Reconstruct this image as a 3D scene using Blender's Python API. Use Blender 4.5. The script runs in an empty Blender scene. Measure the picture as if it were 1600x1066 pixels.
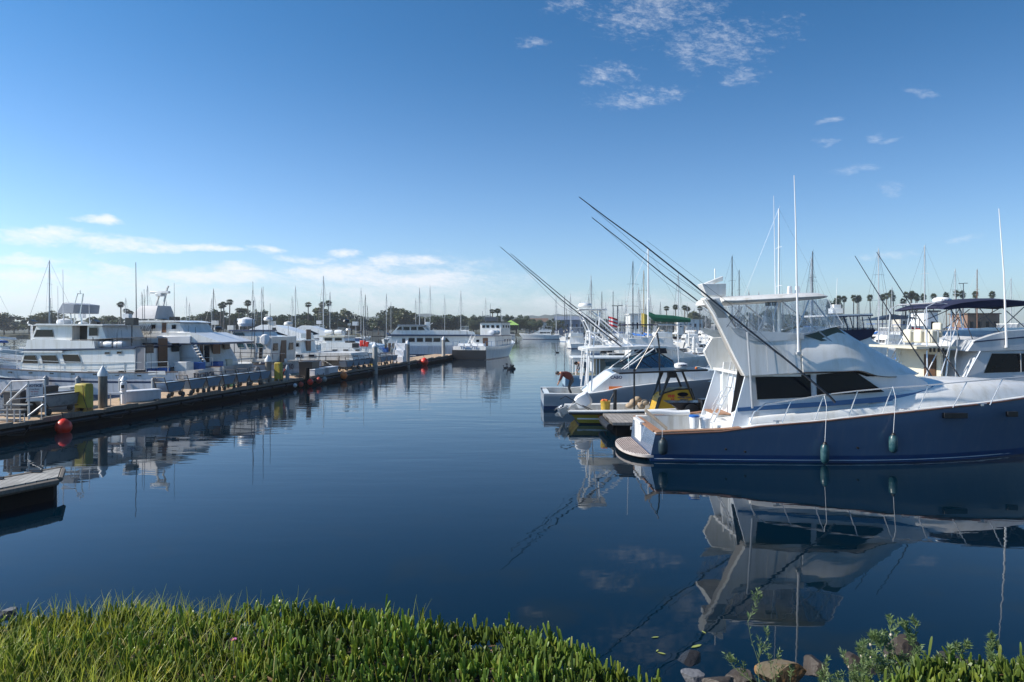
import bpy, bmesh, math, random
from mathutils import Vector, Matrix
R = math.radians
rnd = random.Random(7)
S = bpy.context.scene
COL = S.collection
HC = 3.8            # eye height above the water
FX = 1067.0         # focal length in photo pixels (24 mm equivalent)
# ------------------------------------------------------------------ camera
cd = bpy.data.cameras.new("camera"); cam = bpy.data.objects.new("camera", cd); COL.objects.link(cam)
cam.location = (0, 0, HC); cam.rotation_euler = (R(90), 0, 0)
cd.sensor_width = 36.0; cd.lens = 24.0; cd.shift_y = -21 / 1600.0
cd.clip_start = 0.05; cd.clip_end = 6000
S.camera = cam
# ------------------------------------------------------------------ light
SUN_AZ, SUN_EL = -93.0, 36.0       # azimuth from +Y, negative = left
sd = bpy.data.lights.new("sun", 'SUN'); so = bpy.data.objects.new("sun", sd); COL.objects.link(so)
sd.energy = 5.0; sd.angle = R(0.5); sd.color = (1.0, 0.93, 0.83)
_d = Vector((math.sin(R(SUN_AZ)) * math.cos(R(SUN_EL)), math.cos(R(SUN_AZ)) * math.cos(R(SUN_EL)), math.sin(R(SUN_EL))))
so.rotation_euler = _d.to_track_quat('Z', 'Y').to_euler()
S.view_settings.view_transform = 'Standard'; S.view_settings.look = 'None'
S.view_settings.exposure = 0.42; S.view_settings.gamma = 1.0
# ------------------------------------------------------------------ node helpers
def N(nt, t, **kw):
    n = nt.nodes.new(t)
    for k, v in kw.items():
        if k.startswith('i_'):
            n.inputs[k[2:].replace('_', ' ')].default_value = v
        else: setattr(n, k, v)
    return n
def mth(nt, op, a, b=None, c=None, clamp=False):
    n = nt.nodes.new('ShaderNodeMath'); n.operation = op; n.use_clamp = clamp
    for i, v in enumerate((a, b, c)):
        if v is None: continue
        if isinstance(v, (int, float)): n.inputs[i].default_value = v
        else: nt.links.new(v, n.inputs[i])
    return n.outputs[0]
def mix(nt, f, a, b):
    n = nt.nodes.new('ShaderNodeMix'); n.data_type = 'RGBA'
    for s, v in ((n.inputs[0], f), (n.inputs[6], a), (n.inputs[7], b)):
        if isinstance(v, (int, float)): s.default_value = v
        elif isinstance(v, tuple): s.default_value = (*v, 1) if len(v) == 3 else v
        else: nt.links.new(v, s)
    return n.outputs[2]
def smooth(nt, v, lo, hi):
    n = nt.nodes.new('ShaderNodeMapRange'); n.interpolation_type = 'SMOOTHSTEP'
    nt.links.new(v, n.inputs[0]); n.inputs[1].default_value = lo; n.inputs[2].default_value = hi
    return n.outputs[0]
# ------------------------------------------------------------------ sky (world)
W = bpy.data.worlds.new("World"); S.world = W; W.use_nodes = True
nt = W.node_tree; nt.nodes.clear()
out = N(nt, 'ShaderNodeOutputWorld'); bg = N(nt, 'ShaderNodeBackground')
sky = N(nt, 'ShaderNodeTexSky', sky_type='NISHITA', sun_disc=False)
sky.sun_elevation = R(SUN_EL); sky.sun_rotation = R(SUN_AZ); sky.altitude = 0
sky.air_density = 1.0; sky.dust_density = 0.35; sky.ozone_density = 1.6
tc = N(nt, 'ShaderNodeTexCoord'); sep = N(nt, 'ShaderNodeSeparateXYZ')
nt.links.new(tc.outputs['Generated'], sep.inputs[0])
X, Y, Z = sep.outputs
az = mth(nt, 'ARCTAN2', X, Y); el = mth(nt, 'ARCSINE', Z)
def cloud_noise(sx, sy, scale, detail, rough, rot=0.0, off=0.0):
    ax = mth(nt, 'ADD', mth(nt, 'MULTIPLY', az, math.cos(rot)), mth(nt, 'MULTIPLY', el, math.sin(rot)))
    ey = mth(nt, 'SUBTRACT', mth(nt, 'MULTIPLY', el, math.cos(rot)), mth(nt, 'MULTIPLY', az, math.sin(rot)))
    cb = N(nt, 'ShaderNodeCombineXYZ')
    nt.links.new(mth(nt, 'MULTIPLY', ax, sx), cb.inputs[0]); nt.links.new(mth(nt, 'MULTIPLY', ey, sy), cb.inputs[1])
    cb.inputs[2].default_value = off
    no = N(nt, 'ShaderNodeTexNoise'); no.inputs['Scale'].default_value = scale
    no.inputs['Detail'].default_value = detail; no.inputs['Roughness'].default_value = rough
    no.inputs['Distortion'].default_value = 0.3
    nt.links.new(cb.outputs[0], no.inputs['Vector'])
    return no.outputs['Fac']
def px2dir(px, py):
    a = math.atan((px - 800) / FX); return a, math.atan((512 - py) / FX * math.cos(a))
w1 = cloud_noise(7, 16, 1.0, 4, .55, 0.0, 21.0); w2 = cloud_noise(9, 20, 1.0, 4, .55, 0.0, 33.0)
azw = mth(nt, 'ADD', az, mth(nt, 'MULTIPLY', mth(nt, 'SUBTRACT', w1, .5), .16)); elw = mth(nt, 'ADD', el, mth(nt, 'MULTIPLY', mth(nt, 'SUBTRACT', w2, .5), .035))
def blob(px, py, wx, wy, soft=1.0):
    a, e = px2dir(px, py)
    dx = mth(nt, 'DIVIDE', mth(nt, 'SUBTRACT', azw, a), wx * (1.2 if py > 330 else 1.1) / FX)
    dy = mth(nt, 'DIVIDE', mth(nt, 'SUBTRACT', elw, e), wy * (1.35 if py > 330 else 1.1) / FX)
    r2 = mth(nt, 'ADD', mth(nt, 'MULTIPLY', dx, dx), mth(nt, 'MULTIPLY', dy, dy))
    return mth(nt, 'SUBTRACT', 1.0, mth(nt, 'MULTIPLY', r2, soft), clamp=True)
def amax(vs):
    o = vs[0]
    for v in vs[1:]: o = mth(nt, 'MAXIMUM', o, v)
    return o
wisp = cloud_noise(9, 34, 1.3, 7, 0.6, 0.0, 3.0)
puff = cloud_noise(26, 60, 1.6, 8, 0.66, -0.3, 9.0)
fine = cloud_noise(60, 150, 1.5, 8, 0.7, -0.12, 5.0)
fw = smooth(nt, wisp, 0.30, 0.66); fp = smooth(nt, puff, 0.34, 0.62); ff = smooth(nt, fine, 0.36, 0.6)
low = amax([blob(55, 370, 95, 13), blob(190, 380, 62, 12), blob(168, 345, 42, 8), blob(52, 405, 60, 11),
            blob(345, 432, 110, 15), blob(185, 425, 60, 14), blob(405, 388, 36, 9), blob(310, 388, 66, 7),
            blob(536, 396, 34, 9), blob(600, 412, 50, 16), blob(560, 432, 140, 22), blob(690, 430, 90, 16), blob(470, 405, 60, 10), blob(250, 388, 40, 6), blob(380, 436, 90, 12), blob(660, 408, 60, 9), blob(480, 430, 60, 12), blob(640, 440, 120, 14), blob(25, 432, 80, 12)])
lowb = amax([blob(620, 452, 300, 56), blob(150, 468, 460, 44), blob(20, 455, 330, 54), blob(980, 480, 300, 26)])
hi = amax([blob(1030, 15, 170, 60), blob(1120, 70, 170, 56), blob(935, 118, 80, 34), blob(850, 68, 54, 17),
           blob(990, 148, 130, 24), blob(1180, 120, 70, 24), blob(880, 8, 70, 20)])
rt = amax([blob(1345, 264, 66, 10), blob(1390, 210, 22, 10), blob(1425, 150, 30, 10), blob(1400, 296, 22, 14),
           blob(1290, 190, 24, 6), blob(1425, 212, 26, 7), blob(1295, 222, 26, 6), blob(1380, 398, 50, 8), blob(1490, 372, 24, 5)])
def ero(b, noise, k, lo, hi): return smooth(nt, mth(nt, 'ADD', noise, mth(nt, 'MULTIPLY', mth(nt, 'SUBTRACT', b, 1.0), k)), lo, hi)
n1 = mth(nt, 'ADD', mth(nt, 'MULTIPLY', wisp, 0.55), mth(nt, 'MULTIPLY', fine, 0.45))
c1 = mth(nt, 'MULTIPLY', ero(low, n1, .46, .20, .62), .90)
c2 = mth(nt, 'MULTIPLY', ero(lowb, n1, .44, .25, .66), .66)
n2 = mth(nt, 'ADD', mth(nt, 'MULTIPLY', puff, 0.5), mth(nt, 'MULTIPLY', fine, 0.5))
c3 = mth(nt, 'MULTIPLY', ero(hi, n2, .42, .36, .74), .46)
c4 = mth(nt, 'MULTIPLY', ero(rt, n2, .36, .33, .70), .30)
cl = mth(nt, 'MAXIMUM', mth(nt, 'MAXIMUM', c1, c2), mth(nt, 'MAXIMUM', c3, c4), clamp=True)
tint = mix(nt, smooth(nt, el, -0.02, 0.46), (1.11, 1.35, 1.69), (0.30, 0.84, 1.24))
azf = mth(nt, 'SUBTRACT', 1.07, mth(nt, 'MULTIPLY', az, .20)); azc = N(nt, 'ShaderNodeCombineXYZ')
for k_ in range(3): nt.links.new(azf, azc.inputs[k_])
tz_ = nt.nodes.new('ShaderNodeMix'); tz_.data_type = 'RGBA'; tz_.blend_type = 'MULTIPLY'; tz_.inputs[0].default_value = 1
nt.links.new(tint, tz_.inputs[6]); nt.links.new(azc.outputs[0], tz_.inputs[7]); tint = tz_.outputs[2]
tm_ = nt.nodes.new('ShaderNodeMix'); tm_.data_type = 'RGBA'; tm_.blend_type = 'MULTIPLY'; tm_.inputs[0].default_value = 1
nt.links.new(sky.outputs[0], tm_.inputs[6]); nt.links.new(tint, tm_.inputs[7])
skyc = mix(nt, cl, tm_.outputs[2], (10.9, 11.1, 11.6))
nt.links.new(skyc, bg.inputs[0]); bg.inputs[1].default_value = 0.072
nt.links.new(bg.outputs[0], out.inputs[0])
# ------------------------------------------------------------------ materials
MATS = {}
def M(name, col, rough=0.45, metal=0.0, var=0.12, scale=1.5, bump=0.0, bscale=40, coat=0.0, spec=0.5, streak=False, dirt=None):
    if name in MATS: return MATS[name]
    m = bpy.data.materials.new(name); m.use_nodes = True; t = m.node_tree
    b = t.nodes['Principled BSDF']
    b.inputs['Roughness'].default_value = rough; b.inputs['Metallic'].default_value = metal
    b.inputs['Specular IOR Level'].default_value = spec
    b.inputs['Coat Weight'].default_value = coat
    c = t.nodes.new('ShaderNodeTexCoord'); mp = t.nodes.new('ShaderNodeMapping')
    t.links.new(c.outputs['Object'], mp.inputs[0])
    if streak: mp.inputs['Scale'].default_value = (3.0, 3.0, 0.35)
    n = t.nodes.new('ShaderNodeTexNoise'); n.inputs['Scale'].default_value = scale; n.inputs['Detail'].default_value = 6
    n.inputs['Roughness'].default_value = 0.65
    t.links.new(mp.outputs[0], n.inputs['Vector'])
    d = dirt or tuple(x * (1 - var * 2.2) for x in col)
    f = smooth(t, n.outputs['Fac'], 0.42, 0.78)
    t.links.new(mix(t, f, col, d), b.inputs['Base Color'])
    if bump:
        n2 = t.nodes.new('ShaderNodeTexNoise'); n2.inputs['Scale'].default_value = bscale; n2.inputs['Detail'].default_value = 4
        t.links.new(c.outputs['Object'], n2.inputs['Vector'])
        bp = t.nodes.new('ShaderNodeBump'); bp.inputs['Strength'].default_value = bump; bp.inputs['Distance'].default_value = 0.01
        t.links.new(n2.outputs['Fac'], bp.inputs['Height']); t.links.new(bp.outputs[0], b.inputs['Normal'])
    MATS[name] = m; return m
white = M('white_gelcoat', (.78, .78, .76), .28, coat=.3, var=.06, streak=True, scale=1.2, dirt=(.62, .6, .54))
cream = M('cream_gelcoat', (.66, .62, .5), .35, var=.08)
offw = M('aged_white', (.66, .66, .64), .45, var=.1, streak=True, dirt=(.45, .42, .36))
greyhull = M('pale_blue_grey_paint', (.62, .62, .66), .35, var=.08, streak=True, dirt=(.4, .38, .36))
bluehull = M('slate_blue_paint', (.105, .150, .225), .22, coat=.3, var=.05, streak=True, dirt=(.125, .165, .23))
navy = M('navy_paint', (.012, .03, .085), .3, var=.1)
stripeb = M('blue_stripe', (.05, .14, .30), .35, var=.1)
black = M('black_rubber', (.012, .012, .013), .5, var=.2)
blackp = M('black_paint', (.015, .015, .017), .35, var=.15)
antif = M('antifouling', (.015, .022, .03), .8, var=.3, scale=6)
alu = M('aluminium', (.55, .56, .57), .4, metal=.35, var=.1)
steel = M('polished_steel', (.72, .72, .72), .25, metal=.5, var=.05)
dkalu = M('dark_anodised_tube', (.07, .08, .10), .4, metal=.5, var=.1)
glassd = M('dark_glass', (.004, .006, .012), .08, var=.1, spec=.22)
glassb = M('tinted_glass', (.03, .09, .11), .04, var=.3, scale=2.5, spec=.9)
teak = M('weathered_teak', (.33, .17, .09), .6, var=.25, scale=9, streak=False, bump=.2)
grpgrey = M('grey_deck', (.33, .34, .35), .7, var=.15)
canvasn = M('navy_canvas', (.012, .016, .05), .85, var=.2, bump=.5, bscale=7)
canvasb = M('bright_blue_canvas', (.025, .12, .38), .8, var=.15, bump=.4, bscale=7)
canvast = M('teal_canvas', (.05, .22, .34), .8, var=.15, bump=.4, bscale=7)
canvasg = M('grey_canvas', (.34, .37, .40), .85, var=.15, bump=.5, bscale=7)
canvasgr = M('green_canvas', (.008, .11, .06), .8, var=.2, bump=.5, bscale=9)
canvasw = M('white_canvas', (.74, .75, .76), .8, var=.12, bump=.4, bscale=8)
yellow = M('mustard_paint', (.50, .30, .02), .4, var=.08, scale=4)
yellowb = M('yellow_plastic', (.42, .36, .04), .5, var=.15, scale=5, dirt=(.36, .20, .02))
redp = M('red_buoy_plastic', (.80, .035, .012), .38, var=.08, scale=3)
redd = M('dull_red', (.45, .05, .03), .6, var=.2)
orange = M('orange_plastic', (.75, .18, .03), .5, var=.15)
woodp = M('weathered_timber', (.22, .19, .155), .85, var=.25, scale=7, streak=True, bump=.5, bscale=18)
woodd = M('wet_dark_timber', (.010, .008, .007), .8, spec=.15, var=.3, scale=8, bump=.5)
plastw = M('white_plastic', (.76, .77, .78), .4, var=.05)
plastb = M('blue_plastic', (.02, .12, .42), .4, var=.1)
cartb = M('pale_blue_fibreglass', (.20, .30, .42), .5, var=.2, scale=4, dirt=(.22, .26, .28))
concr = M('grey_concrete', (.40, .39, .36), .9, var=.2, scale=3, bump=.3)
skin = M('skin', (.42, .22, .14), .55, var=.05)
hair = M('dark_hair', (.012, .01, .009), .6, var=.2)
clothg = M('grey_cloth', (.20, .20, .22), .9, var=.2, scale=9, bump=.4, bscale=22)
clothr = M('dark_red_cloth', (.075, .014, .013), .9, var=.3, scale=5, bump=.4, bscale=22)
clothk = M('black_cloth', (.02, .024, .03), .9, var=.3, scale=6, bump=.4, bscale=22)
inkb = M('dark_blue_ink', (.02, .03, .10), .5, var=0)
inkr = M('red_ink', (.55, .02, .02), .5, var=0)
pantsk = M('denim', (.05, .07, .11), .9, var=.2)
def plank_mat(name, c1, c2, pw, ang=0.0, rough=.85, gap=(.03, .025, .02)):
    m = bpy.data.materials.new(name); m.use_nodes = True; t = m.node_tree; b = t.nodes['Principled BSDF']
    c = t.nodes.new('ShaderNodeTexCoord'); mp = t.nodes.new('ShaderNodeMapping'); mp.inputs['Rotation'].default_value = (0, 0, ang)
    t.links.new(c.outputs['Object'], mp.inputs[0])
    br = t.nodes.new('ShaderNodeTexBrick'); br.inputs['Scale'].default_value = 1
    br.inputs['Brick Width'].default_value = 60; br.inputs['Row Height'].default_value = pw
    br.inputs['Mortar Size'].default_value = pw * .05; br.inputs['Bias'].default_value = 0
    br.inputs['Color1'].default_value = (*c1, 1); br.inputs['Color2'].default_value = (*c2, 1); br.inputs['Mortar'].default_value = (*gap, 1)
    t.links.new(mp.outputs[0], br.inputs['Vector'])
    n = t.nodes.new('ShaderNodeTexNoise'); n.inputs['Scale'].default_value = 3; n.inputs['Detail'].default_value = 8
    t.links.new(c.outputs['Object'], n.inputs['Vector'])
    t.links.new(mix(t, smooth(t, n.outputs['Fac'], .35, .75), br.outputs[0], tuple(x * .55 for x in c1)), b.inputs['Base Color'])
    b.inputs['Roughness'].default_value = rough
    return m
deckt = plank_mat('tan_dock_planks', (.60, .42, .26), (.50, .35, .22), .14)
deckg = plank_mat('grey_dock_planks', (.30, .285, .26), (.23, .22, .20), .15)
def vinyl_mat():
    m = bpy.data.materials.new('clear_vinyl'); m.use_nodes = True; t = m.node_tree; t.nodes.clear()
    o = t.nodes.new('ShaderNodeOutputMaterial'); tr = t.nodes.new('ShaderNodeBsdfTransparent'); g = t.nodes.new('ShaderNodeBsdfGlossy')
    df = t.nodes.new('ShaderNodeBsdfDiffuse'); df.inputs[0].default_value = (.7, .72, .76, 1)
    tr.inputs[0].default_value = (.86, .88, .92, 1); g.inputs['Roughness'].default_value = .12
    c = t.nodes.new('ShaderNodeTexCoord'); mp = t.nodes.new('ShaderNodeMapping'); mp.inputs['Scale'].default_value = (5, 5, 1.1)
    n = t.nodes.new('ShaderNodeTexNoise'); n.inputs['Scale'].default_value = 1.3; n.inputs['Detail'].default_value = 4; n.inputs['Distortion'].default_value = 1.2
    t.links.new(c.outputs['Object'], mp.inputs[0]); t.links.new(mp.outputs[0], n.inputs['Vector'])
    bp = t.nodes.new('ShaderNodeBump'); bp.inputs['Strength'].default_value = .8; bp.inputs['Distance'].default_value = .06
    t.links.new(n.outputs['Fac'], bp.inputs['Height']); t.links.new(bp.outputs[0], g.inputs['Normal'])
    m1 = t.nodes.new('ShaderNodeMixShader'); t.links.new(mth(t, 'ADD', .08, mth(t, 'MULTIPLY', smooth(t, n.outputs['Fac'], .45, .72), .42)), m1.inputs[0])
    t.links.new(tr.outputs[0], m1.inputs[1]); t.links.new(df.outputs[0], m1.inputs[2])
    m2 = t.nodes.new('ShaderNodeMixShader'); m2.inputs[0].default_value = .12
    t.links.new(m1.outputs[0], m2.inputs[1]); t.links.new(g.outputs[0], m2.inputs[2]); t.links.new(m2.outputs[0], o.inputs[0])
    return m
vinyl = vinyl_mat()
def glass_thin():
    m = bpy.data.materials.new('clear_blue_glass'); m.use_nodes = True; t = m.node_tree; t.nodes.clear()
    o = t.nodes.new('ShaderNodeOutputMaterial'); tr = t.nodes.new('ShaderNodeBsdfTransparent'); g = t.nodes.new('ShaderNodeBsdfGlossy')
    tr.inputs[0].default_value = (.35, .55, .60, 1); g.inputs['Roughness'].default_value = .03; g.inputs[0].default_value = (.8, .9, 1, 1)
    m2 = t.nodes.new('ShaderNodeMixShader'); m2.inputs[0].default_value = .3
    t.links.new(tr.outputs[0], m2.inputs[1]); t.links.new(g.outputs[0], m2.inputs[2]); t.links.new(m2.outputs[0], o.inputs[0])
    return m
glasst = glass_thin()
def leaf_mat(name, c1, c2, trans=.35, rough=.5, c3=None, patch=None):
    m = bpy.data.materials.new(name); m.use_nodes = True; t = m.node_tree; t.nodes.clear()
    o = t.nodes.new('ShaderNodeOutputMaterial'); g = t.nodes.new('ShaderNodeNewGeometry')
    c = mix(t, g.outputs['Random Per Island'], c1, c2)
    if c3:
        c = mix(t, smooth(t, mth(t, 'FRACT', mth(t, 'MULTIPLY', g.outputs['Random Per Island'], 17.3)), .86, .93), c, c3)
    if patch:
        n = t.nodes.new('ShaderNodeTexNoise'); n.inputs['Scale'].default_value = patch; n.inputs['Detail'].default_value = 3
        t.links.new(g.outputs['Position'], n.inputs['Vector'])
        c = mix(t, smooth(t, n.outputs['Fac'], .38, .62), c, tuple(x * y for x, y in zip(c1, (1.0, .85, .8))))
        n3 = t.nodes.new('ShaderNodeTexNoise'); n3.inputs['Scale'].default_value = patch * 2.3; n3.inputs['Detail'].default_value = 3
        t.links.new(g.outputs['Position'], n3.inputs['Vector'])
        c = mix(t, mth(t, 'MULTIPLY', smooth(t, n3.outputs['Fac'], .56, .70), .6), c, tuple(x * y for x, y in zip(c2, (1.6, 1.25, 1.0))))
    p = t.nodes.new('ShaderNodeBsdfPrincipled'); p.inputs['Roughness'].default_value = rough
    t.links.new(c, p.inputs['Base Color']); tl = t.nodes.new('ShaderNodeBsdfTranslucent'); t.links.new(c, tl.inputs[0])
    mx = t.nodes.new('ShaderNodeMixShader'); mx.inputs[0].default_value = trans
    t.links.new(p.outputs[0], mx.inputs[1]); t.links.new(tl.outputs[0], mx.inputs[2]); t.links.new(mx.outputs[0], o.inputs[0])
    return m
leaf1 = leaf_mat('dark_foliage', (.030, .050, .018), (.07, .10, .035), .3)
leaf2 = leaf_mat('olive_foliage', (.06, .08, .03), (.12, .13, .055), .3)
palml = leaf_mat('palm_fronds', (.05, .07, .03), (.12, .14, .06), .25)
bark = M('bark', (.16, .13, .10), .9, var=.2, scale=4)
# ------------------------------------------------------------------ mesh kit
class MB:
    def __init__(s): s.v = []; s.f = []; s.m = []; s.k = 0
    def add(s, vs, fs, k=None):
        o = len(s.v); s.v += [tuple(v) for v in vs]
        for f in fs: s.f.append([i + o for i in f]); s.m.append(s.k if k is None else k)
        return s
    def box(s, c, d, rz=0, k=None, ry=0, taper=1.0):
        hx, hy, hz = d[0] / 2, d[1] / 2, d[2] / 2
        vs = [Vector((sx * hx * (taper if sz > 0 else 1), sy * hy * (taper if sz > 0 else 1), sz * hz)) for sz in (-1, 1) for sx, sy in ((-1, -1), (1, -1), (1, 1), (-1, 1))]
        if ry: vs = [Matrix.Rotation(ry, 3, 'Y') @ v for v in vs]
        if rz: vs = [Matrix.Rotation(rz, 3, 'Z') @ v for v in vs]
        vs = [v + Vector(c) for v in vs]
        return s.add(vs, [(3, 2, 1, 0), (4, 5, 6, 7), (0, 1, 5, 4), (1, 2, 6, 5), (2, 3, 7, 6), (3, 0, 4, 7)], k)
    def ext(s, pts, d, k=None):
        n = len(pts); d = Vector(d); p = [Vector(q) for q in pts]
        return s.add(p + [q + d for q in p], [list(range(n))[::-1], list(range(n, 2 * n))] + [(i, (i + 1) % n, n + (i + 1) % n, n + i) for i in range(n)], k)
    def tube(s, pts, r, n=6, r1=None, k=None, cap=True):
        p = [Vector(q) for q in pts]; m = len(p); vs = []; up = None
        for i in range(m):
            t = (p[min(i + 1, m - 1)] - p[max(i - 1, 0)]).normalized()
            a = t.orthogonal().normalized() if up is None else (up - up.dot(t) * t).normalized()
            up = a; b = t.cross(a)
            rr = r if r1 is None else r + (r1 - r) * i / (m - 1)
            if isinstance(r, (list, tuple)): rr = r[i]
            for j in range(n):
                w = 2 * math.pi * j / n; vs.append(p[i] + (a * math.cos(w) + b * math.sin(w)) * rr)
        fs = [(i * n + j, i * n + (j + 1) % n, (i + 1) * n + (j + 1) % n, (i + 1) * n + j) for i in range(m - 1) for j in range(n)]
        if cap: fs += [list(range(n))[::-1], list(range((m - 1) * n, m * n))]
        return s.add(vs, fs, k)
    def loft(s, rings, cap=True, k=None, closed=True, kf=None):
        n = len(rings[0]); vs = [v for r_ in rings for v in r_]; o = len(s.f)
        J = n if closed else n - 1
        fs = [(i * n + j, i * n + (j + 1) % n, (i + 1) * n + (j + 1) % n, (i + 1) * n + j) for i in range(len(rings) - 1) for j in range(J)]
        if cap: fs += [list(range(n))[::-1], list(range((len(rings) - 1) * n, len(rings) * n))]
        s.add(vs, fs, k)
        if kf:
            q = o
            for i in range(len(rings) - 1):
                for j in range(J): s.m[q] = kf(i, j); q += 1
        return s
    def lathe(s, prof, c, n=14, k=None, axis='Z'):
        c = Vector(c); rings = []
        for r_, z in prof:
            ring = []
            for j in range(n):
                w = 2 * math.pi * j / n; q = Vector((max(r_, 1e-4) * math.cos(w), max(r_, 1e-4) * math.sin(w), z))
                if axis == 'X': q = Vector((q.z, q.x, q.y))
                if axis == 'Y': q = Vector((q.x, q.z, q.y))
                ring.append(c + q)
            rings.append(ring)
        return s.loft(rings, True, k)
    def ball(s, c, r, n=12, sc=(1, 1, 1), k=None):
        rings = []
        for i in range(1, 9):
            a = math.pi * i / 9 - math.pi / 2
            rings.append([Vector(c) + Vector((math.cos(a) * math.cos(2 * math.pi * j / n) * r * sc[0], math.cos(a) * math.sin(2 * math.pi * j / n) * r * sc[1], math.sin(a) * r * sc[2])) for j in range(n)])
        return s.loft(rings, True, k)
    def build(s, name, mats, parent=None, sm=True, ang=38, bev=0, fix=True):
        me = bpy.data.meshes.new(name); me.from_pydata(s.v, [], s.f)
        if not isinstance(mats, (list, tuple)): mats = [mats]
        for m_ in mats: me.materials.append(m_)
        for p, k in zip(me.polygons, s.m): p.material_index = min(k, len(mats) - 1)
        if fix:
            b = bmesh.new(); b.from_mesh(me); bmesh.ops.recalc_face_normals(b, faces=b.faces); b.to_mesh(me); b.free()
        if sm:
            me.polygons.foreach_set('use_smooth', [True] * len(me.polygons)); me.set_sharp_from_angle(angle=R(ang))
        me.update()
        o = bpy.data.objects.new(name, me); COL.objects.link(o)
        if parent: o.parent = parent
        if bev:
            mo = o.modifiers.new('bevel', 'BEVEL'); mo.width = bev; mo.segments = 2; mo.limit_method = 'ANGLE'; mo.angle_limit = R(40)
        return o
def tag(o, label, cat=None, group=None, kind=None):
    if label: o['label'] = label
    if cat: o['category'] = cat
    if group: o['group'] = group
    if kind: o['kind'] = kind
    return o
def empty(name, loc, rz, label, cat, group=None):
    o = bpy.data.objects.new(name, None); COL.objects.link(o); o.location = loc if len(loc) == 3 else (loc[0], loc[1], 0); o.rotation_euler = (0, 0, rz)
    o.empty_display_size = .3
    return tag(o, label, cat, group)
def copy_tree(o, parent=None):
    c = o.copy(); COL.objects.link(c)
    if parent is not None: c.parent = parent
    for ch in list(o.children): copy_tree(ch, c)
    return c
def text_mb(txt, size, depth=.004, bold=False):
    cu = bpy.data.curves.new('t', 'FONT'); cu.body = txt; cu.size = size; cu.align_x = 'CENTER'; cu.align_y = 'CENTER'
    cu.extrude = depth; cu.resolution_u = 2
    if bold: cu.offset = size * .03
    ob = bpy.data.objects.new('t', cu); COL.objects.link(ob)
    me = bpy.data.meshes.new_from_object(ob)
    mb = MB(); mb.add([v.co for v in me.vertices], [list(p.vertices) for p in me.polygons])
    bpy.data.objects.remove(ob); bpy.data.curves.remove(cu)
    return mb
def put_text(txt, size, org, xdir, updir, mat, name, parent, bold=True):
    mb = text_mb(txt, size, bold=bold); x = Vector(xdir).normalized(); u = Vector(updir).normalized(); nn = x.cross(u)
    mb.v = [tuple(Vector(org) + x * v[0] + u * v[1] + nn * v[2]) for v in mb.v]
    return mb.build(name, mat, parent, sm=False)
def at(px, py, Yd):
    return Vector(((px - 800) / FX * Yd, Yd, HC - (py - 512) / FX * Yd))
class Frame:
    """a boat's own axes: origin stern centre at the waterline, x to the bow, y to port"""
    def __init__(s, loc, rz):
        s.o = Vector((loc[0], loc[1], 0)); s.rz = rz
        s.h = Vector((math.cos(rz), math.sin(rz), 0)); s.l = Vector((-math.sin(rz), math.cos(rz), 0))
    def q(s, px, py, yl):          # where the sight line through a pixel meets the plane y = yl -> (x, z)
        d = Vector(((px - 800) / FX, 1, -(py - 512) / FX)); c = Vector((0, 0, HC))
        p0 = s.o + s.l * yl; t = (p0 - c).dot(s.l) / d.dot(s.l); P = c + d * t
        return (P - s.o).dot(s.h), P.z
    def Q(s, pts, yl): return [s.q(a, b, yl) for a, b in pts]
    def P3(s, px, py, yl):
        x, z = s.q(px, py, yl); return Vector((x, yl, z))
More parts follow.
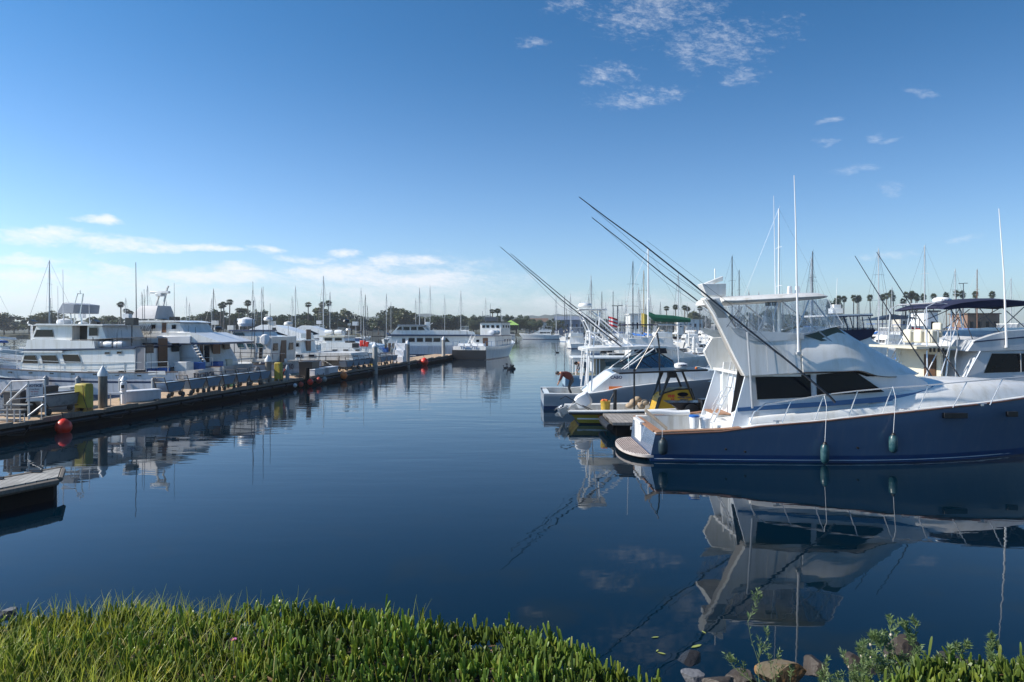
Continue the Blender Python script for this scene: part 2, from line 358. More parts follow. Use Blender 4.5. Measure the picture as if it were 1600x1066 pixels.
# ------------------------------------------------------------------ hull
def fbeam(t, bs, tm, p):
    if t < tm: return bs + (1 - bs) * math.sin(math.pi / 2 * t / tm)
    return max(0.0, 1 - ((t - tm) / (1 - tm)) ** p)
def hull_mb(L, B, sheer, over=.9, bs=.86, tm=.42, p=2.3, cock=None, cw=.14, boot=.12, stripe=None, n=22, wl=.9, pw=1.5, toe=.05, rake=0.0, depth=.45):
    """rows: 0 bottom, 1 boot top, 2 topsides, 3 cap and deck, 4 stripe, 5 inside"""
    if not callable(sheer):
        a, b, c = sheer
        sheer = lambda t, a=a, b=b, c=c: a * (1 - t) * (1 - 2 * t) + 4 * b * t * (1 - t) + c * t * (2 * t - 1)
    ts = [i / n for i in range(n + 1)]
    st = [(t, None) for t in ts]
    if cock:
        t0, t1, sole = cock
        st = [(0.0, None), (t0, None), (t0 + 1e-4, sole)] + [(t, sole) for t in ts if t0 + .01 < t < t1 - .01] + [(t1, sole), (t1 + 1e-4, None)] + [(t, None) for t in ts if t > t1 + .01]
    mb = MB(); rings = []
    for t, sole in st:
        z1 = sheer(t); bd = B / 2 * max(fbeam(t, bs, tm, p), .012); bw = B / 2 * wl * max(fbeam(t, bs, tm, pw), .008)
        zs = [-.06, boot]
        if stripe: zs += [stripe[0] * z1, stripe[1] * z1]
        else: zs += [boot + (z1 - boot) * .33, boot + (z1 - boot) * .66]
        zs.append(z1)
        def X_(z): 
            u = max(0, z) / z1
            return t * (L - over) + over * u * t ** 4 - rake * (1 - u) * (1 - t) ** 4
        half = [(X_(-1), 0, -depth * (1 - t ** 5)), (X_(-1), bw * .72, -depth * .55 * (1 - t ** 5) - .02)]
        for z in zs:
            u = max(0, z) / z1; half.append((X_(z), bw + (bd - bw) * u ** 1.3, z))
        c = min(cw, bd * .5)
        half.append((X_(z1), bd - .004, z1 + .015)); half.append((X_(z1), bd - c, z1 + .015))
        zf = sole if sole is not None else z1 - toe
        half.append((X_(z1), bd - c - .005, zf)); half.append((X_(z1), 0, zf + (0 if sole is not None else .05)))
        ring = [Vector(h) for h in half] + [Vector((h[0], -h[1], h[2])) for h in half[1:-1]][::-1]
        rings.append(ring)
    H = len(rings[0]); nh = H // 2 + 1
    def kf(i, j):
        jj = j if j < nh - 1 else H - 1 - j
        if jj <= 1: return 0
        if jj == 2: return 1
        if jj == 4 and stripe: return 4
        if jj <= 5: return 2
        if jj in (6, 7): return 3
        return 5 if (st[i][1] is not None or st[min(i + 1, len(st) - 1)][1] is not None) else 3
    mb.loft(rings, False, kf=kf)
    n0 = len(mb.v) - len(rings) * H
    # transom, in bands so that it carries the same paint
    r0 = rings[0]
    for j in range(0, nh - 1):
        a, b = j, j + 1; a2, b2 = (H - a) % H, (H - b) % H
        if a == a2: mb.add([r0[a], r0[b], r0[b2]], [(0, 1, 2)], kf(0, j))
        elif b == b2: mb.add([r0[a], r0[b], r0[a2]], [(0, 1, 2)], 3)
        else: mb.add([r0[a], r0[b], r0[b2], r0[a2]], [(0, 1, 2, 3)], kf(0, j) if j < 6 else 3)
    mb.rings = rings; mb.sheer = sheer
    return mb
def slab(mb, poly, yf, k=None, sub=0):
    """closed solid with side outline poly [(x,z)], half width yf(x,z)"""
    if sub:
        q = []
        for i in range(len(poly)):
            a, b = poly[i], poly[(i + 1) % len(poly)]
            for j in range(sub): q.append((a[0] + (b[0] - a[0]) * j / sub, a[1] + (b[1] - a[1]) * j / sub))
        poly = q
    n = len(poly); A = [Vector((x, yf(x, z), z)) for x, z in poly]; B_ = [Vector((x, -yf(x, z), z)) for x, z in poly]
    mb.add(A + B_, [list(range(n)), list(range(n, 2 * n))[::-1]] + [(i, n + i, n + (i + 1) % n, (i + 1) % n) for i in range(n)], k)
    return mb
def plate(mb, poly, yf, side=-1, d=.012, th=.05, k=None):
    """thin plate proud of a house side"""
    n = len(poly); A = [Vector((x, side * (yf(x, z) + d), z)) for x, z in poly]; B_ = [Vector((x, side * (yf(x, z) - th), z)) for x, z in poly]
    mb.add(A + B_, [list(range(n)), list(range(n, 2 * n))[::-1]] + [(i, n + i, n + (i + 1) % n, (i + 1) % n) for i in range(n)], k)
    return mb
def lin(hw, tap=0.0, z0=0.0): return lambda x, z: hw - tap * (z - z0)
def mono(px_list): pass
# ================================================================== WATER, LAND
def water_mat():
    m = bpy.data.materials.new('harbour_water'); m.use_nodes = True; t = m.node_tree; b = t.nodes['Principled BSDF']
    g = t.nodes.new('ShaderNodeNewGeometry'); s = t.nodes.new('ShaderNodeSeparateXYZ'); t.links.new(g.outputs['Position'], s.inputs[0])
    def no(sx, sy, sc, det, rot=0.0, dist=0.0):
        mp = t.nodes.new('ShaderNodeMapping'); mp.inputs['Scale'].default_value = (sx, sy, 1); mp.inputs['Rotation'].default_value = (0, 0, rot)
        t.links.new(g.outputs['Position'], mp.inputs[0])
        n = t.nodes.new('ShaderNodeTexNoise'); n.inputs['Scale'].default_value = sc; n.inputs['Detail'].default_value = det
        n.inputs['Roughness'].default_value = .5; n.inputs['Distortion'].default_value = dist
        t.links.new(mp.outputs[0], n.inputs['Vector']); return n.outputs['Fac']
    swell = no(.28, 1.0, .95, 3, .10, .3); mid = no(.4, 1.0, 2.6, 2, -.12, .4); fin = no(.6, 1.0, 7.5, 2, .1)
    patch = smooth(t, no(.3, 1.0, .035, 3, .12), .40, .62)
    far = smooth(t, s.outputs[1], 9, 34)
    amp = mth(t, 'ADD', .10, mth(t, 'MULTIPLY', far, mth(t, 'ADD', .36, mth(t, 'MULTIPLY', patch, .62))))
    h = mth(t, 'ADD', mth(t, 'MULTIPLY', swell, 1.5), mth(t, 'ADD', mth(t, 'MULTIPLY', mid, .40), mth(t, 'MULTIPLY', fin, .06)))
    h = mth(t, 'MULTIPLY', h, amp)
    bp = t.nodes.new('ShaderNodeBump'); bp.inputs['Strength'].default_value = 1; bp.inputs['Distance'].default_value = .016
    t.links.new(h, bp.inputs['Height']); t.links.new(bp.outputs[0], b.inputs['Normal'])
    murk = no(1, 1, .9, 6, 0, .5); shore = smooth(t, s.outputs[1], 17.0, 7.0)
    weed = mth(t, 'MULTIPLY', smooth(t, murk, .5, .68), shore)
    base = mix(t, weed, (.0001, .0080, .017), (.005, .010, .011))
    t.links.new(base, b.inputs['Base Color'])
    b.inputs['Roughness'].default_value = .015; b.inputs['IOR'].default_value = 1.333
    return m
w = MB(); w.add([(-2500, -40, 0), (2500, -40, 0), (2500, 4000, 0), (-2500, 4000, 0)], [(0, 1, 2, 3)])
tag(w.build('water', water_mat(), sm=False, fix=False), 'calm dark blue harbour water with small ripples', 'water', kind='structure')
earth = M('dry_earth', (.055, .058, .03), .95, var=.25, scale=.2)
rubble = M('breakwater_rock', (.26, .25, .23), .95, var=.3, scale=.6, bump=.8, bscale=2)
# far land: one sheet with a low bank, reaching the horizon
g = MB(); xs = [-2500, -900, -420, -230, -120, -40, 20, 90, 170, 230, 300, 420, 900, 2500]
yb = {-2500: 300, -900: 240, -420: 235, -230: 240, -120: 262, -40: 300, 20: 330, 90: 330, 170: 300, 230: 285, 300: 285, 420: 285, 900: 300, 2500: 400}
rows = []
for x in xs:
    y0 = yb[x]; rows.append([Vector((x, y0, -.4)), Vector((x, y0 + 5, 1.1)), Vector((x, y0 + 30, 1.5)), Vector((x, 4000, 2.0))])
g.loft(rows, cap=False, closed=False)
tag(g.build('ground', earth, sm=False), 'flat dry land along the far shore', 'ground', kind='structure')
def ridge(name, y, h, x0, x1, col, seed, label, base=0.0):
    r = random.Random(seed); mb = MB(); rings = []; ph = [r.uniform(0, 6) for _ in range(6)]
    n = 90
    for i in range(n + 1):
        x = x0 + (x1 - x0) * i / n
        e = math.sin(math.pi * i / n) ** .5
        z = h * e * (.62 + .16 * math.sin(i * .09 + ph[0]) + .1 * math.sin(i * .23 + ph[1]) + .05 * math.sin(i * .6 + ph[2])) + r.uniform(-1, 1) * h * .05
        rings.append([Vector((x, y - 160, 1)), Vector((x, y - 60, 1 + z * .6)), Vector((x, y, 1 + z)), Vector((x, y + 150, 1))])
    mb.loft(rings, cap=False, closed=False)
    m = M(name + '_scrub' + str(seed), col, .95, var=.35, scale=.02)
    return tag(mb.build('hills', m), label, 'hill', kind='structure')
ridge('hills', 1500, 46, -900, 350, (.055, .07, .045), 3, 'low scrubby hillside far behind the marina')
# ------------------------------------------------------------------ haze box (even, pale, whole scene)
def haze():
    mb = MB(); mb.box((0, 1100, 30), (3600, 2400, 64))
    m = bpy.data.materials.new('sea_haze'); m.use_nodes = True; t = m.node_tree; t.nodes.clear()
    o = t.nodes.new('ShaderNodeOutputMaterial'); v = t.nodes.new('ShaderNodeVolumePrincipled')
    v.inputs['Color'].default_value = (.86, .92, 1, 1); v.inputs['Density'].default_value = .00032; v.inputs['Anisotropy'].default_value = .3
    t.links.new(v.outputs[0], o.inputs['Volume'])
    tag(mb.build('haze', m, sm=False), 'thin pale sea haze over the harbour', 'haze', kind='stuff')

# ================================================================== MAIN SPORT FISHING BOAT
F = Frame((4.05, 21.05), 0.0)
root = empty('sport_fishing_boat', (4.05, 21.05, 0), 0, 'large slate blue hulled sport fishing boat with white flybridge in the right foreground', 'boat')
SH = [(0, .80), (2.0, .90), (3.2, 1.06), (5.0, 1.20), (6.8, 1.39), (8.6, 1.56), (10.4, 1.70), (12.2, 1.86), (13.6, 2.0)]
def shz(x):
    for (a, b), (c, d) in zip(SH, SH[1:]):
        if x <= c: return b + (d - b) * (x - a) / (c - a)
    return SH[-1][1]
L_ = 13.6
main_sheer = lambda t: shz(t * L_)
hb = hull_mb(L_, 4.1, main_sheer, over=1.3, bs=.86, tm=.45, p=2.6, cock=(.012, .165, .12), cw=.2, boot=.20, n=34, rake=.12, pw=1.9)
# wooden covering board over the cockpit coaming, drawn as its own material on the cap
botm = M('dark_blue_boot_top', (.018, .06, .16), .35, var=.1)
hull = hb.build('hull', [antif, botm, bluehull, white, stripeb, offw], root, ang=50)
wl = MB()
for s in (-1, 1):
    pts = []
    for i in range(30):
        t = i / 30; bw = 2.05 * .9 * fbeam(t, .86, .45, 1.9); bd = 2.05 * fbeam(t, .86, .45, 2.6); u = .05 / main_sheer(t)
        pts.append((t * (L_ - 1.3), s * (bw + (bd - bw) * u ** 1.3 + .012), .07))
    wl.tube(pts, .012, 4)
wl.build('waterline_stripe', white, root)
rb = MB()      # timber rub rail along the sheer
for s in (-1, 1):
    pts = []
    for i in range(0, 34):
        t = i / 34; bd = 2.05 * max(fbeam(t, .86, .45, 2.6), .02)
        pts.append((t * L_ - 1.3 * t + 1.3 * t ** 4, s * (bd + .01), main_sheer(t) - .02))
    rb.tube(pts, .028, 6)
rb.build('rub_rail', M('dark_teak_rail', (.20, .10, .07), .5, var=.2), root)
cv = MB()      # teak covering boards
for s in (-1, 1):
    rings = []
    for i in range(9):
        x = 0.02 + 2.35 * i / 8; t = x / L_; bd = 2.05 * fbeam(t, .86, .45, 2.6); z = shz(x) + .02
        rings.append([Vector((x, s * (bd + .03), z)), Vector((x, s * (bd + .03), z + .035)), Vector((x, s * (bd - .24), z + .035)), Vector((x, s * (bd - .24), z))])
    cv.loft(rings)
cv.box((.09, 0, .84), (.24, 3.1, .04))
cv.build('covering_board', teak, root)
# transom details
tr = MB(); tr.box((-.03, .55, .50), (.10, 1.0, .62)); tr.box((-.04, .55, .86), (.16, 1.1, .10))
tr.build('transom_door', white, root, bev=.02)
put_text('7', .42, (-.012, -1.42, .45), (0, -1, 0), (0, 0, 1), stripeb, 'transom_number', root)
pf = MB()      # slotted swim platform
def plat_y(x): return 1.62 * math.sqrt(max(0, 1 - ((-.02 - x) / .80) ** 2.6)) if x > -.82 else 0
ol = [(-.02 - .79 * i / 14) for i in range(15)]
top = [Vector((x, plat_y(x), .17)) for x in ol] + [Vector((x, -plat_y(x), .17)) for x in ol[::-1]]
pf.ext(top, (0, 0, -.07))
pf.build('swim_platform', M('teak_grey_platform', (.52, .46, .42), .7, var=.2, scale=6), root)
sl = MB()
for i in range(11):
    x = -.12 - i * .060
    for j in range(22):
        y = -1.45 + j * .138 + (.03 if i % 2 else 0)
        if abs(y) < plat_y(x) - .1: sl.box((x, y, .172), (.028, .10, .008))
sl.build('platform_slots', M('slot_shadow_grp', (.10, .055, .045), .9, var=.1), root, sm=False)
# cockpit fittings
cb = MB(); cb.box((1.0, 1.55, .62), (1.9, .12, .55)); cb.build('coaming_panel', offw, root, bev=.02)
pad = MB(); pts = []; rr = []
for i in range(64): pts.append((.35 + 1.45 * i / 63, 1.48, 1.0 + .02 * math.sin(i * .1))); rr.append(.095 if i % 2 else .082)
pad.tube(pts, rr, 10); pad.build('ribbed_bolster', plastw, root, ang=80)
# cabin (lower house)
yl = -1.5
def cab_y(x, z):
    x0, x1 = 7.0, 9.7
    w_ = 1.55 if x < x0 else 1.55 - 1.15 * ((x - x0) / (x1 - x0)) ** 2.2
    return max(w_, .2) - .07 * (z - 1.2)
cp = F.Q([(1174, 670), (1174, 589), (1266, 584), (1336, 582), (1356, 589), (1428, 585), (1452, 598), (1466, 612), (1466, 634), (1400, 646), (1300, 660), (1200, 668)], yl)
mb = slab(MB(), cp, cab_y, sub=3); cabin = mb.build('cabin', M('pale_blue_white_gelcoat', (.66, .70, .74), .3, coat=.3, var=.05, streak=True), root, ang=40)
sw_ = F.Q([(1141, 671), (1165, 589), (1186, 588), (1186, 669)], yl)
for s in (-1, 1):
    A = [Vector((x, s * cab_y(x, z), z)) for x, z in sw_]; MB().ext(A, (0, -s * .07, 0)).build('cabin_wing', MATS['pale_blue_white_gelcoat'], root, sm=False)
def addwin(pts, name='window', y=yl, yf=cab_y, mt=glassd, d=.012, both=True, par=None, rootx=None, FF=None, frame=None):
    p = (FF or F).Q(pts, y); rt = rootx or root; o = None
    for s in ((-1, 1) if both else (-1 if y < 0 else 1,)):
        m_ = plate(MB(), p, yf, s, d, .03); o = m_.build(name, mt, rt, sm=False)
        if frame:
            fr = MB(); P = [Vector((x, s * (yf(x, z) + d + .004), z)) for x, z in p]; fr.tube(P + [P[0], P[1]], frame, 4, cap=False); fr.build('window_frame', black, o)
    return o
addwin([(1181, 590), (1267, 586), (1267, 620), (1183, 624)], frame=.012)
addwin([(1277, 586), (1336, 581), (1381, 612), (1277, 618)], frame=.012)
sp_ = F.Q([(1152, 637), (1152, 643), (1220, 639), (1300, 634), (1380, 628), (1440, 620), (1464, 611), (1464, 604), (1456, 608), (1430, 614), (1380, 620), (1300, 627), (1220, 632)], yl)
mb = MB(); n_ = len(sp_)
for s in (-1, 1): plate(mb, sp_, lambda x, z: cab_y(x, z), s, .014, .02)
mb.build('blue_trim_stripe', stripeb, root, sm=False)
# side deck moulding (white step beside the cabin)
mb = MB()
for s in (-1, 1):
    rings = []
    for px in range(1174, 1400, 15):
        x = F.q(px, 640, -1.75)[0]; z = shz(x)
        yy = s * 1.56; rings.append([Vector((x, yy, z)), Vector((x, yy + s * .16, z)), Vector((x, yy + s * .15, z + .16)), Vector((x, yy + s * .11, z + .22)), Vector((x, yy, z + .24))])
    mb.loft(rings)
mb.build('side_step', white, root)
# fore trunk
mb = MB(); rings = []
for i in range(19):
    f = i / 18; x = 6.2 + 6.0 * f; zd = shz(x) - .06
    wv = 1.72 * (1 - f ** 2.6 * .72); ht = .74 * (1 - max(0, f - .35) ** 1.6 * 1.3) * min(1, .55 + f * 2.0)
    half = [(wv + .02, 0), (wv, .10 * ht / .7), (wv - .16, .42 * ht / .7), (wv - .32, .60 * ht / .7), (wv - .6, .69 * ht / .7), (0, .76 * ht / .7)]
    r_ = [Vector((x, y, zd + z)) for y, z in half] + [Vector((x, -y, zd + z)) for y, z in half[:-1][::-1]]
    rings.append(r_)
mb.loft(rings); mb.build('fore_trunk', white, root, ang=60)
ht_ = MB(); ht_.box((8.35, 0, 2.10), (.9, 1.1, .08), ry=R(3)); ht_.build('foredeck_hatch', M('grey_hatch_cover', (.30, .36, .42), .6, var=.2), root, bev=.02)
an = MB(); an.tube([(9.0, -1.0, 1.83), (9.35, -1.0, 1.80)], .05, 8); an.tube([(9.02, -1.0, 1.82), (8.96, -1.0, 2.12)], .10, 8); an.build('deck_vent', black, root)
# flybridge
def fz(px, py, y): return F.q(px, py, -y)
mb = MB(); rings = []
ST_ = [(1250, 526, 582, 1.74, 1.52), (1280, 524, 581, 1.74, 1.50), (1308, 513, 580.5, 1.74, 1.42), (1336, 528, 580, 1.73, 1.36), (1358, 541, 587, 1.66, 1.24), (1380, 553, 589, 1.52, 1.08), (1405, 566, 587.5, 1.25, .82), (1420, 574, 586, .98, .60), (1430, 581, 584, .55, .35)]
def cr(q, i, f):
    a, b, c, d = [ST_[max(0, min(len(ST_) - 1, i + k))][q] for k in (-1, 0, 1, 2)]
    return .5 * (2 * b + (c - a) * f + (2 * a - 5 * b + 4 * c - d) * f * f + (3 * b - a - 3 * c + d) * f ** 3)
for px, tp, bt, wb, wt in [tuple(cr(q, i, f / 4) for q in range(5)) for i in range(len(ST_) - 1) for f in range(4)] + [ST_[-1]]:
    x, zt = fz(px, tp, wt); _, zb = fz(px, bt, wb); wm = (wb + wt) / 2 + .05; zm = (zt + zb) / 2
    half = [(wb, zb), (wb + .005, zb + .04), (wm + (wb - wm) * .5, zb + (zt - zb) * .3), (wm, zm), (wt + .04, zt - (zt - zb) * .12), (wt - .05, zt), (0, zt + .05 * wt)]
    rings.append([Vector((x, y, z)) for y, z in half] + [Vector((x, -y, z)) for y, z in half[:-1][::-1]])
mb.loft(rings); bridge = mb.build('flybridge', white, root, ang=60)
tb = MB(); tb.tube([r_[0] + Vector((0, .006, -.004)) for r_ in rings[:-8]], .010, 5); tb.tube([r_[-1] + Vector((0, -.006, -.004)) for r_ in rings[:-8]], .010, 5); tb.build('bridge_trim', M('dark_brown_trim', (.10, .06, .04), .5), root)
th_ = MB()
for px, py in ((1134, 702), (1164, 706), (1340, 700)): v = F.P3(px, py, -2.02); th_.lathe([(.03, -.05), (.035, .0), (.02, .02)], v, 8, axis='Y')
th_.build('hull_fitting', blackp, root)
sm1 = MB()
for px in (1200, 1232): v0 = F.P3(px, 582, -1.76); v1 = F.P3(px - 3, 536, -1.66); sm1.tube([v0, v1], .004, 3)
sm1.build('panel_seam', M('seam_grey', (.35, .36, .36), .8), root)
side = F.Q([(1164, 588), (1150, 560), (1134, 525), (1118, 490), (1103, 467), (1128, 465), (1134, 478), (1142, 497), (1153, 514), (1170, 524), (1200, 527), (1252, 526), (1252, 583), (1200, 586)], -1.72)
def sd_y(x, z): return 1.74 - .11 * (z - 2.35)
far_side = F.Q([(1166, 588), (1150, 556), (1164, 531), (1200, 527), (1252, 526), (1252, 583), (1200, 586)], -1.72)
mb = MB()
for s, sd in ((-1, side), (1, far_side)):
    A = [Vector((x, s * sd_y(x, z), z)) for x, z in sd]; Bq = [Vector((x, s * (sd_y(x, z) - .16), z)) for x, z in sd]
    nn = len(A); mb.add(A + Bq, [list(range(nn)), list(range(nn, 2 * nn))[::-1]] + [(i, nn + i, nn + (i + 1) % nn, (i + 1) % nn) for i in range(nn)])
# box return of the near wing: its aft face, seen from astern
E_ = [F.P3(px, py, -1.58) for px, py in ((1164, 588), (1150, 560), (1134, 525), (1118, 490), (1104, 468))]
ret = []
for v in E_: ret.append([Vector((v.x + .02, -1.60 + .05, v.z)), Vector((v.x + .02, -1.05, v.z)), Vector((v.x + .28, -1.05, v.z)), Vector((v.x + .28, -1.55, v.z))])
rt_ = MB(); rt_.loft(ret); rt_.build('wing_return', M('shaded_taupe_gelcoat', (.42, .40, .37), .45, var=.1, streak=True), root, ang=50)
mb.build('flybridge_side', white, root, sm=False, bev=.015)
x0, z0 = F.q(1166, 588, -1.6); x1, _ = F.q(1252, 583, -1.6)
fl = MB(); fl.box(((x0 + x1) / 2, 0, z0 + .03), (x1 - x0, 3.2, .08)); fl.build('bridge_deck', white, root)
# vinyl weather cloth along coaming
mb = MB(); wc = F.Q([(1142, 512), (1175, 517), (1256, 521), (1256, 530), (1200, 534), (1172, 532), (1150, 522)], -1.62)
plate(mb, wc, lambda x, z: sd_y(x, z), -1, .02, .03); plate(mb, wc, lambda x, z: sd_y(x, z), 1, .02, .03)
mb.build('weather_cloth', M('pale_vinyl_cloth', (.52, .56, .58), .5, var=.2, bump=1, bscale=4), root, sm=False)
# tinted venturi screen
mb = MB()
for s in (-1, 1):
    P = [F.P3(1257, 524, -1.50), F.P3(1285, 517, -1.46), F.P3(1306, 510, -1.40), F.P3(1322, 524, -1.385), F.P3(1300, 531, -1.50), F.P3(1283, 533, -1.56)]
    P = [Vector((p.x, s * (abs(p.y) + .02), p.z)) for p in P]; mb.ext(P, (0, -s * .05, 0))
mb.build('tinted_screen', M('olive_tinted_screen', (.10, .115, .09), .25, var=.2, spec=.3), root, sm=False)
# hard top
mb = MB(); rings = []
for px, tp, bt, w_ in [(1131, 466, 473, 1.5), (1150, 464.5, 475, 1.62), (1200, 462.5, 472, 1.66), (1250, 460, 469, 1.62), (1285, 458.5, 467, 1.5), (1294, 461, 465, 1.3)]:
    x, zt = F.q(px, tp, -w_); _, zb = F.q(px, bt, -w_)
    half = [(w_ - .12, zb - .0), (w_, zb + .04), (w_ + .02, (zt + zb) / 2), (w_ - .06, zt - .02), (w_ - .3, zt + .03), (0, zt + .09)]
    rings.append([Vector((x, y, z)) for y, z in half] + [Vector((x, -y, z)) for y, z in half[::-1][1:]])
mb.loft(rings); top = mb.build('hard_top', offw, root, ang=50)
# clear enclosure: side and front panels (thin shells)
mb = MB()
tops = [(1136, 476), (1170, 475), (1205, 473), (1250, 470), (1293, 467)]; bots = [(1150, 512), (1175, 518), (1210, 521), (1256, 521), (1318, 508)]
def enc(s):
    A = [F.P3(*p, -1.56) for p in tops]; Bq = [F.P3(*p, -1.60) for p in bots]
    return [Vector((p.x, s * abs(p.y), p.z)) for p in A], [Vector((p.x, s * abs(p.y), p.z)) for p in Bq]
for s in (-1, 1):
    A, Bq = enc(s); n_ = len(A); mb.add(A + Bq, [(i, i + 1, n_ + i + 1, n_ + i) for i in range(n_ - 1)])
A1, B1 = enc(-1); A2, B2 = enc(1)
mb.add([A1[-1], A2[-1], B2[-1], B1[-1]], [(0, 1, 2, 3)])
mb.build('clear_enclosure', vinyl, root, sm=False, fix=False)
sm_ = MB()
for s in (-1, 1):
    A, Bq = enc(s)
    for i in (2, 4): sm_.tube([A[i], Bq[i]], .012, 4)
    sm_.tube(Bq, .012, 4)
sm_.build('enclosure_seam', plastw, root)
fr = MB()      # top supports
for s in (-1, 1):
    def q3(px, py, y): v = F.P3(px, py, -y); return Vector((v.x, s * abs(v.y), v.z))
    for a, b in [((1221, 471), (1322, 552)), ((1264, 469), (1242, 528)), ((1215, 474), (1207, 500)), ((1271, 470), (1300, 508))]:
        fr.tube([q3(*a, 1.5), q3(*b, 1.55)], .022, 6)
fr.tube([F.P3(1218, 470, 0), F.P3(1218, 530, 0)], .06, 8)
fr.build('top_support', steel, root)
bx = MB(); bx.box((F.q(1205, 475, -1.2)[0], -1.2, F.q(1205, 475, -1.2)[1]), (.28, .2, .12)); bx.build('speaker_box', black, root)
sm2 = MB(); x, z = F.q(1197, 537, -1.7)
# radar on hard top
rd = MB(); x, z = F.q(1116, 462, -.9)
rd.loft([[Vector((x + a * .28, -.9 + b * .22, z - .02)) for a, b in ((-1, -1), (1, -1), (1, 1), (-1, 1))], [Vector((x - .08 + a * .36, -.9 + b * .24, z + .34)) for a, b in ((-1, -1), (1, -1), (1, 1), (-1, 1))]])
rd.loft([[Vector((x - .34, -.9 + a * .1, z + .30 + b * .05)) for a, b in ((-1, -1), (1, -1), (1, 1), (-1, 1))], [Vector((x + .22, -.9 + a * .14, z + .50 + b * .07)) for a, b in ((-1, -1), (1, -1), (1, 1), (-1, 1))]])
rd.box((x + .02, -.9, z + .4), (.03, .03, .8)); rd.box((x + .12, -.9, z + .12), (.4, .1, .04), ry=R(10))
rd.box((x + .12, -.9, z - .14), (.9, .5, .16))
rd.build('radar', white, root, bev=.02)
hm = MB()      # two horn blocks on the top
for px in (1234, 1246): x, z = F.q(px, 456, 0); hm.box((x, 0, z + .02), (.13, .16, .30), taper=.7)
hm.build('horn', plastw, root, bev=.01)
# radio antennas
def whip(pts, r0, r1, mat, name='antenna', par=None, n=6):
    return MB().tube(pts, r0, n, r1=r1).build(name, mat, par or root)
y_ = -1.78
whip([F.P3(1248, 551, y_), F.P3(1245, 440, y_), F.P3(1243.5, 350, y_), F.P3(1241, 274, y_)], .034, .010, plastw)
bs_ = MB(); v = F.P3(1248, 552, y_); bs_.box(v, (.12, .1, .07)); bs_.tube([v, v + Vector((0, .12, 0))], .03, 6); bs_.build('antenna_base', alu, root)
whip([F.P3(1212, 470, .5), F.P3(1209, 306, .5)], .015, .006, plastw)
# outriggers: curved poles with spreaders and stays
for s, d in ((-1, 0), (1, 1)):
    o = MB(); Y2 = 1.95 * s
    if s < 0:
        P = [F.P3(a, b, Y2) for a, b in ((1305, 629), (1297, 620), (1236, 568), (1170, 515.6), (1080, 441.6), (1005, 382), (950, 342), (905, 308))]
    else:
        P = [F.P3(a, b, Y2) for a, b in ((1305, 612), (1236, 566), (1170, 523), (1104, 481), (1040, 432), (980, 383), (925, 340))]
    o.tube(P, .036, 7, r1=.013); rig = o.build('outrigger', dkalu, root)
    st = MB()
    a = P[2] if s < 0 else P[1]; e = P[-1].lerp(P[-2], .2); m1 = P[-4]
    off = Vector((.14, 0, -.22)) if s < 0 else Vector((.1, 0, -.18))
    c1 = m1 + off; st.tube([e, P[-3] + Vector((-.02, 0, -.18)), c1, P[-5] + off * .9, a], .006, 4)
    st.tube([P[-3] + Vector((.1, 0, .1)), P[-5].lerp(P[-4], .3) + Vector((.08, 0, .24)), P[2]], .005, 4)
    g1 = P[-5].lerp(P[-4], .25); st.tube([g1 + Vector((.12, 0, .22)), g1 + Vector((-.22, 0, -.26))], .009, 4)
    st.build('outrigger_stay', dkalu, rig)
stt = MB(); stt.tube([F.P3(1168, 519, -1.95), F.P3(1172, 575, -1.95), F.P3(1176, 638, -1.95)], .030, 6)
stt.tube([F.P3(1135, 507, -1.85), F.P3(1163, 522, -1.9), F.P3(1192, 537, -1.86)], .012, 4); stt.tube([F.P3(1168, 521, -1.9), F.P3(1192, 535, -1.7)], .012, 4)
stt.build('outrigger_strut', alu, root)
# bow rail
tr_ = [(1172, 661), (1178, 645), (1196, 631), (1236, 626), (1288, 617), (1340, 611), (1394, 606), (1451, 602), (1511, 596.5), (1567, 591.5), (1640, 587)]
br = MB(); RY = -1.93
br.tube([F.P3(a, b, RY) for a, b in tr_], .017, 6)
for b_, t_ in [((1222, 661), (1236, 627)), ((1274, 655), (1287, 618)), ((1326, 651), (1340, 612)), ((1379, 647), (1394, 606)), ((1434, 642), (1451, 602)), ((1489, 637), (1511, 597)), ((1547, 633), (1567, 592))]:
    br.tube([F.P3(*b_, RY), F.P3(*t_, RY)], .014, 6)
br.build('bow_rail', steel, root)
cl_ = MB()
for px, py in ((1215, 661), (1415, 642), (1535, 634)):
    v = F.P3(px, py, -1.9); cl_.tube([v + Vector((-.12, 0, .05)), v + Vector((.12, 0, .05))], .018, 6); cl_.box(v + Vector((0, 0, .02)), (.08, .04, .06))
cl_.build('cleat', steel, root)
ph = MB()
for px, w2 in ((1497, .66), (1600, .3)):
    x, z = F.q(px, 650.5, -2.07); t = x / L_
    bd = 2.05 * fbeam(min(t, .99), .86, .45, 2.6); ph.box((x, -(bd - .015), z), (w2, .10, .15))
ph.build('hull_port', blackp, root, bev=.01)
# aft of the cabin: bulkhead, ladder and rails
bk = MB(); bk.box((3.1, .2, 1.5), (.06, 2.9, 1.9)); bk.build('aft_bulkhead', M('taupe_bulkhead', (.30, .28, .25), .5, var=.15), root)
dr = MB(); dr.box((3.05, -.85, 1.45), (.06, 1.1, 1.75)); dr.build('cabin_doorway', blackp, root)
ld = MB()
for y in (-.35, .05):
    ld.tube([Vector((1.95, y, .2)), Vector((2.05, y, .9)), Vector((2.6, y, 2.0)), Vector((2.72, y, 2.75))], .022, 6)
for i in range(5): xx = 2.05 + i * .13; ld.tube([(xx, -.35, .9 + i * .27), (xx, .05, .9 + i * .27)], .03, 6)
ld.build('ladder', alu, root)
dk = MB(); dk.box((2.65, .9, .62), (.6, 1.1, .9)); dk.box((2.65, .9, 1.09), (.7, 1.2, .04), k=1); dk.build('tackle_station', [offw, teak], root, bev=.01)
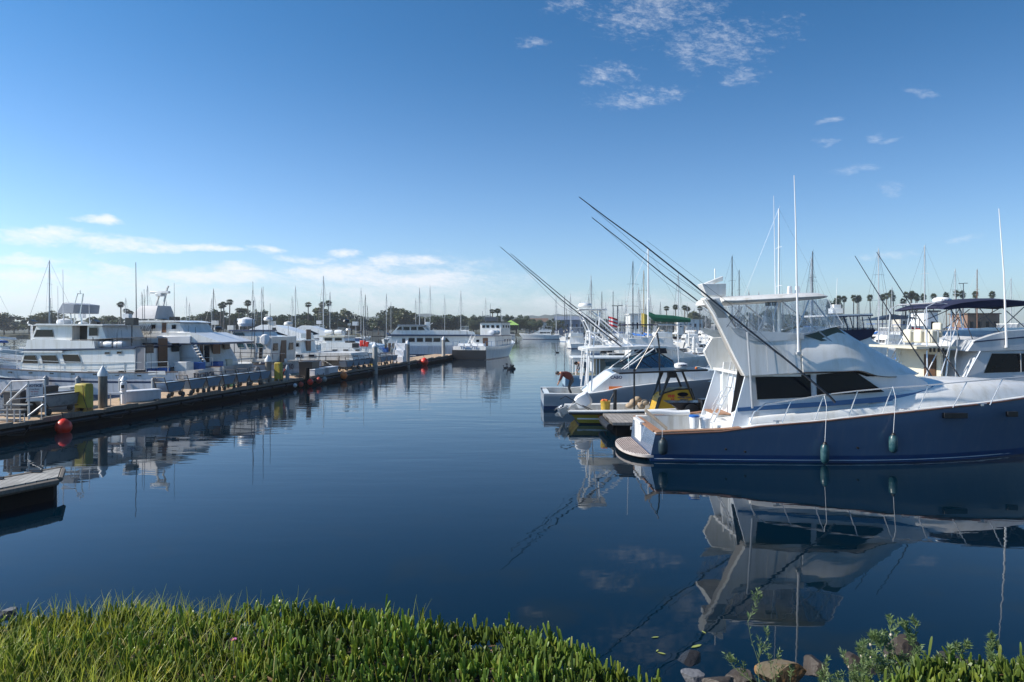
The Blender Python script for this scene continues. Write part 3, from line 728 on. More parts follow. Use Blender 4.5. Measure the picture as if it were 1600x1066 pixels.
pl_ = MB(); pl_.tube([F.P3(1114, 636, 1.2), F.P3(1115, 672, 1.2)], .035, 8); pl_.tube([F.P3(1137, 594, 1.0), F.P3(1114, 634, 1.1)], .022, 6); pl_.build('grab_post', alu, root)
rh = MB(); v = F.P3(1143, 608, -.6); ring_ = [v + Vector((math.cos(a) * .05, 0, math.sin(a) * .05)) for a in [i * math.pi / 6 for i in range(13)]]; rh.tube(ring_, .008, 4); rh.tube([v + Vector((-.04, 0, 0)), F.P3(1140, 642, -.6)], .008, 4); rh.build('gaff_hook', steel, root)
dk3 = MB(); dk3.ext([F.P3(px, py, -1.15) for px, py in ((1154, 572), (1165, 592), (1153, 640), (1143, 645))], (0, .05, 0)); dk3.build('dark_doorway', blackp, root)
wing = MB()   # white aft face of the bridge overhang catching the sun
P = [F.P3(1131, 566, .6), F.P3(1129, 590, .6), F.P3(1129, 640, .6), F.P3(1134, 640, .6), F.P3(1152, 600, .6), F.P3(1150, 566, .6)]
wing.ext(P, (0, .08, 0)); wing.build('ladder_panel', white, root)
# things lying on the boat
def bucket(name, px, py, y, r, h, lid, label):
    v = F.o + F.P3(px, py, y); mb = MB()
    mb.lathe([(r * .84, 0), (r, h), (r * .93, h), (r * .8, .02)], v, 16); o = mb.build(name, plastw, None)
    tag(o, label, 'bucket')
    if lid:
        MB().lathe([(r * 1.05, h - .03), (r * 1.06, h + .015), (r * .9, h + .025)], v, 16).build('lid', plastb, o)
    else: MB().lathe([(r * 1.04, h - .05), (r * 1.04, h - .02)], v, 16).build('rim', plastw, o)
bucket('bucket', 1085, 669, -1.0, .15, .36, True, 'white bucket with a blue lid on the blue boat cockpit side')
bucket('bucket', 1102, 669, -1.0, .155, .30, False, 'open white bucket without lid beside the blue lidded bucket')
pk = MB(); a = F.o + F.P3(1008, 641, -.6); b_ = F.o + F.P3(1042, 670, -1.0); d_ = (b_ - a).normalized()
pk.loft([[a + Vector((0, .07, .06)), a + Vector((0, -.07, .06)), a + Vector((0, -.07, -.06)), a + Vector((0, .07, -.06))], [b_ + Vector((0, .07, .06)), b_ + Vector((0, -.07, .06)), b_ + Vector((0, -.07, -.06)), b_ + Vector((0, .07, -.06))]])
tag(pk.build('plank', woodp, None), 'dark weathered plank leaning over the stern corner of the blue boat', 'plank')
# fenders
def fender(px, y0, y1, r, top, mt, label, lean=0):
    yy = -2.0 - r if px > 1100 else -1.82 - r
    a = F.o + F.P3(px, y0, yy); b = F.o + F.P3(px, y1, yy); h = a.z - b.z; c = Vector((a.x, a.y, b.z))
    pr = [(.02, h), (.035, h * .97), (r * .5, h * .9), (r * .92, h * .8), (r, h * .6), (r, h * .3), (r * .9, h * .12), (r * .5, h * .03), (.03, 0)]
    o = MB().lathe(pr[::-1], c, 16).build('fender', mt, None, ang=80); tag(o, label, 'fender', 'fenders along the blue hull')
    e = MB(); e.lathe([(r * .55, h * .9), (r * .40, h * .97), (.03, h * 1.0), (.02, h * 1.02)], c + Vector((0, -.004, 0)), 12); e.build('fender_end', black, o)
    t = F.o + F.P3(px - 1, top, -1.95); MB().tube([a, Vector((t.x, a.y + .02, t.z - .3)), t], .007, 5).build('fender_rope', plastw, o)
fteal = M('worn_teal_fender', (.012, .06, .075), .35, var=.35, scale=5, dirt=(.10, .17, .17))
fdark = M('dark_fender', (.012, .03, .04), .5, var=.3, scale=5)
fender(1036, 684, 711, .13, 668, fdark, 'dark fender hanging at the stern corner of the blue hull')
fender(1289, 691, 725, .115, 618, fteal, 'long teal fender on a white rope amidships on the blue hull')
fender(1396, 677, 708, .115, 604, fteal, 'short teal fender hung higher, nearest the bow on the blue hull')
# ================================================================== GENERIC PIECES
def outboard(parent, loc, tilt, mt, name='outboard_motor', sc=1.0):
    """outboard motor: cowl, leg, gearcase, propeller"""
    e = bpy.data.objects.new(name, None); COL.objects.link(e); e.parent = parent; e.location = loc; e.rotation_euler = (0, tilt, 0); e.scale = (sc,) * 3
    m = MB(); m.loft([[Vector((x * w + ox, y * .2 * w, z)) for x, y in ((-.36, -.7), (-.3, -1), (.2, -1), (.28, -.6), (.28, .6), (.2, 1), (-.3, 1), (-.36, .7))] for z, w, ox in ((.15, .75, 0), (.3, 1, 0), (.55, 1, 0), (.72, .9, -.02), (.78, .6, -.04))])
    m.build('cowl', mt, e, bev=.01)
    g = MB(); g.box((0, 0, -.1), (.22, .14, .55)); g.box((-.05, 0, -.45), (.3, .1, .3)); g.lathe([(.02, -.22), (.07, -.1), (.075, .12), (.03, .24)], (-.06, 0, -.66), 10, axis='X'); g.box((-.04, 0, -.36), (.42, .2, .02))
    g.loft([[Vector((-.1, -.02, -.7)), Vector((.1, -.02, -.7)), Vector((.1, .02, -.7)), Vector((-.1, .02, -.7))], [Vector((-.12, -.01, -.9)), Vector((-.02, -.01, -.9)), Vector((-.02, .01, -.9)), Vector((-.12, .01, -.9))]])
    g.build('leg', M('lower_unit_grey', (.42, .42, .41), .4, var=.2, scale=7), e)
    p = MB()
    for i in range(3):
        a = i * 2.094; p.loft([[Vector((-.30 + dx, math.cos(a + dw) * r, -.66 + math.sin(a + dw) * r)) for dx, dw, r in ((-.03, -.1, .04), (.03, .1, .04), (.03, .5, .16), (-.03, -.2, .16))], [Vector((-.29 + dx, math.cos(a + dw) * r, -.66 + math.sin(a + dw) * r)) for dx, dw, r in ((-.03, -.1, .04), (.03, .1, .04), (.03, .5, .16), (-.03, -.2, .16))]])
    p.build('propeller', steel, e)
    return e
def person_bent(loc, rz, shirt, trousers, label, head_down=.5, arm=(.55, .1), sc=1.0):
    """person bending forward from the hips, local +x is where they lean"""
    me = bpy.data.meshes.new('person')
    # pelvis 0, spine, neck, head
    V = [(0, 0, .88), (.18, 0, 1.08), (.40, 0, 1.18), (.52, 0, 1.16), (.62, 0, 1.12), (.70, 0, 1.06),
         (.42, .20, 1.14), (.50, .25, .90), (arm[0] + .05, .16, .70), (.42, -.20, 1.14), (.48, -.25, .90), (arm[0] + .05, -.14, .68),
         (-.02, .11, .82), (.12, .12, .46), (-.04, .12, .08), (.12, .13, .03), (-.02, -.11, .82), (.14, -.12, .46), (-.02, -.12, .08), (.14, -.13, .03)]
    E = [(0, 1), (1, 2), (2, 3), (3, 4), (4, 5), (2, 6), (6, 7), (7, 8), (2, 9), (9, 10), (10, 11), (0, 12), (12, 13), (13, 14), (14, 15), (0, 16), (16, 17), (17, 18), (18, 19)]
    rr = [.19, .19, .20, .06, .095, .08, .075, .05, .035, .075, .05, .035, .10, .065, .045, .04, .10, .065, .045, .04]
    me.from_pydata(V, E, []); o = bpy.data.objects.new('person', me); COL.objects.link(o)
    md = o.modifiers.new('skin', 'SKIN'); me.skin_vertices if me.skin_vertices else None
    if not me.skin_vertices:
        bm = bmesh.new(); bm.from_mesh(me); bm.verts.layers.skin.verify(); bm.to_mesh(me); bm.free()
    for v_, r_ in zip(me.skin_vertices[0].data, rr): v_.radius = (r_, r_ * (1.15 if r_ > .12 else 1)); v_.use_root = False
    me.skin_vertices[0].data[0].use_root = True
    sb = o.modifiers.new('sub', 'SUBSURF'); sb.levels = 2; sb.render_levels = 2
    dg = bpy.context.evaluated_depsgraph_get(); ev = o.evaluated_get(dg); m2 = bpy.data.meshes.new_from_object(ev)
    o.modifiers.clear(); o.data = m2
    m2.materials.clear(); [m2.materials.append(x) for x in (shirt, trousers, skin, hair)]
    for p in m2.polygons:
        c = p.center; k = 0
        if c.z < .84 or c.x < .02 and c.z < .95: k = 1
        if c.x > .49 and c.z > .98 and abs(c.y) < .14: k = 2
        if (Vector((c.x, c.y, c.z)) - Vector((.66, 0, 1.11))).dot(Vector((.25, 0, .9))) > .02 and k == 2 and c.x > .55: k = 3
        if c.z < .80 and c.x > .40: k = 2
        p.material_index = k; p.use_smooth = True
    o.location = loc; o.rotation_euler = (0, 0, rz); o.scale = (sc,) * 3
    for s in (-1, 1):       # hands with fingers gripping
        h = MB(); b = Vector((arm[0] + .05, s * .15, .68)); h.ball(b + Vector((.02, 0, -.03)), .038, 8, (1, .6, 1.1))
        for i in range(4):
            y = -.03 + i * .02; l = (.065, .075, .07, .055)[i]
            h.tube([b + Vector((.03, y, -.05)), b + Vector((.05, y, -.05 - l * .6)), b + Vector((.03, y, -.05 - l))], .009, 5)
        h.tube([b + Vector((.01, s * -.035, -.02)), b + Vector((.03, s * -.055, -.06)), b + Vector((.045, s * -.05, -.085))], .010, 5)
        h.build('hand', skin, o)
    hc = MB(); hc.ball((.655, 0, 1.14), .105, 12, (1.05, .85, .85)); hc.build('hair', hair, o, ang=80)
    fc = MB(); fc.ball((.735, 0, 1.035), .018, 6, (1, .8, 1)); fc.ball((.71, .04, 1.08), .013, 6); fc.ball((.71, -.04, 1.08), .013, 6); fc.build('face', skin, o, ang=80)
    return tag(o, label, 'person')
# ================================================================== CONVERTIBLE EXPRESS BOAT WITH TOWER (transom left)
FC = Frame((1.47, 33.35), 0.0)
c0 = empty('express_fishing_boat', (1.47, 33.35, 0), 0, 'white open express fishing boat with grey hull side, raked windshield and tuna tower', 'boat')
def csh(t):
    x = t * 11.2; P = [(0, .74), (2, .72), (3, .82), (4.1, 1.04), (5.7, 1.20), (8.2, 1.36), (11.2, 1.6)]
    for (a, b), (c, d) in zip(P, P[1:]):
        if x <= c: return b + (d - b) * (x - a) / (c - a)
    return P[-1][1]
hull_mb(11.2, 3.9, csh, over=1.4, bs=.9, tm=.4, p=2.3, cock=(.03, .24, .25), cw=.28, boot=.16, n=28, wl=.93).build('hull', [antif, navy, M('mid_grey_topsides', (.33, .34, .37), .3, coat=.3, var=.05), white, white, offw], c0, ang=50)
def cy(x, z): return 1.62 - .16 * (z - 1) - (.9 * max(0, (x - 5.5) / 5.0) ** 2)
body = FC.Q([(918, 618), (940, 600), (958, 586), (972, 580), (1057, 581), (1085, 579), (1160, 581), (1230, 590), (1230, 600), (1128, 597), (1043, 602), (986, 608), (945, 615)], -1.7)
slab(MB(), body, cy, sub=3).build('cabin', white, c0, ang=45)
put_text('CABO', .20, FC.P3(963, 590, -1.68), (1, 0, 0), (0, 0, 1), inkb, 'maker_name', c0)
g_ = MB(); gy = lambda x, z: 1.50 - .45 * (z - 1.75)
wpoly = FC.Q([(967, 580), (1000, 562), (1031, 551), (1052, 564), (1058, 578)], -1.45)
for s in (-1, 1): plate(g_, wpoly, gy, s, 0, .015)
a_ = [FC.P3(1031, 551, -1.2), FC.P3(1058, 578, -1.45)]
g_.add([a_[0], a_[1], Vector((a_[1].x + .25, 0, a_[1].z)), Vector((a_[0].x + .1, 0, a_[0].z)), Vector((a_[1].x, -a_[1].y, a_[1].z)), Vector((a_[0].x, -a_[0].y, a_[0].z))], [(0, 1, 2, 3), (3, 2, 4, 5)])
g_.build('windshield', glasst, c0, sm=False)
fr = MB()
for s in (-1, 1):
    P = [Vector((x, s * gy(x, z), z)) for x, z in wpoly]; fr.tube(P + [P[0]], .03, 5)
    for f in (.3, .55, .78):
        a, b = FC.q(967 + 64 * f, 580 - 29 * f, -1.45), FC.q(975 + 90 * f, 579.5, -1.45); fr.tube([Vector((a[0], s * gy(*a), a[1])), Vector((b[0], s * gy(*b), b[1]))], .022, 5)
fr.build('windshield_frame', blackp, c0)
ht = MB(); rings = []
for px, tp, bt, w_ in [(910, 545, 549, 1.1), (925, 543.5, 549, 1.3), (960, 542.5, 548, 1.35), (1000, 541, 546, 1.3), (1022, 541.5, 544, 1.1)]:
    x, zt = FC.q(px, tp, -w_); _, zb = FC.q(px, bt, -w_)
    rings.append([Vector((x, y, z)) for y, z in ((w_, zb), (w_ + .02, zt), (w_ - .3, zt + .05), (-w_ + .3, zt + .05), (-w_ - .02, zt), (-w_, zb))])
ht.loft(rings); ht.build('hard_top', white, c0, bev=.01)
tw = MB()
def T3(px, py, y): v = FC.P3(px, py, -abs(y)); return Vector((v.x, y, v.z))
for s in (-1, 1):
    for a, b, ya, yb_ in [((922, 518), (918, 612), .75, 1.5), ((929, 520), (924, 612), .7, 1.45), ((906, 486), (922, 518), .5, .75), ((938, 484), (935, 520), .5, .8), ((906, 486), (975, 545), .5, 1.25), ((925, 486), (992, 543), .5, 1.2),
                          ((967, 583), (1022, 545), 1.55, 1.25), ((930, 612), (1010, 545), 1.6, 1.25), ((922, 518), (958, 543), .75, 1.1), ((918, 545), (917, 600), 1.2, 1.5)]:
        tw.tube([T3(*a, ya * s), T3(*b, yb_ * s)], .034, 6)
for px, py, y in ((908, 488, .5), (915, 501, .6), (922, 518, .75), (932, 527, .85), (950, 533, 1.0)): tw.tube([T3(px, py, y), T3(px, py, -y)], .028, 6)
tw.tube([T3(921, 560, 1.2), T3(927, 560, 1.2)], .02, 5); tw.build('tuna_tower', plastw, c0)
tt = MB(); x, z = FC.q(924, 484, 0); tt.box((x, 0, z), (1.35, 1.3, .07)); x, z = FC.q(914, 480, 0); tt.lathe([(.32, 0), (.34, .08), (.28, .18), (.05, .22)], (x, 0, z), 14); tt.build('tower_top', white, c0, bev=.02)
for (a, b, y, nm) in (((975, 545), (782, 386), -1.3, ''), ((1000, 548), (798, 387), 1.3, '')):
    o = MB(); A = T3(*a, y); B_ = T3(*b, y); mid = A.lerp(B_, .5) + Vector((0, 0, -.12)); o.tube([A, A.lerp(mid, .5), mid, mid.lerp(B_, .6), B_], .035, 6, r1=.012); ob = o.build('outrigger', dkalu, c0)
    s2 = MB(); s2.tube([B_.lerp(A, .08), mid + Vector((-.1, 0, -.25)), A.lerp(B_, .2)], .007, 4); s2.build('outrigger_stay', dkalu, ob)
for px, y0, y1 in ((980, 470, 600), (1058, 520, 577)):
    MB().tube([FC.P3(px + 3, y1, -1.5), FC.P3(px, y0, -1.5)], .02, 5, r1=.01).build('antenna', plastw, c0)
rl = MB(); rl.tube([FC.P3(1100, 578, -1.6), FC.P3(1112, 567, -1.6), FC.P3(1135, 563, -1.6), FC.P3(1220, 560, -1.3)], .018, 5)
for px in (1112, 1140, 1180): rl.tube([FC.P3(px - 6, 582, -1.6), FC.P3(px, 565, -1.6)], .014, 5)
rl.build('bow_rail', steel, c0)
fg = MB(); fg.box(FC.P3(962, 607, -1.75), (.62, .02, .18)); fg.build('orange_name_board', orange, c0)
person_bent((3.0, 34.4, .27), R(172), clothr, clothk, 'person in dark red jacket bending over the stern of the express boat', sc=1.08)
# cloth pile over the gunwale is the same person's jacket: nothing else here
# ================================================================== YELLOW TOW BOAT
FT = Frame((2.22, 27.75), 0.0)
t0 = empty('tow_boat', (2.22, 27.75, 0), 0, 'yellow hulled tow boat with mustard console, black roof frame and tilted white outboards', 'boat')
tsh = lambda t: .52 + .25 * t ** 2
hull_mb(7.6, 2.4, tsh, over=.9, bs=.9, tm=.4, p=2.4, cock=(.05, .8, .2), cw=.1, boot=.06, n=18, wl=.86, rake=-.45).build('hull', [antif, blackp, M('dark_mustard_hull', (.34, .26, .03), .45, var=.12, scale=3), white, yellow, offw], t0)
gb = MB(); pts = [(x, -(1.2 * fbeam(x / 7.6, .9, .4, 2.4) + .03), tsh(x / 7.6) + .01) for x in [0.0, .4, 1, 2, 3, 4, 5, 6]]; gb.tube(pts, .055, 8); gb.tube([(p[0], -p[1], p[2]) for p in pts], .055, 8); gb.build('gunwale_guard', white, t0)
gb = MB(); gb.tube([(p[0], p[1] - .015, p[2] - .09) for p in pts], .035, 8); gb.build('rub_strake', blackp, t0)
con = FT.Q([(1024, 647), (1030, 624), (1037, 616), (1057, 609.5), (1080, 608.5), (1083, 620), (1087, 647)], -.62)
slab(MB(), con, lin(.62)).build('console', yellow, t0, sm=False, bev=.01)
cf = MB(); P = [Vector((x, -.645, z)) for x, z in FT.Q([(1022, 647), (1029, 623), (1037, 614.5), (1057, 608.5), (1080, 607.5), (1086, 625)], -.62)]; cf.tube(P, .032, 6); cf.build('console_edge', blackp, t0)
pw_ = MB(); v = FT.P3(1067, 616.4, -.64); pw_.lathe([(.19, 0), (.19, .02)], (0, 0, 0), 18, axis='Y'); pw_.v = [(v.x + a * 1.15, v.y + b - .012, v.z + c * .44) for a, b, c in pw_.v]; pw_.build('oval_port', glassd, t0)
put_text('VHF', .16, FT.P3(1049, 619.5, -.637), (1, 0, 0), (0, 0, 1), inkr, 'console_lettering', t0)
put_text('16', .16, FT.P3(1051, 625, -.637), (1, 0, 0), (0, 0, 1), inkr, 'console_lettering', t0)
put_text('WATER TOW', .085, FT.P3(1069, 621.5, -.637), (1, 0, 0), (0, 0, 1), inkb, 'console_lettering', t0)
put_text('SERVICE', .085, FT.P3(1069, 625.3, -.637), (1, 0, 0), (0, 0, 1), inkb, 'console_lettering', t0)
put_text('VHF 16', .17, FT.P3(945, 652, -1.17), (1, 0, 0), (0, 0, 1), inkr, 'hull_lettering', t0)
rf = MB(); a = FT.P3(962, 582.5, 0); b = FT.P3(1096, 577.5, 0); rf.ext([a + Vector((0, -.95, 0)), b + Vector((0, -.95, 0)), b + Vector((0, .95, 0)), a + Vector((0, .95, 0))], (0, 0, .07)); rf.build('roof', blackp, t0, bev=.01)
rr_ = MB()
for s in (-1, 1):
    for a, b in (((1049, 583), (1033, 618)), ((1066, 580), (1086, 630)), ((1045, 586), (1026, 640))): v1 = FT.P3(*a, -.72); v2 = FT.P3(*b, -.66); rr_.tube([Vector((v1.x, s * abs(v1.y), v1.z)), Vector((v2.x, s * abs(v2.y), v2.z))], .045, 6)
rr_.build('roof_frame', blackp, t0)
po = MB(); po.tube([FT.P3(991, 645, -.7), FT.P3(991, 576, -.7)], .035, 6); po.tube([FT.P3(1031, 618, -.7), FT.P3(1030, 540, -.7), FT.P3(1027, 520, -.7)], .03, 6); po.tube([FT.P3(992, 580, -.7), FT.P3(1015, 540, -.7), FT.P3(1030, 512, -.7)], .02, 5); po.tube([FT.P3(943, 645, -.5), FT.P3(961, 611, -.6)], .025, 5); po.tube([FT.P3(961, 648, -.6), FT.P3(961, 609, -.6)], .07, 8); po.build('tow_post', blackp, t0)
ltx = MB(); ltx.box(FT.P3(1049, 586, -.72), (.32, .2, .22)); ltx.build('floodlight', blackp, t0, bev=.02)
v = FT.P3(1064, 575, -.3); dm = MB(); dm.lathe([(.24, 0), (.27, .06), (.26, .16), (.12, .21)], v, 16); dm.build('radar_dome', plastw, t0); put_text('FURUNO', .085, v + Vector((0, -.28, .11)), (1, 0, 0), (0, 0, 1), inkb, 'radar_lettering', t0)
v = FT.P3(1088, 575.5, -.4); MB().ball(v, .055, 10).build('amber_lamp', orange, t0, ang=80)
sa = MB()
for i in range(5): v = FT.P3(984 + i * 6, 634 - (i % 3) * 5, -.3 - i * .08); sa.ball(v, .17, 8, (1.0, .8, .7 + .2 * (i % 2)))
sa.build('gear_pile', M('sand_cloth', (.42, .32, .22), .9, var=.3, scale=5, bump=.5), t0, ang=70)
hs = MB(); hs.tube([FT.P3(889, 640, -.8), FT.P3(896, 628, -.8), FT.P3(912, 636, -.7), FT.P3(930, 646, -.9)], .014, 5); hs.tube([FT.P3(875, 624, -.4), FT.P3(884, 619, -.4), FT.P3(905, 631, -.5), FT.P3(928, 642, -.6)], .018, 5); hs.build('fuel_hose', blackp, t0)
outboard(t0, FT.P3(897, 636, -.35), R(62), plastw, sc=.92)
outboard(t0, FT.P3(899, 634, .45), R(62), plastw, sc=.92)
v = FT.o + FT.P3(946, 641.5, -.75); o = MB().lathe([(.17, 0), (.20, .36), (.21, .38)], v, 16).build('bucket', M('yellow_bucket_plastic', (.62, .40, .05), .5, var=.2), None); tag(o, 'yellow bucket of orange rope near the tow boat stern', 'bucket')
q = MB()
for i in range(7): q.ball(v + Vector((rnd.uniform(-.12, .12), rnd.uniform(-.1, .1), .39)), .06, 6)
q.build('rope_heap', orange, o, ang=80)
# ================================================================== FINGER DOCK between them
fd = empty('finger_dock', (3.5, 25.05, 0), 0, 'weathered grey plank finger dock behind the blue boat stern', 'dock')
m = MB(); m.box((7.5, 0, .44), (15.0, 2.5, .10)); m.build('deck_planks', plank_mat('finger_planks', (.34, .31, .28), (.27, .25, .23), .15, R(90)), fd, sm=False)
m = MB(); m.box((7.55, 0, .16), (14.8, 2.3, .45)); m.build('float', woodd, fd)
m = MB(); m.tube([(-.06, -1.1, .3), (-.10, -.6, .3), (-.10, .6, .3), (-.06, 1.1, .3)], .13, 8); m.box((.85, -1.28, .30), (.45, .03, .10), k=1); m.build('dock_bumper', [black, plastw], fd)
# black dock cart (wheelbarrow tub)
v = at(1070, 646, 25.2); v.z = .49
o = empty('dock_cart', v, 0, 'black plastic two wheeled dock cart on the grey finger dock', 'cart')
m = MB(); rings = []
for z, a, b, w_ in ((.18, -.15, .45, .22), (.45, -.45, .56, .32), (.56, -.70, .66, .36)):
    rings.append([Vector((a, -w_, z)), Vector((b, -w_, z)), Vector((b, w_, z)), Vector((a, w_, z))])
m.loft(rings); m.box((.02, 0, .57), (1.45, .8, .03)); m.build('tub', M('black_glossy_plastic', (.012, .014, .02), .25, var=.1), o, bev=.02)
for s in (-1, 1):
    m = MB(); m.lathe([(.24, -.03), (.27, -.02), (.27, .02), (.24, .03)], (0, 0, 0), 20, axis='Y'); wv_ = m.build('wheel', black, o); wv_.location = (.15, s * .42, .27)
m = MB(); m.tube([(.6, -.3, .58), (.78, -.32, .64), (.78, .32, .64), (.6, .3, .58)], .02, 6); m.build('handle', plastw, o)
bb = at(1105, 662, 24.9); m = MB(); m.box((bb.x, 24.9, .49 + .34), (.52, .5, .68), taper=1.05); m.box((bb.x, 24.9, 1.18), (.60, .56, .05)); tag(m.build('rubbish_bin', blackp, None, bev=.03), 'square black bin beside the dock cart on the finger dock', 'bin')
# ================================================================== CREAM BOAT, grey shirted person
FK = Frame((3.35, 44.2), 0.0)
k0 = empty('pilot_house_boat', (3.35, 44.2, 0), 0, 'cream pilot house boat with blue tinted windscreen behind the express boat', 'boat')
hull_mb(9, 2.9, (.82, .85, 1.3), over=1, bs=.9, cock=(.04, .26, .25), cw=.2, boot=.1, n=20).build('hull', [antif, navy, M('pale_blue_topsides', (.30, .42, .52), .35, var=.06), cream, cream, cream], k0)
hp = FK.Q([(937, 589), (948, 573), (980, 571), (1002, 576), (1030, 588)], -1.2); slab(MB(), hp, lin(1.15, .1, 1), sub=2).build('cabin', cream, k0)
wp = FK.Q([(943, 560), (978, 559), (984, 572), (948, 573)], -1.1); g_ = MB()
for s in (-1, 1): plate(g_, wp, lin(1.05), s, 0, .02)
g_.build('windscreen', glassb, k0, sm=False)
ho = MB(); x0, z0 = FK.q(894, 559.5, -1.2); x1, _ = FK.q(985, 558, -1.2); ho.box(((x0 + x1) / 2, 0, z0), (x1 - x0, 2.5, .12)); ho.build('hard_top', white, k0, bev=.03)
pp = MB()
for px in (900, 932, 937):
    for s in (-1, 1): v1 = FK.P3(px, 560, -1.1); v2 = FK.P3(px, 588, -1.2); pp.tube([Vector((v1.x, s * 1.1, v1.z)), Vector((v2.x, s * 1.15, v2.z))], .03, 6)
pp.build('top_support', plastw, k0)
dk2 = MB(); v = FK.P3(938, 573, -.3); dk2.box(v, (.7, 1.2, 1.0)); dk2.build('helm_console', M('taupe_locker', (.26, .25, .20), .6), k0, bev=.03)
person_bent((4.75, 43.1, .26), R(190), clothg, pantsk, 'person in grey shirt with dark hair bending over the cream boat stern', sc=1.15)
# ================================================================== generic boats
def kit(merged, name, loc, rz, label, cat, group=None):
    if not merged: return empty(name, loc, rz, label, cat, group), None
    return None, {'name': name, 'loc': loc, 'rz': rz, 'label': label, 'cat': cat, 'group': group, 'mb': MB(), 'mats': []}
class Kit:
    """parts become children of one Empty, or (far away) one joined mesh"""
    def __init__(s, merged, name, loc, rz, label, cat, group=None):
        s.merged = merged; s.a = (name, loc, rz, label, cat, group)
        if merged: s.mb = MB(); s.mats = []
        else: s.root = empty(name, loc, rz, label, cat, group)
    def part(s, mb, name, mats, **kw):
        if not isinstance(mats, (list, tuple)): mats = [mats]
        if not s.merged: return mb.build(name, mats, s.root, **kw)
        ix = []
        for m in mats:
            if m not in s.mats: s.mats.append(m)
            ix.append(s.mats.index(m))
        o = len(s.mb.v); s.mb.v += mb.v
        for f, k in zip(mb.f, mb.m): s.mb.f.append([i + o for i in f]); s.mb.m.append(ix[min(k, len(ix) - 1)])
    def done(s):
        if not s.merged: return s.root
        name, loc, rz, label, cat, group = s.a
        o = s.mb.build(name, s.mats, None, ang=35); o.location = loc; o.rotation_euler = (0, 0, rz)
        return tag(o, label, cat, group)
def win_row(K, x0, x1, z0, z1, yf, n, gap=.12, slant=.0, mt=None):
    m = MB(); w_ = (x1 - x0 - gap * (n - 1)) / n
    for i in range(n):
        a = x0 + i * (w_ + gap); P = [(a, z0), (a + w_, z0), (a + w_ - slant, z1), (a - slant, z1)]
        mm = m if K.merged else MB()
        for s in (-1, 1): plate(mm, P, yf, s, .015, .03)
        if not K.merged: K.part(mm, 'window', mt or glassd, sm=False)
    if K.merged: K.part(m, 'window', mt or glassd)
def rail(K, L, B, sh, x0, x1, n, h=.65, bs=.86):
    m = MB(); P = {}
    for s in (-1, 1):
        pts = []
        for i in range(n + 1):
            x = x0 + (x1 - x0) * i / n; t = x / L; y = s * (B / 2 * max(fbeam(min(t, .995), bs, .42, 2.3), .05) - .08); z = sh(t)
            pts.append(Vector((x, y, z + h))); m.tube([(x, y, z), (x, y, z + h)], .018, 4)
        m.tube(pts, .02, 4)
    K.part(m, 'rail', steel)
def g_fly(merged, loc, rz, label, L=12, hullm=None, canvas=None, top='hard', group=None, outr=False, name='flybridge_boat'):
    K = Kit(merged, name, loc, rz, label, 'boat', group); B = L * .32
    sh = lambda t: L * (.085 + .055 * t ** 1.3); n = 14 if merged else 20
    K.part(hull_mb(L, B, sh, over=L * .1, n=n, cock=None if merged else (.03, .24, .3), boot=.12, toe=.05), 'hull', [antif, navy, hullm or white, white, stripeb, offw])
    z0 = L * .085; yf = lambda x, z: B * .38 - .09 * (z - z0) - (B * .22 * max(0, (x - L * .5) / (L * .25)) ** 2)
    slab_p = [(L * .25, z0 + .1), (L * .27, z0 + 1.35), (L * .52, z0 + 1.3), (L * .66, z0 + .75), (L * .80, z0 + .45), (L * .80, z0 + .2)]
    m = MB(); slab(m, slab_p, yf, sub=2); K.part(m, 'cabin', white)
    win_row(K, L * .29, L * .52, z0 + .72, z0 + 1.15, yf, 3, slant=-.1 if False else .1)
    y2 = lambda x, z: B * .36 - .1 * (z - z0)
    m = MB(); slab(m, [(L * .24, z0 + 1.32), (L * .24, z0 + 1.9), (L * .42, z0 + 2.0), (L * .47, z0 + 1.95), (L * .60, z0 + 1.25), (L * .5, z0 + 1.25)], y2, sub=2); K.part(m, 'flybridge', white)
    if top:
        m = MB(); m.box((L * .34, 0, z0 + 3.05), (L * .24, B * .6, .1)); K.part(m, 'hard_top' if top == 'hard' else 'bimini', white if top == 'hard' else canvas, bev=0 if merged else .02)
        m = MB()
        for s in (-1, 1):
            for x in (.24, .33, .44): m.tube([(L * x, s * B * .29, z0 + 3.0), (L * (x + .01), s * B * .32, z0 + 1.9)], .035, 4)
        K.part(m, 'top_support', alu)
        if canvas and top == 'hard':
            m = MB(); m.add([(L * .24, s * B * .30, z) for s in (-1, 1) for z in (z0 + 1.9, z0 + 3)] + [(L * .45, s * B * .30, z) for s in (-1, 1) for z in (z0 + 1.9, z0 + 3)], [(0, 1, 5, 4), (2, 3, 7, 6), (4, 5, 7, 6)]); K.part(m, 'clear_enclosure', vinyl, fix=False)
    rail(K, L, B, sh, L * .55, L * .96, 5 if not merged else 3)
    m = MB(); m.tube([(L * .26, B * .3, z0 + 1.9), (L * .26, B * .32, z0 + 6)], .02, 4, r1=.008); K.part(m, 'antenna', plastw)
    if outr:
        for s in (-1, 1): m = MB(); m.tube([(L * .36, s * B * .4, z0 + 1.5), (L * .0, s * B * .6, z0 + 5.5), (-L * .16, s * B * .62, z0 + 7)], .04, 4, r1=.012); K.part(m, 'outrigger', dkalu)
    return K.done()
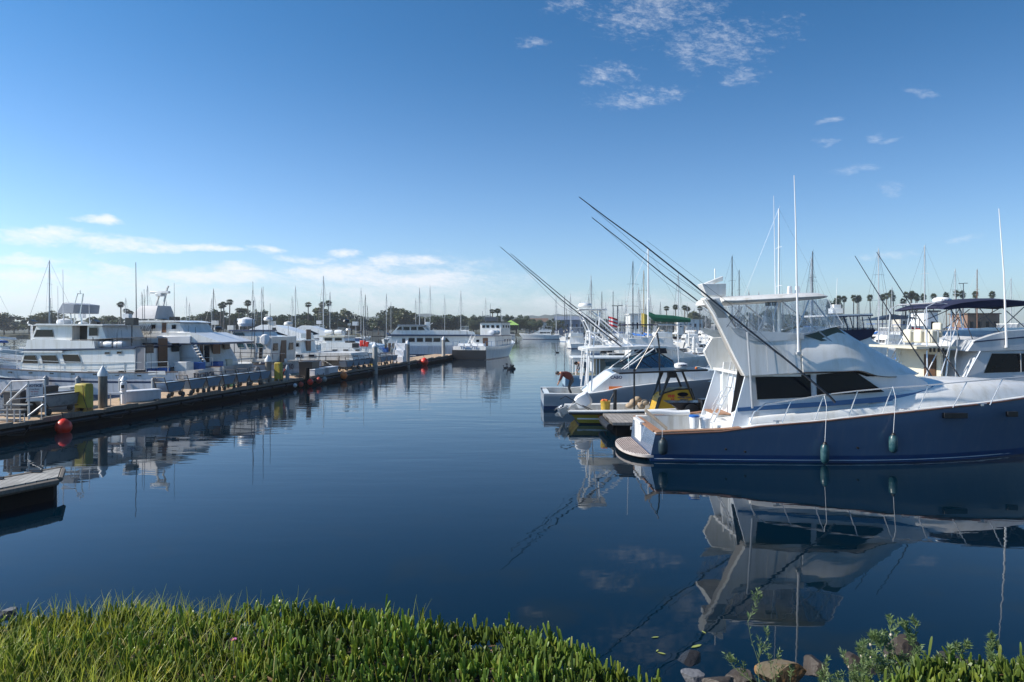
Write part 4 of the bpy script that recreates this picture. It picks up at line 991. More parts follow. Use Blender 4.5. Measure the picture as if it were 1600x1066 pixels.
def g_express(merged, loc, rz, label, L=8.5, hullm=None, canvas=None, group=None, name='cabin_cruiser'):
    K = Kit(merged, name, loc, rz, label, 'boat', group); B = L * .33; sh = lambda t: L * (.10 + .05 * t)
    K.part(hull_mb(L, B, sh, over=L * .12, n=12, cock=None if merged else (.04, .3, .3), boot=.1), 'hull', [antif, navy, hullm or white, white, stripeb, offw])
    z0 = L * .10; yf = lambda x, z: B * .36 - .1 * (z - z0) - (B * .25 * max(0, (x - L * .5) / (L * .35)) ** 2)
    m = MB(); slab(m, [(L * .38, z0 + .1), (L * .40, z0 + .5), (L * .52, z0 + .55), (L * .8, z0 + .45), (L * .88, z0 + .3)], yf, sub=2); K.part(m, 'cabin', white)
    m = MB(); slab(m, [(L * .34, z0 + .45), (L * .38, z0 + 1.0), (L * .46, z0 + 1.05), (L * .62, z0 + .5)], yf); K.part(m, 'windshield', glassd, sm=False)
    if canvas:
        m = MB(); slab(m, [(L * .12, z0 + 1.3), (L * .14, z0 + 1.5), (L * .3, z0 + 1.58), (L * .44, z0 + 1.4), (L * .44, z0 + 1.32)], lin(B * .36)); K.part(m, 'bimini', canvas)
        m = MB()
        for s in (-1, 1):
            for x in (.14, .4): m.tube([(L * x, s * B * .35, z0 + 1.35), (L * .27, s * B * .4, z0 + .1)], .018, 4)
        K.part(m, 'bimini_frame', alu)
    rail(K, L, B, sh, L * .5, L * .95, 3, h=.5)
    return K.done()
def g_sail(merged, loc, rz, label, L=10, mast=12.5, cover=None, group=None, hullm=None, name='sailboat', mm=None):
    K = Kit(merged, name, loc, rz, label, 'sailboat', group); B = L * .3; sh = lambda t: L * (.095 + .03 * (2 * t - 1) ** 2 + .015 * t)
    K.part(hull_mb(L, B, sh, over=L * .14, bs=.6, n=14, tm=.45, boot=.1, wl=.82, p=2.0), 'hull', [antif, stripeb, hullm or white, white, stripeb, offw])
    z0 = L * .1; yf = lambda x, z: B * .28 - .15 * (z - z0) - B * .16 * max(0, (x - L * .45) / (L * .25)) ** 2
    m = MB(); slab(m, [(L * .28, z0), (L * .30, z0 + .42), (L * .6, z0 + .36), (L * .72, z0 + .1)], yf, sub=2); K.part(m, 'cabin', white)
    win_row(K, L * .34, L * .56, z0 + .18, z0 + .30, yf, 3, gap=.25)
    mx = L * .56
    m = MB(); m.tube([(mx, 0, z0 + .3), (mx, 0, z0 + mast)], .085, 8, r1=.06)
    for h in (.48, .74) if mast > 11 else (.55,): m.tube([(mx, -B * .26, z0 + mast * h - .08), (mx, 0, z0 + mast * h), (mx, B * .26, z0 + mast * h - .08)], .022, 4)
    m.tube([(mx, 0, z0 + mast), (mx - .12, 0, z0 + mast + .25)], .012, 4); K.part(m, 'mast', mm or alu)
    m = MB(); m.tube([(mx, 0, z0 + 1.55), (mx - L * .42, 0, z0 + 1.5)], .06, 6); K.part(m, 'boom', alu)
    m = MB(); m.tube([(mx - .05, 0, z0 + 1.9), (mx - .6, 0, z0 + 1.72), (mx - L * .25, 0, z0 + 1.68), (mx - L * .41, 0, z0 + 1.62)], [.10, .16, .15, .09], 8); K.part(m, 'sail_cover', cover or canvasb)
    m = MB(); r_ = .007 if not merged else .012
    m.tube([(mx, 0, z0 + mast), (L * .98, 0, sh(1))], r_ * 1.6, 3); m.tube([(mx, 0, z0 + mast), (.05, 0, sh(0))], r_, 3)
    for s in (-1, 1): m.tube([(mx, 0, z0 + mast * .98), (mx, s * B * .26, z0 + mast * .5), (mx - .1, s * B * .44, z0)], r_, 3)
    K.part(m, 'rigging', dkalu)
    rail(K, L, B, sh, L * .05, L * .9, 5 if not merged else 3, h=.55, bs=.6)
    return K.done()
def g_skiff(merged, loc, rz, label, L=6.2, canvas=None, group=None, hullm=None, name='centre_console_boat'):
    K = Kit(merged, name, loc, rz, label, 'boat', group); B = L * .33; sh = lambda t: L * (.09 + .045 * t)
    K.part(hull_mb(L, B, sh, over=L * .12, n=10, cock=(.08, .8, .25), cw=.12, boot=.07), 'hull', [antif, navy, hullm or white, white, stripeb, offw])
    m = MB(); slab(m, [(L * .40, .25), (L * .40, 1.25), (L * .5, 1.35), (L * .56, 1.0), (L * .60, .25)], lin(.38)); K.part(m, 'console', white)
    m = MB(); m.box((L * .34, 0, .6), (.45, .8, .7)); K.part(m, 'seat', offw)
    m = MB(); m.loft([[Vector((-.15 + x * w, y * .2 * w, z)) for x, y in ((-.3, -1), (.22, -1), (.22, 1), (-.3, 1))] for z, w in ((.75, .8), (.95, 1), (1.25, .95), (1.35, .6))]); m.box((-.18, 0, .45), (.16, .14, .75)); K.part(m, 'outboard_motor', rnd.choice([plastw, plastw, black]))
    if canvas:
        m = MB(); m.box((L * .46, 0, 2.35), (L * .32, B * .7, .06)); K.part(m, 't_top', canvas)
        m = MB()
        for s in (-1, 1):
            for x in (.38, .55): m.tube([(L * x, s * B * .3, 2.32), (L * (x + .01), s * .4, .3)], .025, 4)
        K.part(m, 'top_support', alu)
    return K.done()
# ================================================================== LEFT DOCK
def EX(y): return -17.0 + .168 * (y - 22.8)
DA = math.atan2(1, .168)                 # dock direction
def DP(px, off=0.0, z=.53):              # point on the dock at a picture column, off metres behind the water edge
    a = (px - 800) / FX; y = (-17.0 - .168 * 22.8 - off) / (a - .168); return Vector((a * y, y, z))
y0_, y1_ = 9.0, 84.0
c = Vector(((EX(y0_) + EX(y1_)) / 2, (y0_ + y1_) / 2, 0)); Ld = math.hypot(EX(y1_) - EX(y0_), y1_ - y0_)
dk_ = empty('main_dock', c, DA, 'long tan planked main dock running away along the party boats', 'dock')
WD = 2.8
m = MB(); m.box((0, WD / 2, .49), (Ld, WD, .08)); m.build('deck_planks', deckt, dk_, sm=False)
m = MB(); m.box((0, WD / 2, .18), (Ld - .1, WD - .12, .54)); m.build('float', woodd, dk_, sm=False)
m = MB(); m.box((0, -.04, .485), (Ld, .08, .11)); m.box((0, WD + .04, .485), (Ld, .08, .11))
for i in range(26): m.box((-Ld / 2 + i * 3 + 1.4, -.02, .565), (1.8, .13, .07))
m.build('edge_timber', woodp, dk_, sm=False)
m = MB()
for i in range(46): m.tube([(-Ld / 2 + i * 1.65, -.10, .28), (-Ld / 2 + i * 1.65 + 1.5, -.10, .28)], .07, 6)
m.build('tyre_fender_strip', black, dk_)
m = MB(); pts = []
for i in range(60): pts.append((-2 + i * .35, -.13, .34 - .10 * abs(math.sin(i * .21))))
m.tube(pts, .012, 4); m.build('water_hose', plastw, dk_)
qd = random.Random(3)
for i in range(22):
    x = -28 + i * 2.9 + qd.uniform(-.5, .5); m = MB(); m.tube([(x - .16, .16, .60), (x + .16, .16, .60)], .022, 6); m.box((x, .16, .565), (.12, .06, .07)); m.build('cleat', blackp, dk_)
for i in range(7):
    x = -24 + i * 7.3; c0_ = Vector((x, qd.uniform(.5, 1.9), .55)); m = MB(); m.tube([c0_ + Vector((math.cos(a * .6) * (.16 + a * .006), math.sin(a * .6) * (.16 + a * .006), a * .003)) for a in range(34)] + [c0_ + Vector((.6, .3, 0)), c0_ + Vector((1.1, .2, 0))], .016, 5); m.build('coiled_hose', [plastw, yellowb, M('green_hose', (.03, .16, .06), .5), blackp][i % 4], dk_)
for i in range(14):
    x = -29 + i * 4.6; m = MB(); m.tube([(x, -.03, .5), (x + .4, -.16, .2), (x + 1.0, -.17, .12), (x + 1.5, -.03, .5)], .016, 5); m.build('edge_rope', M('tarred_rope', (.05, .045, .04), .8), dk_)
# nearer small dock, lower left corner
nd = empty('finger_dock', (-10.6, 15.0, 0), 0, 'bleached grey timber finger dock end at the lower left', 'dock')
A = at(90, 745.5, 15.1); A.z = 0; Bp = at(95, 731, 16.1); Bp.z = 0; C1 = at(0, 763, 14.05); 
d_ = (Vector((C1.x, C1.y, 0)) - Vector((A.x, A.y, 0))).normalized(); 
ol = [A - Vector((0, 0, 0)), Bp, Bp + d_ * 6, A + d_ * 6]
ol = [v - nd.location for v in ol]
m = MB(); m.ext([v + Vector((0, 0, .42)) for v in ol], (0, 0, .08)); m.build('deck_planks', plank_mat('bleached_planks', (.38, .37, .34), (.31, .30, .28), .14, R(76)), nd, sm=False)
cc = sum(ol, Vector()) / 4
m = MB(); m.ext([v * .97 + cc * .03 + Vector((0, 0, -.3)) for v in ol], (0, 0, .72)); m.build('float', woodd, nd, sm=False)
m = MB(); m.tube([ol[0] + Vector((.03, -.05, .40)), ol[3] + Vector((.03, -.05, .40))], .075, 6); m.tube([ol[1] + Vector((0, .05, .48)), ol[2] + Vector((0, .05, .48))], .05, 6); m.tube([ol[0] + Vector((.05, 0, .44)), ol[1] + Vector((.05, 0, .44))], .06, 6)
m.build('edge_timber', woodp, nd)
m = MB()
for q_ in (.5, 1.3): v = ol[1] + (ol[2] - ol[1]).normalized() * q_ + Vector((0, -.1, .5)); m.box(v, (.25, .10, .05)); m.tube([v + Vector((-.15, 0, .05)), v + Vector((.15, 0, .05))], .02, 5)
m.build('cleat', blackp, nd)
# pilings
def piling(px, off, r, ztop, label, mt=woodp, cap=True):
    v = DP(px, off, -.4); o = MB().lathe([(r, 0), (r * 1.02, .6), (r, 1.0), (r * .97, ztop + .4)], v, 16).build('dock_piling', mt, None, ang=60); tag(o, label, 'piling', 'pilings along the main dock')
    if cap: MB().lathe([(r * 1.12, 0), (r * 1.14, .12), (.02, .42)], v + Vector((0, 0, ztop + .38)), 16).build('piling_cap', plastw, o)
piling(160.5, .45, .17, 1.85, 'white capped timber piling nearest on the main dock')
piling(419, .9, .19, 1.75, 'white capped piling beside the far yellow post')
piling(480, -.25, .15, 1.2, 'short piling with a white lamp beside the white dock boxes', woodd, False)
piling(586, -.1, .22, 2.2, 'piling near the stern of the low sport boat', concr)
piling(637, .1, .2, 2.2, 'piling by the red buoy toward the dock end', concr)
piling(693, .3, .2, 2.4, 'farthest grey piling at the end of the main dock', concr)
# yellow pump out posts
def yellow_post(px, off, w, h, label):
    v = DP(px, off); o = empty('yellow_bollard', v, DA - math.pi / 2, label, 'bollard', 'yellow posts on the dock')
    m = MB(); m.box((0, 0, h / 2 + .08), (w, w * .75, h - .1), taper=.98); m.box((0, 0, h + .03), (w * .9, w * .6, .06)); m.build('post', yellowb, o, bev=.025)
    m = MB()
    for s in (-1, 1): m.box((s * w * .36, 0, .10), (w * .28, w * .8, .2), taper=.6)
    m.build('foot', M('rusty_yellow', (.45, .22, .03), .6, var=.3, scale=9), o, bev=.01)
    m = MB(); m.tube([(w * .25, -w * .4, h), (w * .36, -w * .42, h * .5), (w * .6, -w * .3, .05)], .012, 5); m.build('cable', blackp, o)
yellow_post(131, .45, .52, 1.02, 'mustard yellow square post by the big red buoy')
yellow_post(435, .5, .42, 1.08, 'mustard yellow square post farther along, beside the second white capped piling')
# power pedestal and dock boxes
v = DP(193, .8); o = empty('power_pedestal', v, 0, 'white dock power pedestal with domed lamp beside the white dock box', 'pedestal')
MB().lathe([(.10, 0), (.10, .55), (.13, .58), (.13, .9), (.10, .92), (.09, 1.0)], v * 0, 12).build('column', plastw, o)
MB().lathe([(.09, .98), (.15, 1.0), (.06, 1.14), (.02, 1.2)], v * 0, 12).build('lamp_hood', plastw, o); MB().box((.02, -.12, .74), (.12, .03, .14)).build('socket', blackp, o)
def dock_box(px, off, L, label, ang=DA, h=.52, mt=plastw):
    v = DP(px, off); o = empty('dock_box', v, ang, label, 'storage box', 'white boxes on the dock')
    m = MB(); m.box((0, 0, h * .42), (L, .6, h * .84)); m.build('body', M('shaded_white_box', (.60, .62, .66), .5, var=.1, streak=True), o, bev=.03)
    m = MB(); m.box((0, 0, h * .9), (L + .06, .66, h * .12), taper=.95); m.build('lid', mt, o, bev=.02)
dock_box(220, .8, 1.5, 'white dock box behind the power pedestal', DA - .5)
dock_box(497, .3, 2.2, 'nearer white dock box above the orange buoys')
dock_box(512, .3, 2.2, 'farther white dock box above the orange buoys')
MB_p = DP(180, .5); m = MB(); m.box(MB_p + Vector((0, 0, .52)), (.55, .3, .04)); m.tube([MB_p + Vector((-.2, 0, 0)), MB_p + Vector((-.2, 0, .5))], .02, 5); m.tube([MB_p + Vector((.2, 0, 0)), MB_p + Vector((.2, 0, .5))], .02, 5); tag(m.build('hose_stand', alu, None), 'small grey metal stand between piling and pedestal', 'stand')
# buoys
def buoy(px, off, r, mt, label, z=.22, y=None):
    v = DP(px, off, z); o = MB().lathe([(.02, -r * 1.05), (r * .6, -r * .85), (r * .95, -r * .35), (r, .1 * r), (r * .82, .58 * r), (r * .42, .92 * r), (.04, 1.08 * r)], v, 18).build('mooring_buoy', mt, None, ang=90); tag(o, label, 'buoy', 'buoys along the dock edge')
    MB().tube([v + Vector((0, 0, r)), v + Vector((-.1, .05, r + .25)), DP(px, .1, .56)], .015, 5).build('buoy_rope', black, o)
buoy(99, -.42, .28, redp, 'biggest red ball buoy at the near end of the dock', .20)
buoy(461, -.3, .12, plastw, 'small white ball buoy leftmost of the far cluster')
buoy(470, -.3, .16, redd, 'dull red buoy between two whitish buoys')
buoy(484, -.4, .22, redp, 'bright red buoy under the black crates', .3)
buoy(498, -.4, .20, redd, 'dull red buoy under the nearer white dock box', .3)
buoy(507, -.4, .17, M('pale_buoy', (.45, .42, .36), .5, var=.2), 'pale grey buoy under the farther white dock box', .3)
buoy(537, -.45, .26, orange, 'pale orange buoy beside the blue carts', .35)
buoy(663, -.45, .40, redp, 'bright red buoy near the dock end', .35)
# gangway stairs, railings and notice board, near end
st = empty('gangway_stairs', DP(18, 1.2), DA, 'grey metal gangway steps with white handrail at the near dock end', 'stairs')
def loc(px, py, yy): 
    v = at(px, py, yy); return st.matrix_basis.inverted() @ v
bpy.context.view_layer.update()
mi = Matrix.Translation(st.location) @ Matrix.Rotation(DA, 4, 'Z'); mi = mi.inverted()
def LP(px, py, yy): return mi @ at(px, py, yy)
YS = 23.6
m = MB()
for i, (px0, px1, py) in enumerate(((10, 46, 634), (4, 36, 642), (0, 33, 650), (-6, 30, 657))): a = LP(px0, py, YS); b = LP(px1, py, YS + .3); m.loft([[a + Vector((dx, dy, dz)) for dx, dz, dy in ((-.14, 0, 0), (.14, 0, 0), (.14, .05, 0), (-.14, .05, 0))], [b + Vector((dx, dy, dz)) for dx, dz, dy in ((-.14, 0, 0), (.14, 0, 0), (.14, .05, 0), (-.14, .05, 0))]])
m.build('step', concr, st)
m = MB()
for a, b in (((11, 631), (43, 601)),): m.tube([LP(*a, YS), LP(*b, YS)], .035, 6)
m.build('white_handrail', white, st)
m = MB()
for a, b, w_ in (((-10, 628), (18, 596), .025), ((18, 596), (70, 594), .025), ((17, 597), (17, 640), .025), ((44, 596), (46, 655), .025), ((70, 594), (71, 650), .025), ((11, 630), (11, 662), .03), ((31, 640), (31, 662), .025), ((22, 640), (22, 663), .025), ((38, 646), (38, 660), .02), ((44, 650), (68, 632), .035), ((15, 624), (70, 620), .02), ((-10, 640), (0, 620), .03)):
    m.tube([LP(*a, YS), LP(*b, YS)], w_, 6)
m.build('railing', alu, st)
nb = empty('notice_board', at(54, 625, 24.2), R(20), 'white notice board with blue heading on the gangway railing', 'sign')
m = MB(); m.box((0, 0, .28), (.50, .03, .62)); m.build('board', plastw, nb, bev=.005)
put_text('NOTICE', .12, (0, -.019, .50), (1, 0, 0), (0, 0, 1), inkb, 'heading', nb)
for i, t_ in enumerate(('Crew Boats', 'No Entry', 'to dock', 'Permit only')): put_text(t_, .062, (0, -.019, .38 - i * .085), (1, 0, 0), (0, 0, 1), inkb if i != 1 else inkr, 'small_print', nb, bold=False)
m = MB(); m.box((0, 0, -.04), (.54, .05, .03)); m.tube([(-.2, .03, -.75), (-.2, .03, .6)], .02, 5); m.tube([(.2, .03, -.75), (.2, .03, .6)], .02, 5); m.build('frame', alu, nb)
# clutter near the stairs: crates and dark equipment
def crate(px, off, d, mt, label, zz=.53, rz=DA):
    v = DP(px, off, zz); o = empty('crate', v, rz, label, 'crate', 'crates near the gangway')
    MB().box((0, 0, d[2] / 2), d, taper=1.06).build('body', mt, o, bev=.02); MB().box((0, 0, d[2] * .93), (d[0] * 1.08, d[1] * 1.08, .05)).build('rim', mt, o)
crate(32, 1.6, (.7, .7, .95), M('dark_crate', (.03, .03, .035), .6), 'dark crate behind the gangway steps')
crate(70, 1.9, (.6, .6, 1.0), M('dark_crate2', (.035, .035, .04), .6), 'dark crate to the right of the notice board')
crate(90, 1.9, (1.5, .7, .75), M('grey_tub', (.24, .28, .33), .6, var=.2), 'grey blue fish tub behind the grey dock cart')
crate(112, 2.1, (.8, .6, .85), M('pale_tub', (.50, .50, .48), .6, var=.2), 'pale tub behind the yellow post')
crate(483, .7, (1.1, .9, 1.0), blackp, 'stack of black gear under a white lamp beside the dock boxes')
# carts
def cart_proto(mt, L=1.25):
    o = empty('dock_cart', (0, 0, 0), 0, '', 'cart', 'blue carts lined up on the dock')
    m = MB(); rings = [[Vector((sx * L * a / 2, sy * .34 * a, z)) for sx, sy in ((-1, -1), (1, -1), (1, 1), (-1, 1))] for z, a in ((.30, .72), (.52, .88), (.74, 1.0))]; m.loft(rings); m.build('tub', mt, o, bev=.02)
    m = MB(); m.tube([(-L / 2, -.35, .75), (L / 2, -.35, .75), (L / 2, .35, .75), (-L / 2, .35, .75), (-L / 2, -.35, .75)], .022, 5); m.build('rim', black, o)
    m = MB()
    for s in (-1, 1): m.tube([(-L * .62, s * .3, 1.0), (-L * .38, s * .3, .3), (L * .35, s * .3, .26), (L * .48, s * .3, .7)], .02, 5)
    m.tube([(-L * .62, -.3, 1.0), (-L * .62, .3, 1.0)], .02, 5); m.build('frame', blackp, o)
    for x in (-.38, .38):
        for s in (-1, 1): m = MB(); m.lathe([(.11, -.03), (.13, -.02), (.13, .02), (.11, .03)], (0, 0, 0), 12, axis='Y'); w_ = m.build('wheel', black, o); w_.location = (x * L, s * .3, .13)
    return o
cp1 = cart_proto(cartb); spots = [(266, .45), (300, .45), (326, .42), (350, .42), (372, .42), (391, .42), (407, .42), (541, .5), (551, .5), (560, .5), (569, .5), (577, .5), (594, .5), (603, .5), (612, .5)]
far_n = ['just past the pale orange buoy', 'second past the pale orange buoy', 'third past the pale orange buoy', 'between the orange buoy and the concrete piling', 'just left of the concrete piling', 'just right of the concrete piling', 'second right of the concrete piling', 'touching the white boarding steps']
names = ['nearest blue dock cart of the row, just past the white dock box', 'second blue dock cart from the white dock box', 'third blue dock cart from the white dock box', 'fourth blue dock cart, in the middle of the near row', 'fifth blue dock cart of the near row', 'blue dock cart next to last before the white capped piling', 'blue dock cart touching the second white capped piling']
for i, (px, off) in enumerate(spots):
    o = cp1 if i == 0 else copy_tree(cp1); v = DP(px, off); o.location = v; o.rotation_euler = (0, 0, DA + rnd.uniform(-.06, .06))
    o['label'] = names[i] if i < len(names) else 'small far blue cart ' + far_n[i - 7]
    if i >= len(names): o['group'] = 'far row of blue carts'
gc = cart_proto(M('grey_cart_tub', (.30, .32, .33), .6, var=.25, scale=5), 1.9); gc.location = DP(93, .9); gc.rotation_euler = (0, 0, DA - .1); gc['label'] = 'large grey dock cart between the gangway and the yellow post'; gc['group'] = 'dock carts'
ex = DP(449, .35); m = MB(); m.lathe([(.11, 0), (.12, .1), (.12, .75), (.07, .88), (.03, .95)], ex, 12); o = tag(m.build('hydrant_pedestal', M('blue_grey_paint', (.28, .34, .42), .5), None), 'blue grey pedestal with red hose beside the far yellow post', 'pedestal')
MB().tube([ex + Vector((-.12, -.1, .7)), ex + Vector((-.25, -.1, .35)), ex + Vector((-.28, -.1, .05))], .05, 6).build('red_hose', redd, o)
bs = DP(625, .5); o = empty('boarding_steps', bs, DA, 'white boarding steps on the dock before the last buoy', 'steps'); m = MB()
for i in range(3): m.box((i * .4 - .4, 0, .28 + i * .3), (.42, .9, .56 + i * .6 - .0), k=0)
m.build('steps', plastw, o, bev=.02); m = MB()
for s in (-1, 1): m.tube([(-.7, s * .45, .9), (.5, s * .45, 2.1)], .03, 5); m.tube([(-.6, s * .45, 0), (-.6, s * .45, 1.0)], .03, 5)
m.build('handrail', plastw, o)
# ================================================================== PARTY BOATS stern-to along the dock
HW = math.atan2(.166, -.986)
def stern(px, beam, off=3.05):
    """root for a boat whose nearer stern corner sits at picture column px behind the dock"""
    p = DP(px, off, 0); l = Vector((-math.sin(HW), math.cos(HW), 0)); return (p - l * (beam / 2))
def party(px, beam, L, sheer, label, hullm, stripe, off=3.05, name='party_fishing_boat', cat='boat'):
    p = stern(px, beam / .98, off); r = empty(name, (p.x, p.y, 0), HW, label, cat); FR = Frame((p.x, p.y), HW)
    hull_mb(L, beam, sheer, over=L * .12, bs=.95, tm=.5, p=2.8, boot=.15, stripe=stripe, n=26, cw=.12, toe=.5, wl=.93).build('hull', [antif, navy, hullm, white, navy, grpgrey], r, ang=50)
    return r, FR
def house(FR, r, pts, hw, name='cabin', mt=None, tap=.03, yl=None, bev=0):
    yl = hw if yl is None else yl; P = FR.Q(pts, yl); z0 = min(z for _, z in P); yf = lambda x, z: hw - tap * (z - z0)
    o = slab(MB(), P, yf).build(name, mt or white, r, sm=False, bev=bev); return yf
def wins(FR, r, yf, yl, lst, mt=glassd, name='window', d=.015, frame=.02):
    for pts in lst:
        P = FR.Q(pts, yl); m = MB(); plate(m, P, yf, 1, d, .03); o = m.build(name, mt, r, sm=False)
        if frame: f_ = MB(); PP = [Vector((x, yf(x, z) + d + .005, z)) for x, z in P]; f_.tube(PP + [PP[0]], frame, 4); f_.build('window_frame', alu, o)
def rct(x0, x1, y0, y1, sl=0): return [(x0 + sl, y0), (x1 + sl, y0), (x1, y1), (x0, y1)]
def tube_px(FR, r, name, segs, rad, mt, yl):
    m = MB()
    for s in segs: m.tube([FR.P3(a, b, yl) for a, b in s], rad, 5)
    return m.build(name, mt, r)
capm = M('brown_cap_rail', (.09, .06, .05), .5); fendw = M('grey_fender', (.32, .33, .34), .5)
def dress(r, L, beam, sheer, seed, rods=10, rail_h=.55):
    q = random.Random(seed); hb_ = hull_mb(L, beam, sheer, over=L * .12, bs=.95, tm=.5, p=2.8, boot=.15, n=26, cw=.12, toe=.5, wl=.93); P = []
    for ring in hb_.rings[:-2]: P.append(ring[6].copy())
    MB().tube([v + Vector((0, .02, .0)) for v in P], .035, 5).build('cap_rail', capm, r)
    m = MB(); m.tube([v + Vector((0, -.10, rail_h)) for v in P[1:]], .018, 4); m.tube([v + Vector((0, -.10, rail_h * .5)) for v in P[1:]], .012, 4)
    for v in P[1::2]: m.tube([v + Vector((0, -.10, 0)), v + Vector((0, -.10, rail_h))], .016, 4)
    m.build('side_rail', alu, r)
    for i in range(9):
        x = L * (.12 + .07 * i); MB().box((x, beam * .5 * fbeam(x / L, .95, .5, 2.8) - .02, (sheer[0] + .02 * i) * .84), (.22, .06, .07)).build('scupper', blackp, r)
    for i in range(5):
        x = q.uniform(L * .2, L * .62); z = q.uniform(3.6, 4.6); mm_ = q.choice([plastw, alu, offw, blackp]); m = MB(); y = q.uniform(-.8, .9); s = q.uniform(.18, .42)
        if i % 2: m.lathe([(s * .8, 0), (s, s * .3), (s * .8, s * .8), (.03, s)], (x, y, z - .2), 10)
        else: m.box((x, y, z), (s * 1.3, s, s))
        m.tube([(x, y, z), (x, y, z - 1.2)], .03, 5); m.build('roof_fitting', mm_, r, bev=0)
    m = MB()
    for i in range(rods):
        x = q.uniform(.6, L * .35); y = q.choice((-1, 1)) * beam * .42; m.tube([(x, y, 1.5), (x + q.uniform(-.2, .2), y, 3.4 + q.uniform(0, .6))], .014, 4, r1=.006)
    m.build('fishing_rod', blackp, r)
    for i in range(6):
        m = MB(); x = q.uniform(.4, 4.0); y = q.uniform(-beam * .3, beam * .3); s = q.uniform(.35, .8); m.box((x, y, 1.05 + s / 2), (s, s * .8, s * 1.1)); m.build('deck_box', q.choice([plastw, offw, canvasb, cream, plastb, grpgrey]), r, bev=.03)
    for i in range(4):
        x = 1.5 + i * 2.6; v = P[min(len(P) - 1, int(x / L * 26))]; m = MB(); m.lathe([(.03, -.45), (.13, -.36), (.14, .3), (.03, .42)], (v.x, v.y + .14, .75), 10); m.build('fender', fendw, r)
    m = MB(); m.tube([(.1, beam * .4, 1.3), (-.8, beam * .45, .9), (-1.3, beam * .5, .6)], .018, 4); m.tube([(.1, -beam * .4, 1.3), (-.8, -beam * .45, .9), (-1.3, -beam * .5, .6)], .018, 4); m.build('mooring_line', offw, r)
# --- boat 1
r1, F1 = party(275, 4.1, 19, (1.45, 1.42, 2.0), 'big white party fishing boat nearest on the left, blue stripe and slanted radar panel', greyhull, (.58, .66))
yf = house(F1, r1, [(31, 573), (30, 571), (37, 550), (95, 549), (209, 544), (211, 579), (31, 582)], 1.9, 'cabin')
house(F1, r1, [(29, 551), (37, 548.5), (97, 548.5), (97, 551)], 1.98, 'visor')
yu = house(F1, r1, [(38, 547.5), (42, 531), (69, 530), (110, 532), (146, 533), (148, 546.5)], 1.88, 'upper_bulwark')
house(F1, r1, [(37, 548.3), (37, 545.6), (180, 544.2), (200, 541), (212, 541.5), (208, 545.8)], 1.95, 'deck_edge_stripe', navy)
yw = house(F1, r1, [(48, 530), (57, 508), (112, 508), (112, 532)], 1.55, 'wheelhouse')
house(F1, r1, [(50, 508.5), (57, 505.8), (130, 506.5), (160, 507), (160, 509)], 1.75, 'wheelhouse_roof')
yb2 = house(F1, r1, [(136, 532), (136, 507), (158, 508), (166, 530)], 1.5, 'chart_room')
house(F1, r1, [(112, 531), (112, 509), (136, 509), (136, 531)], 1.0, 'shaded_recess', M('recess_shade_dark', (.05, .045, .04), .7))  # dark block holds the shade of the open gap in its colour
wins(F1, r1, yw, 1.55, [[(57, 515), (82, 515), (84.5, 527), (52.7, 527)]])
wins(F1, r1, yb2, 1.5, [rct(139, 153, 511.5, 525)])
wins(F1, r1, yf, 1.9, [[(38, 555), (55, 555), (59.5, 568), (35, 568)], [(63, 555), (87, 555), (92, 568), (67, 568)], [(96.5, 554), (122, 554), (127, 567), (101, 567)], rct(163, 171, 550, 553.5), rct(182, 190, 549, 553)])
wins(F1, r1, yf, 1.9, [rct(211.5, 226, 544, 578)], M('grey_doorway', (.20, .20, .22), .6), 'doorway', d=-.3 + .32)
wins(F1, r1, lambda x, z: 4.1 / 2 * .97, 2.0, [rct(a, a + 16, 580.5, 586, -1.5) for a in (122, 146, 170)] + [rct(a, a + 13, 580, 585.5, -1) for a in (198, 232, 246)], M('sunlit_port_white', (.74, .73, .70), .5), 'sunlit_port_plate', d=.03, frame=0)  # white plates put sunlight showing through the freeing ports into the colour
m = MB()
for px in (154, 170.5, 187): a = F1.P3(px, 538.5, 1.4); m.lathe([(.02, -.27), (.18, -.25), (.205, -.05), (.205, .05), (.18, .25), (.02, .27)], a, 14, axis='X')
m.build('life_raft_canister', plastw, r1, ang=50)
tube_px(F1, r1, 'upper_rail', [[(110, 532), (230, 527), (260, 527)], [(145, 527), (145, 545)], [(175, 528), (175, 545)], [(205, 528), (205, 543)], [(228, 527), (228, 543)]], .022, blackp, 1.85)
m = MB(); P = [F1.P3(96, 490, .6), F1.P3(105, 473, .6), F1.P3(124, 476, .6), F1.P3(122, 490, .6)]; m.ext([Vector((v.x, .95, v.z)) for v in P], (0, -1.9, 0)); m.build('radar_panel', M('grey_blue_panel', (.34, .36, .40), .5), r1, bev=.03)
tube_px(F1, r1, 'radar_arch', [[(116, 508), (117, 473), (121, 459), (130, 459), (125, 490), (128, 508)], [(99, 490), (100, 507)], [(110, 490), (112, 507)], [(125, 459), (125, 454)]], .035, steel, .7)
a = F1.P3(101, 506, .4); MB().lathe([(.35, -.05), (.42, .06), (.38, .22), (.1, .3)], a, 14).build('radar_dome', plastw, r1)
for px, y0, y1 in ((91, 447, 507), (100, 421, 507), (80, 466, 507), (139, 474, 507), (107, 560, 500)):
    pass
for px, yt, yb_ in ((91, 447, 575), (99, 421, 507), (80, 466, 507), (140, 474, 507)): MB().tube([F1.P3(px, yb_, 1.5), F1.P3(px - 1, yt, 1.5)], .026, 5, r1=.012).build('antenna', dkalu if px == 80 else plastw, r1)
m = MB()
for px in (52, 150): m.box(F1.P3(px, 504, 1.2), (.35, .3, .22), ry=R(-20))
m.build('floodlight', blackp, r1)
put_text('PACIFICA', .46, (-.05, -.3, 1.08), (0, -1, 0), (0, 0, 1), navy, 'boat_name', r1)
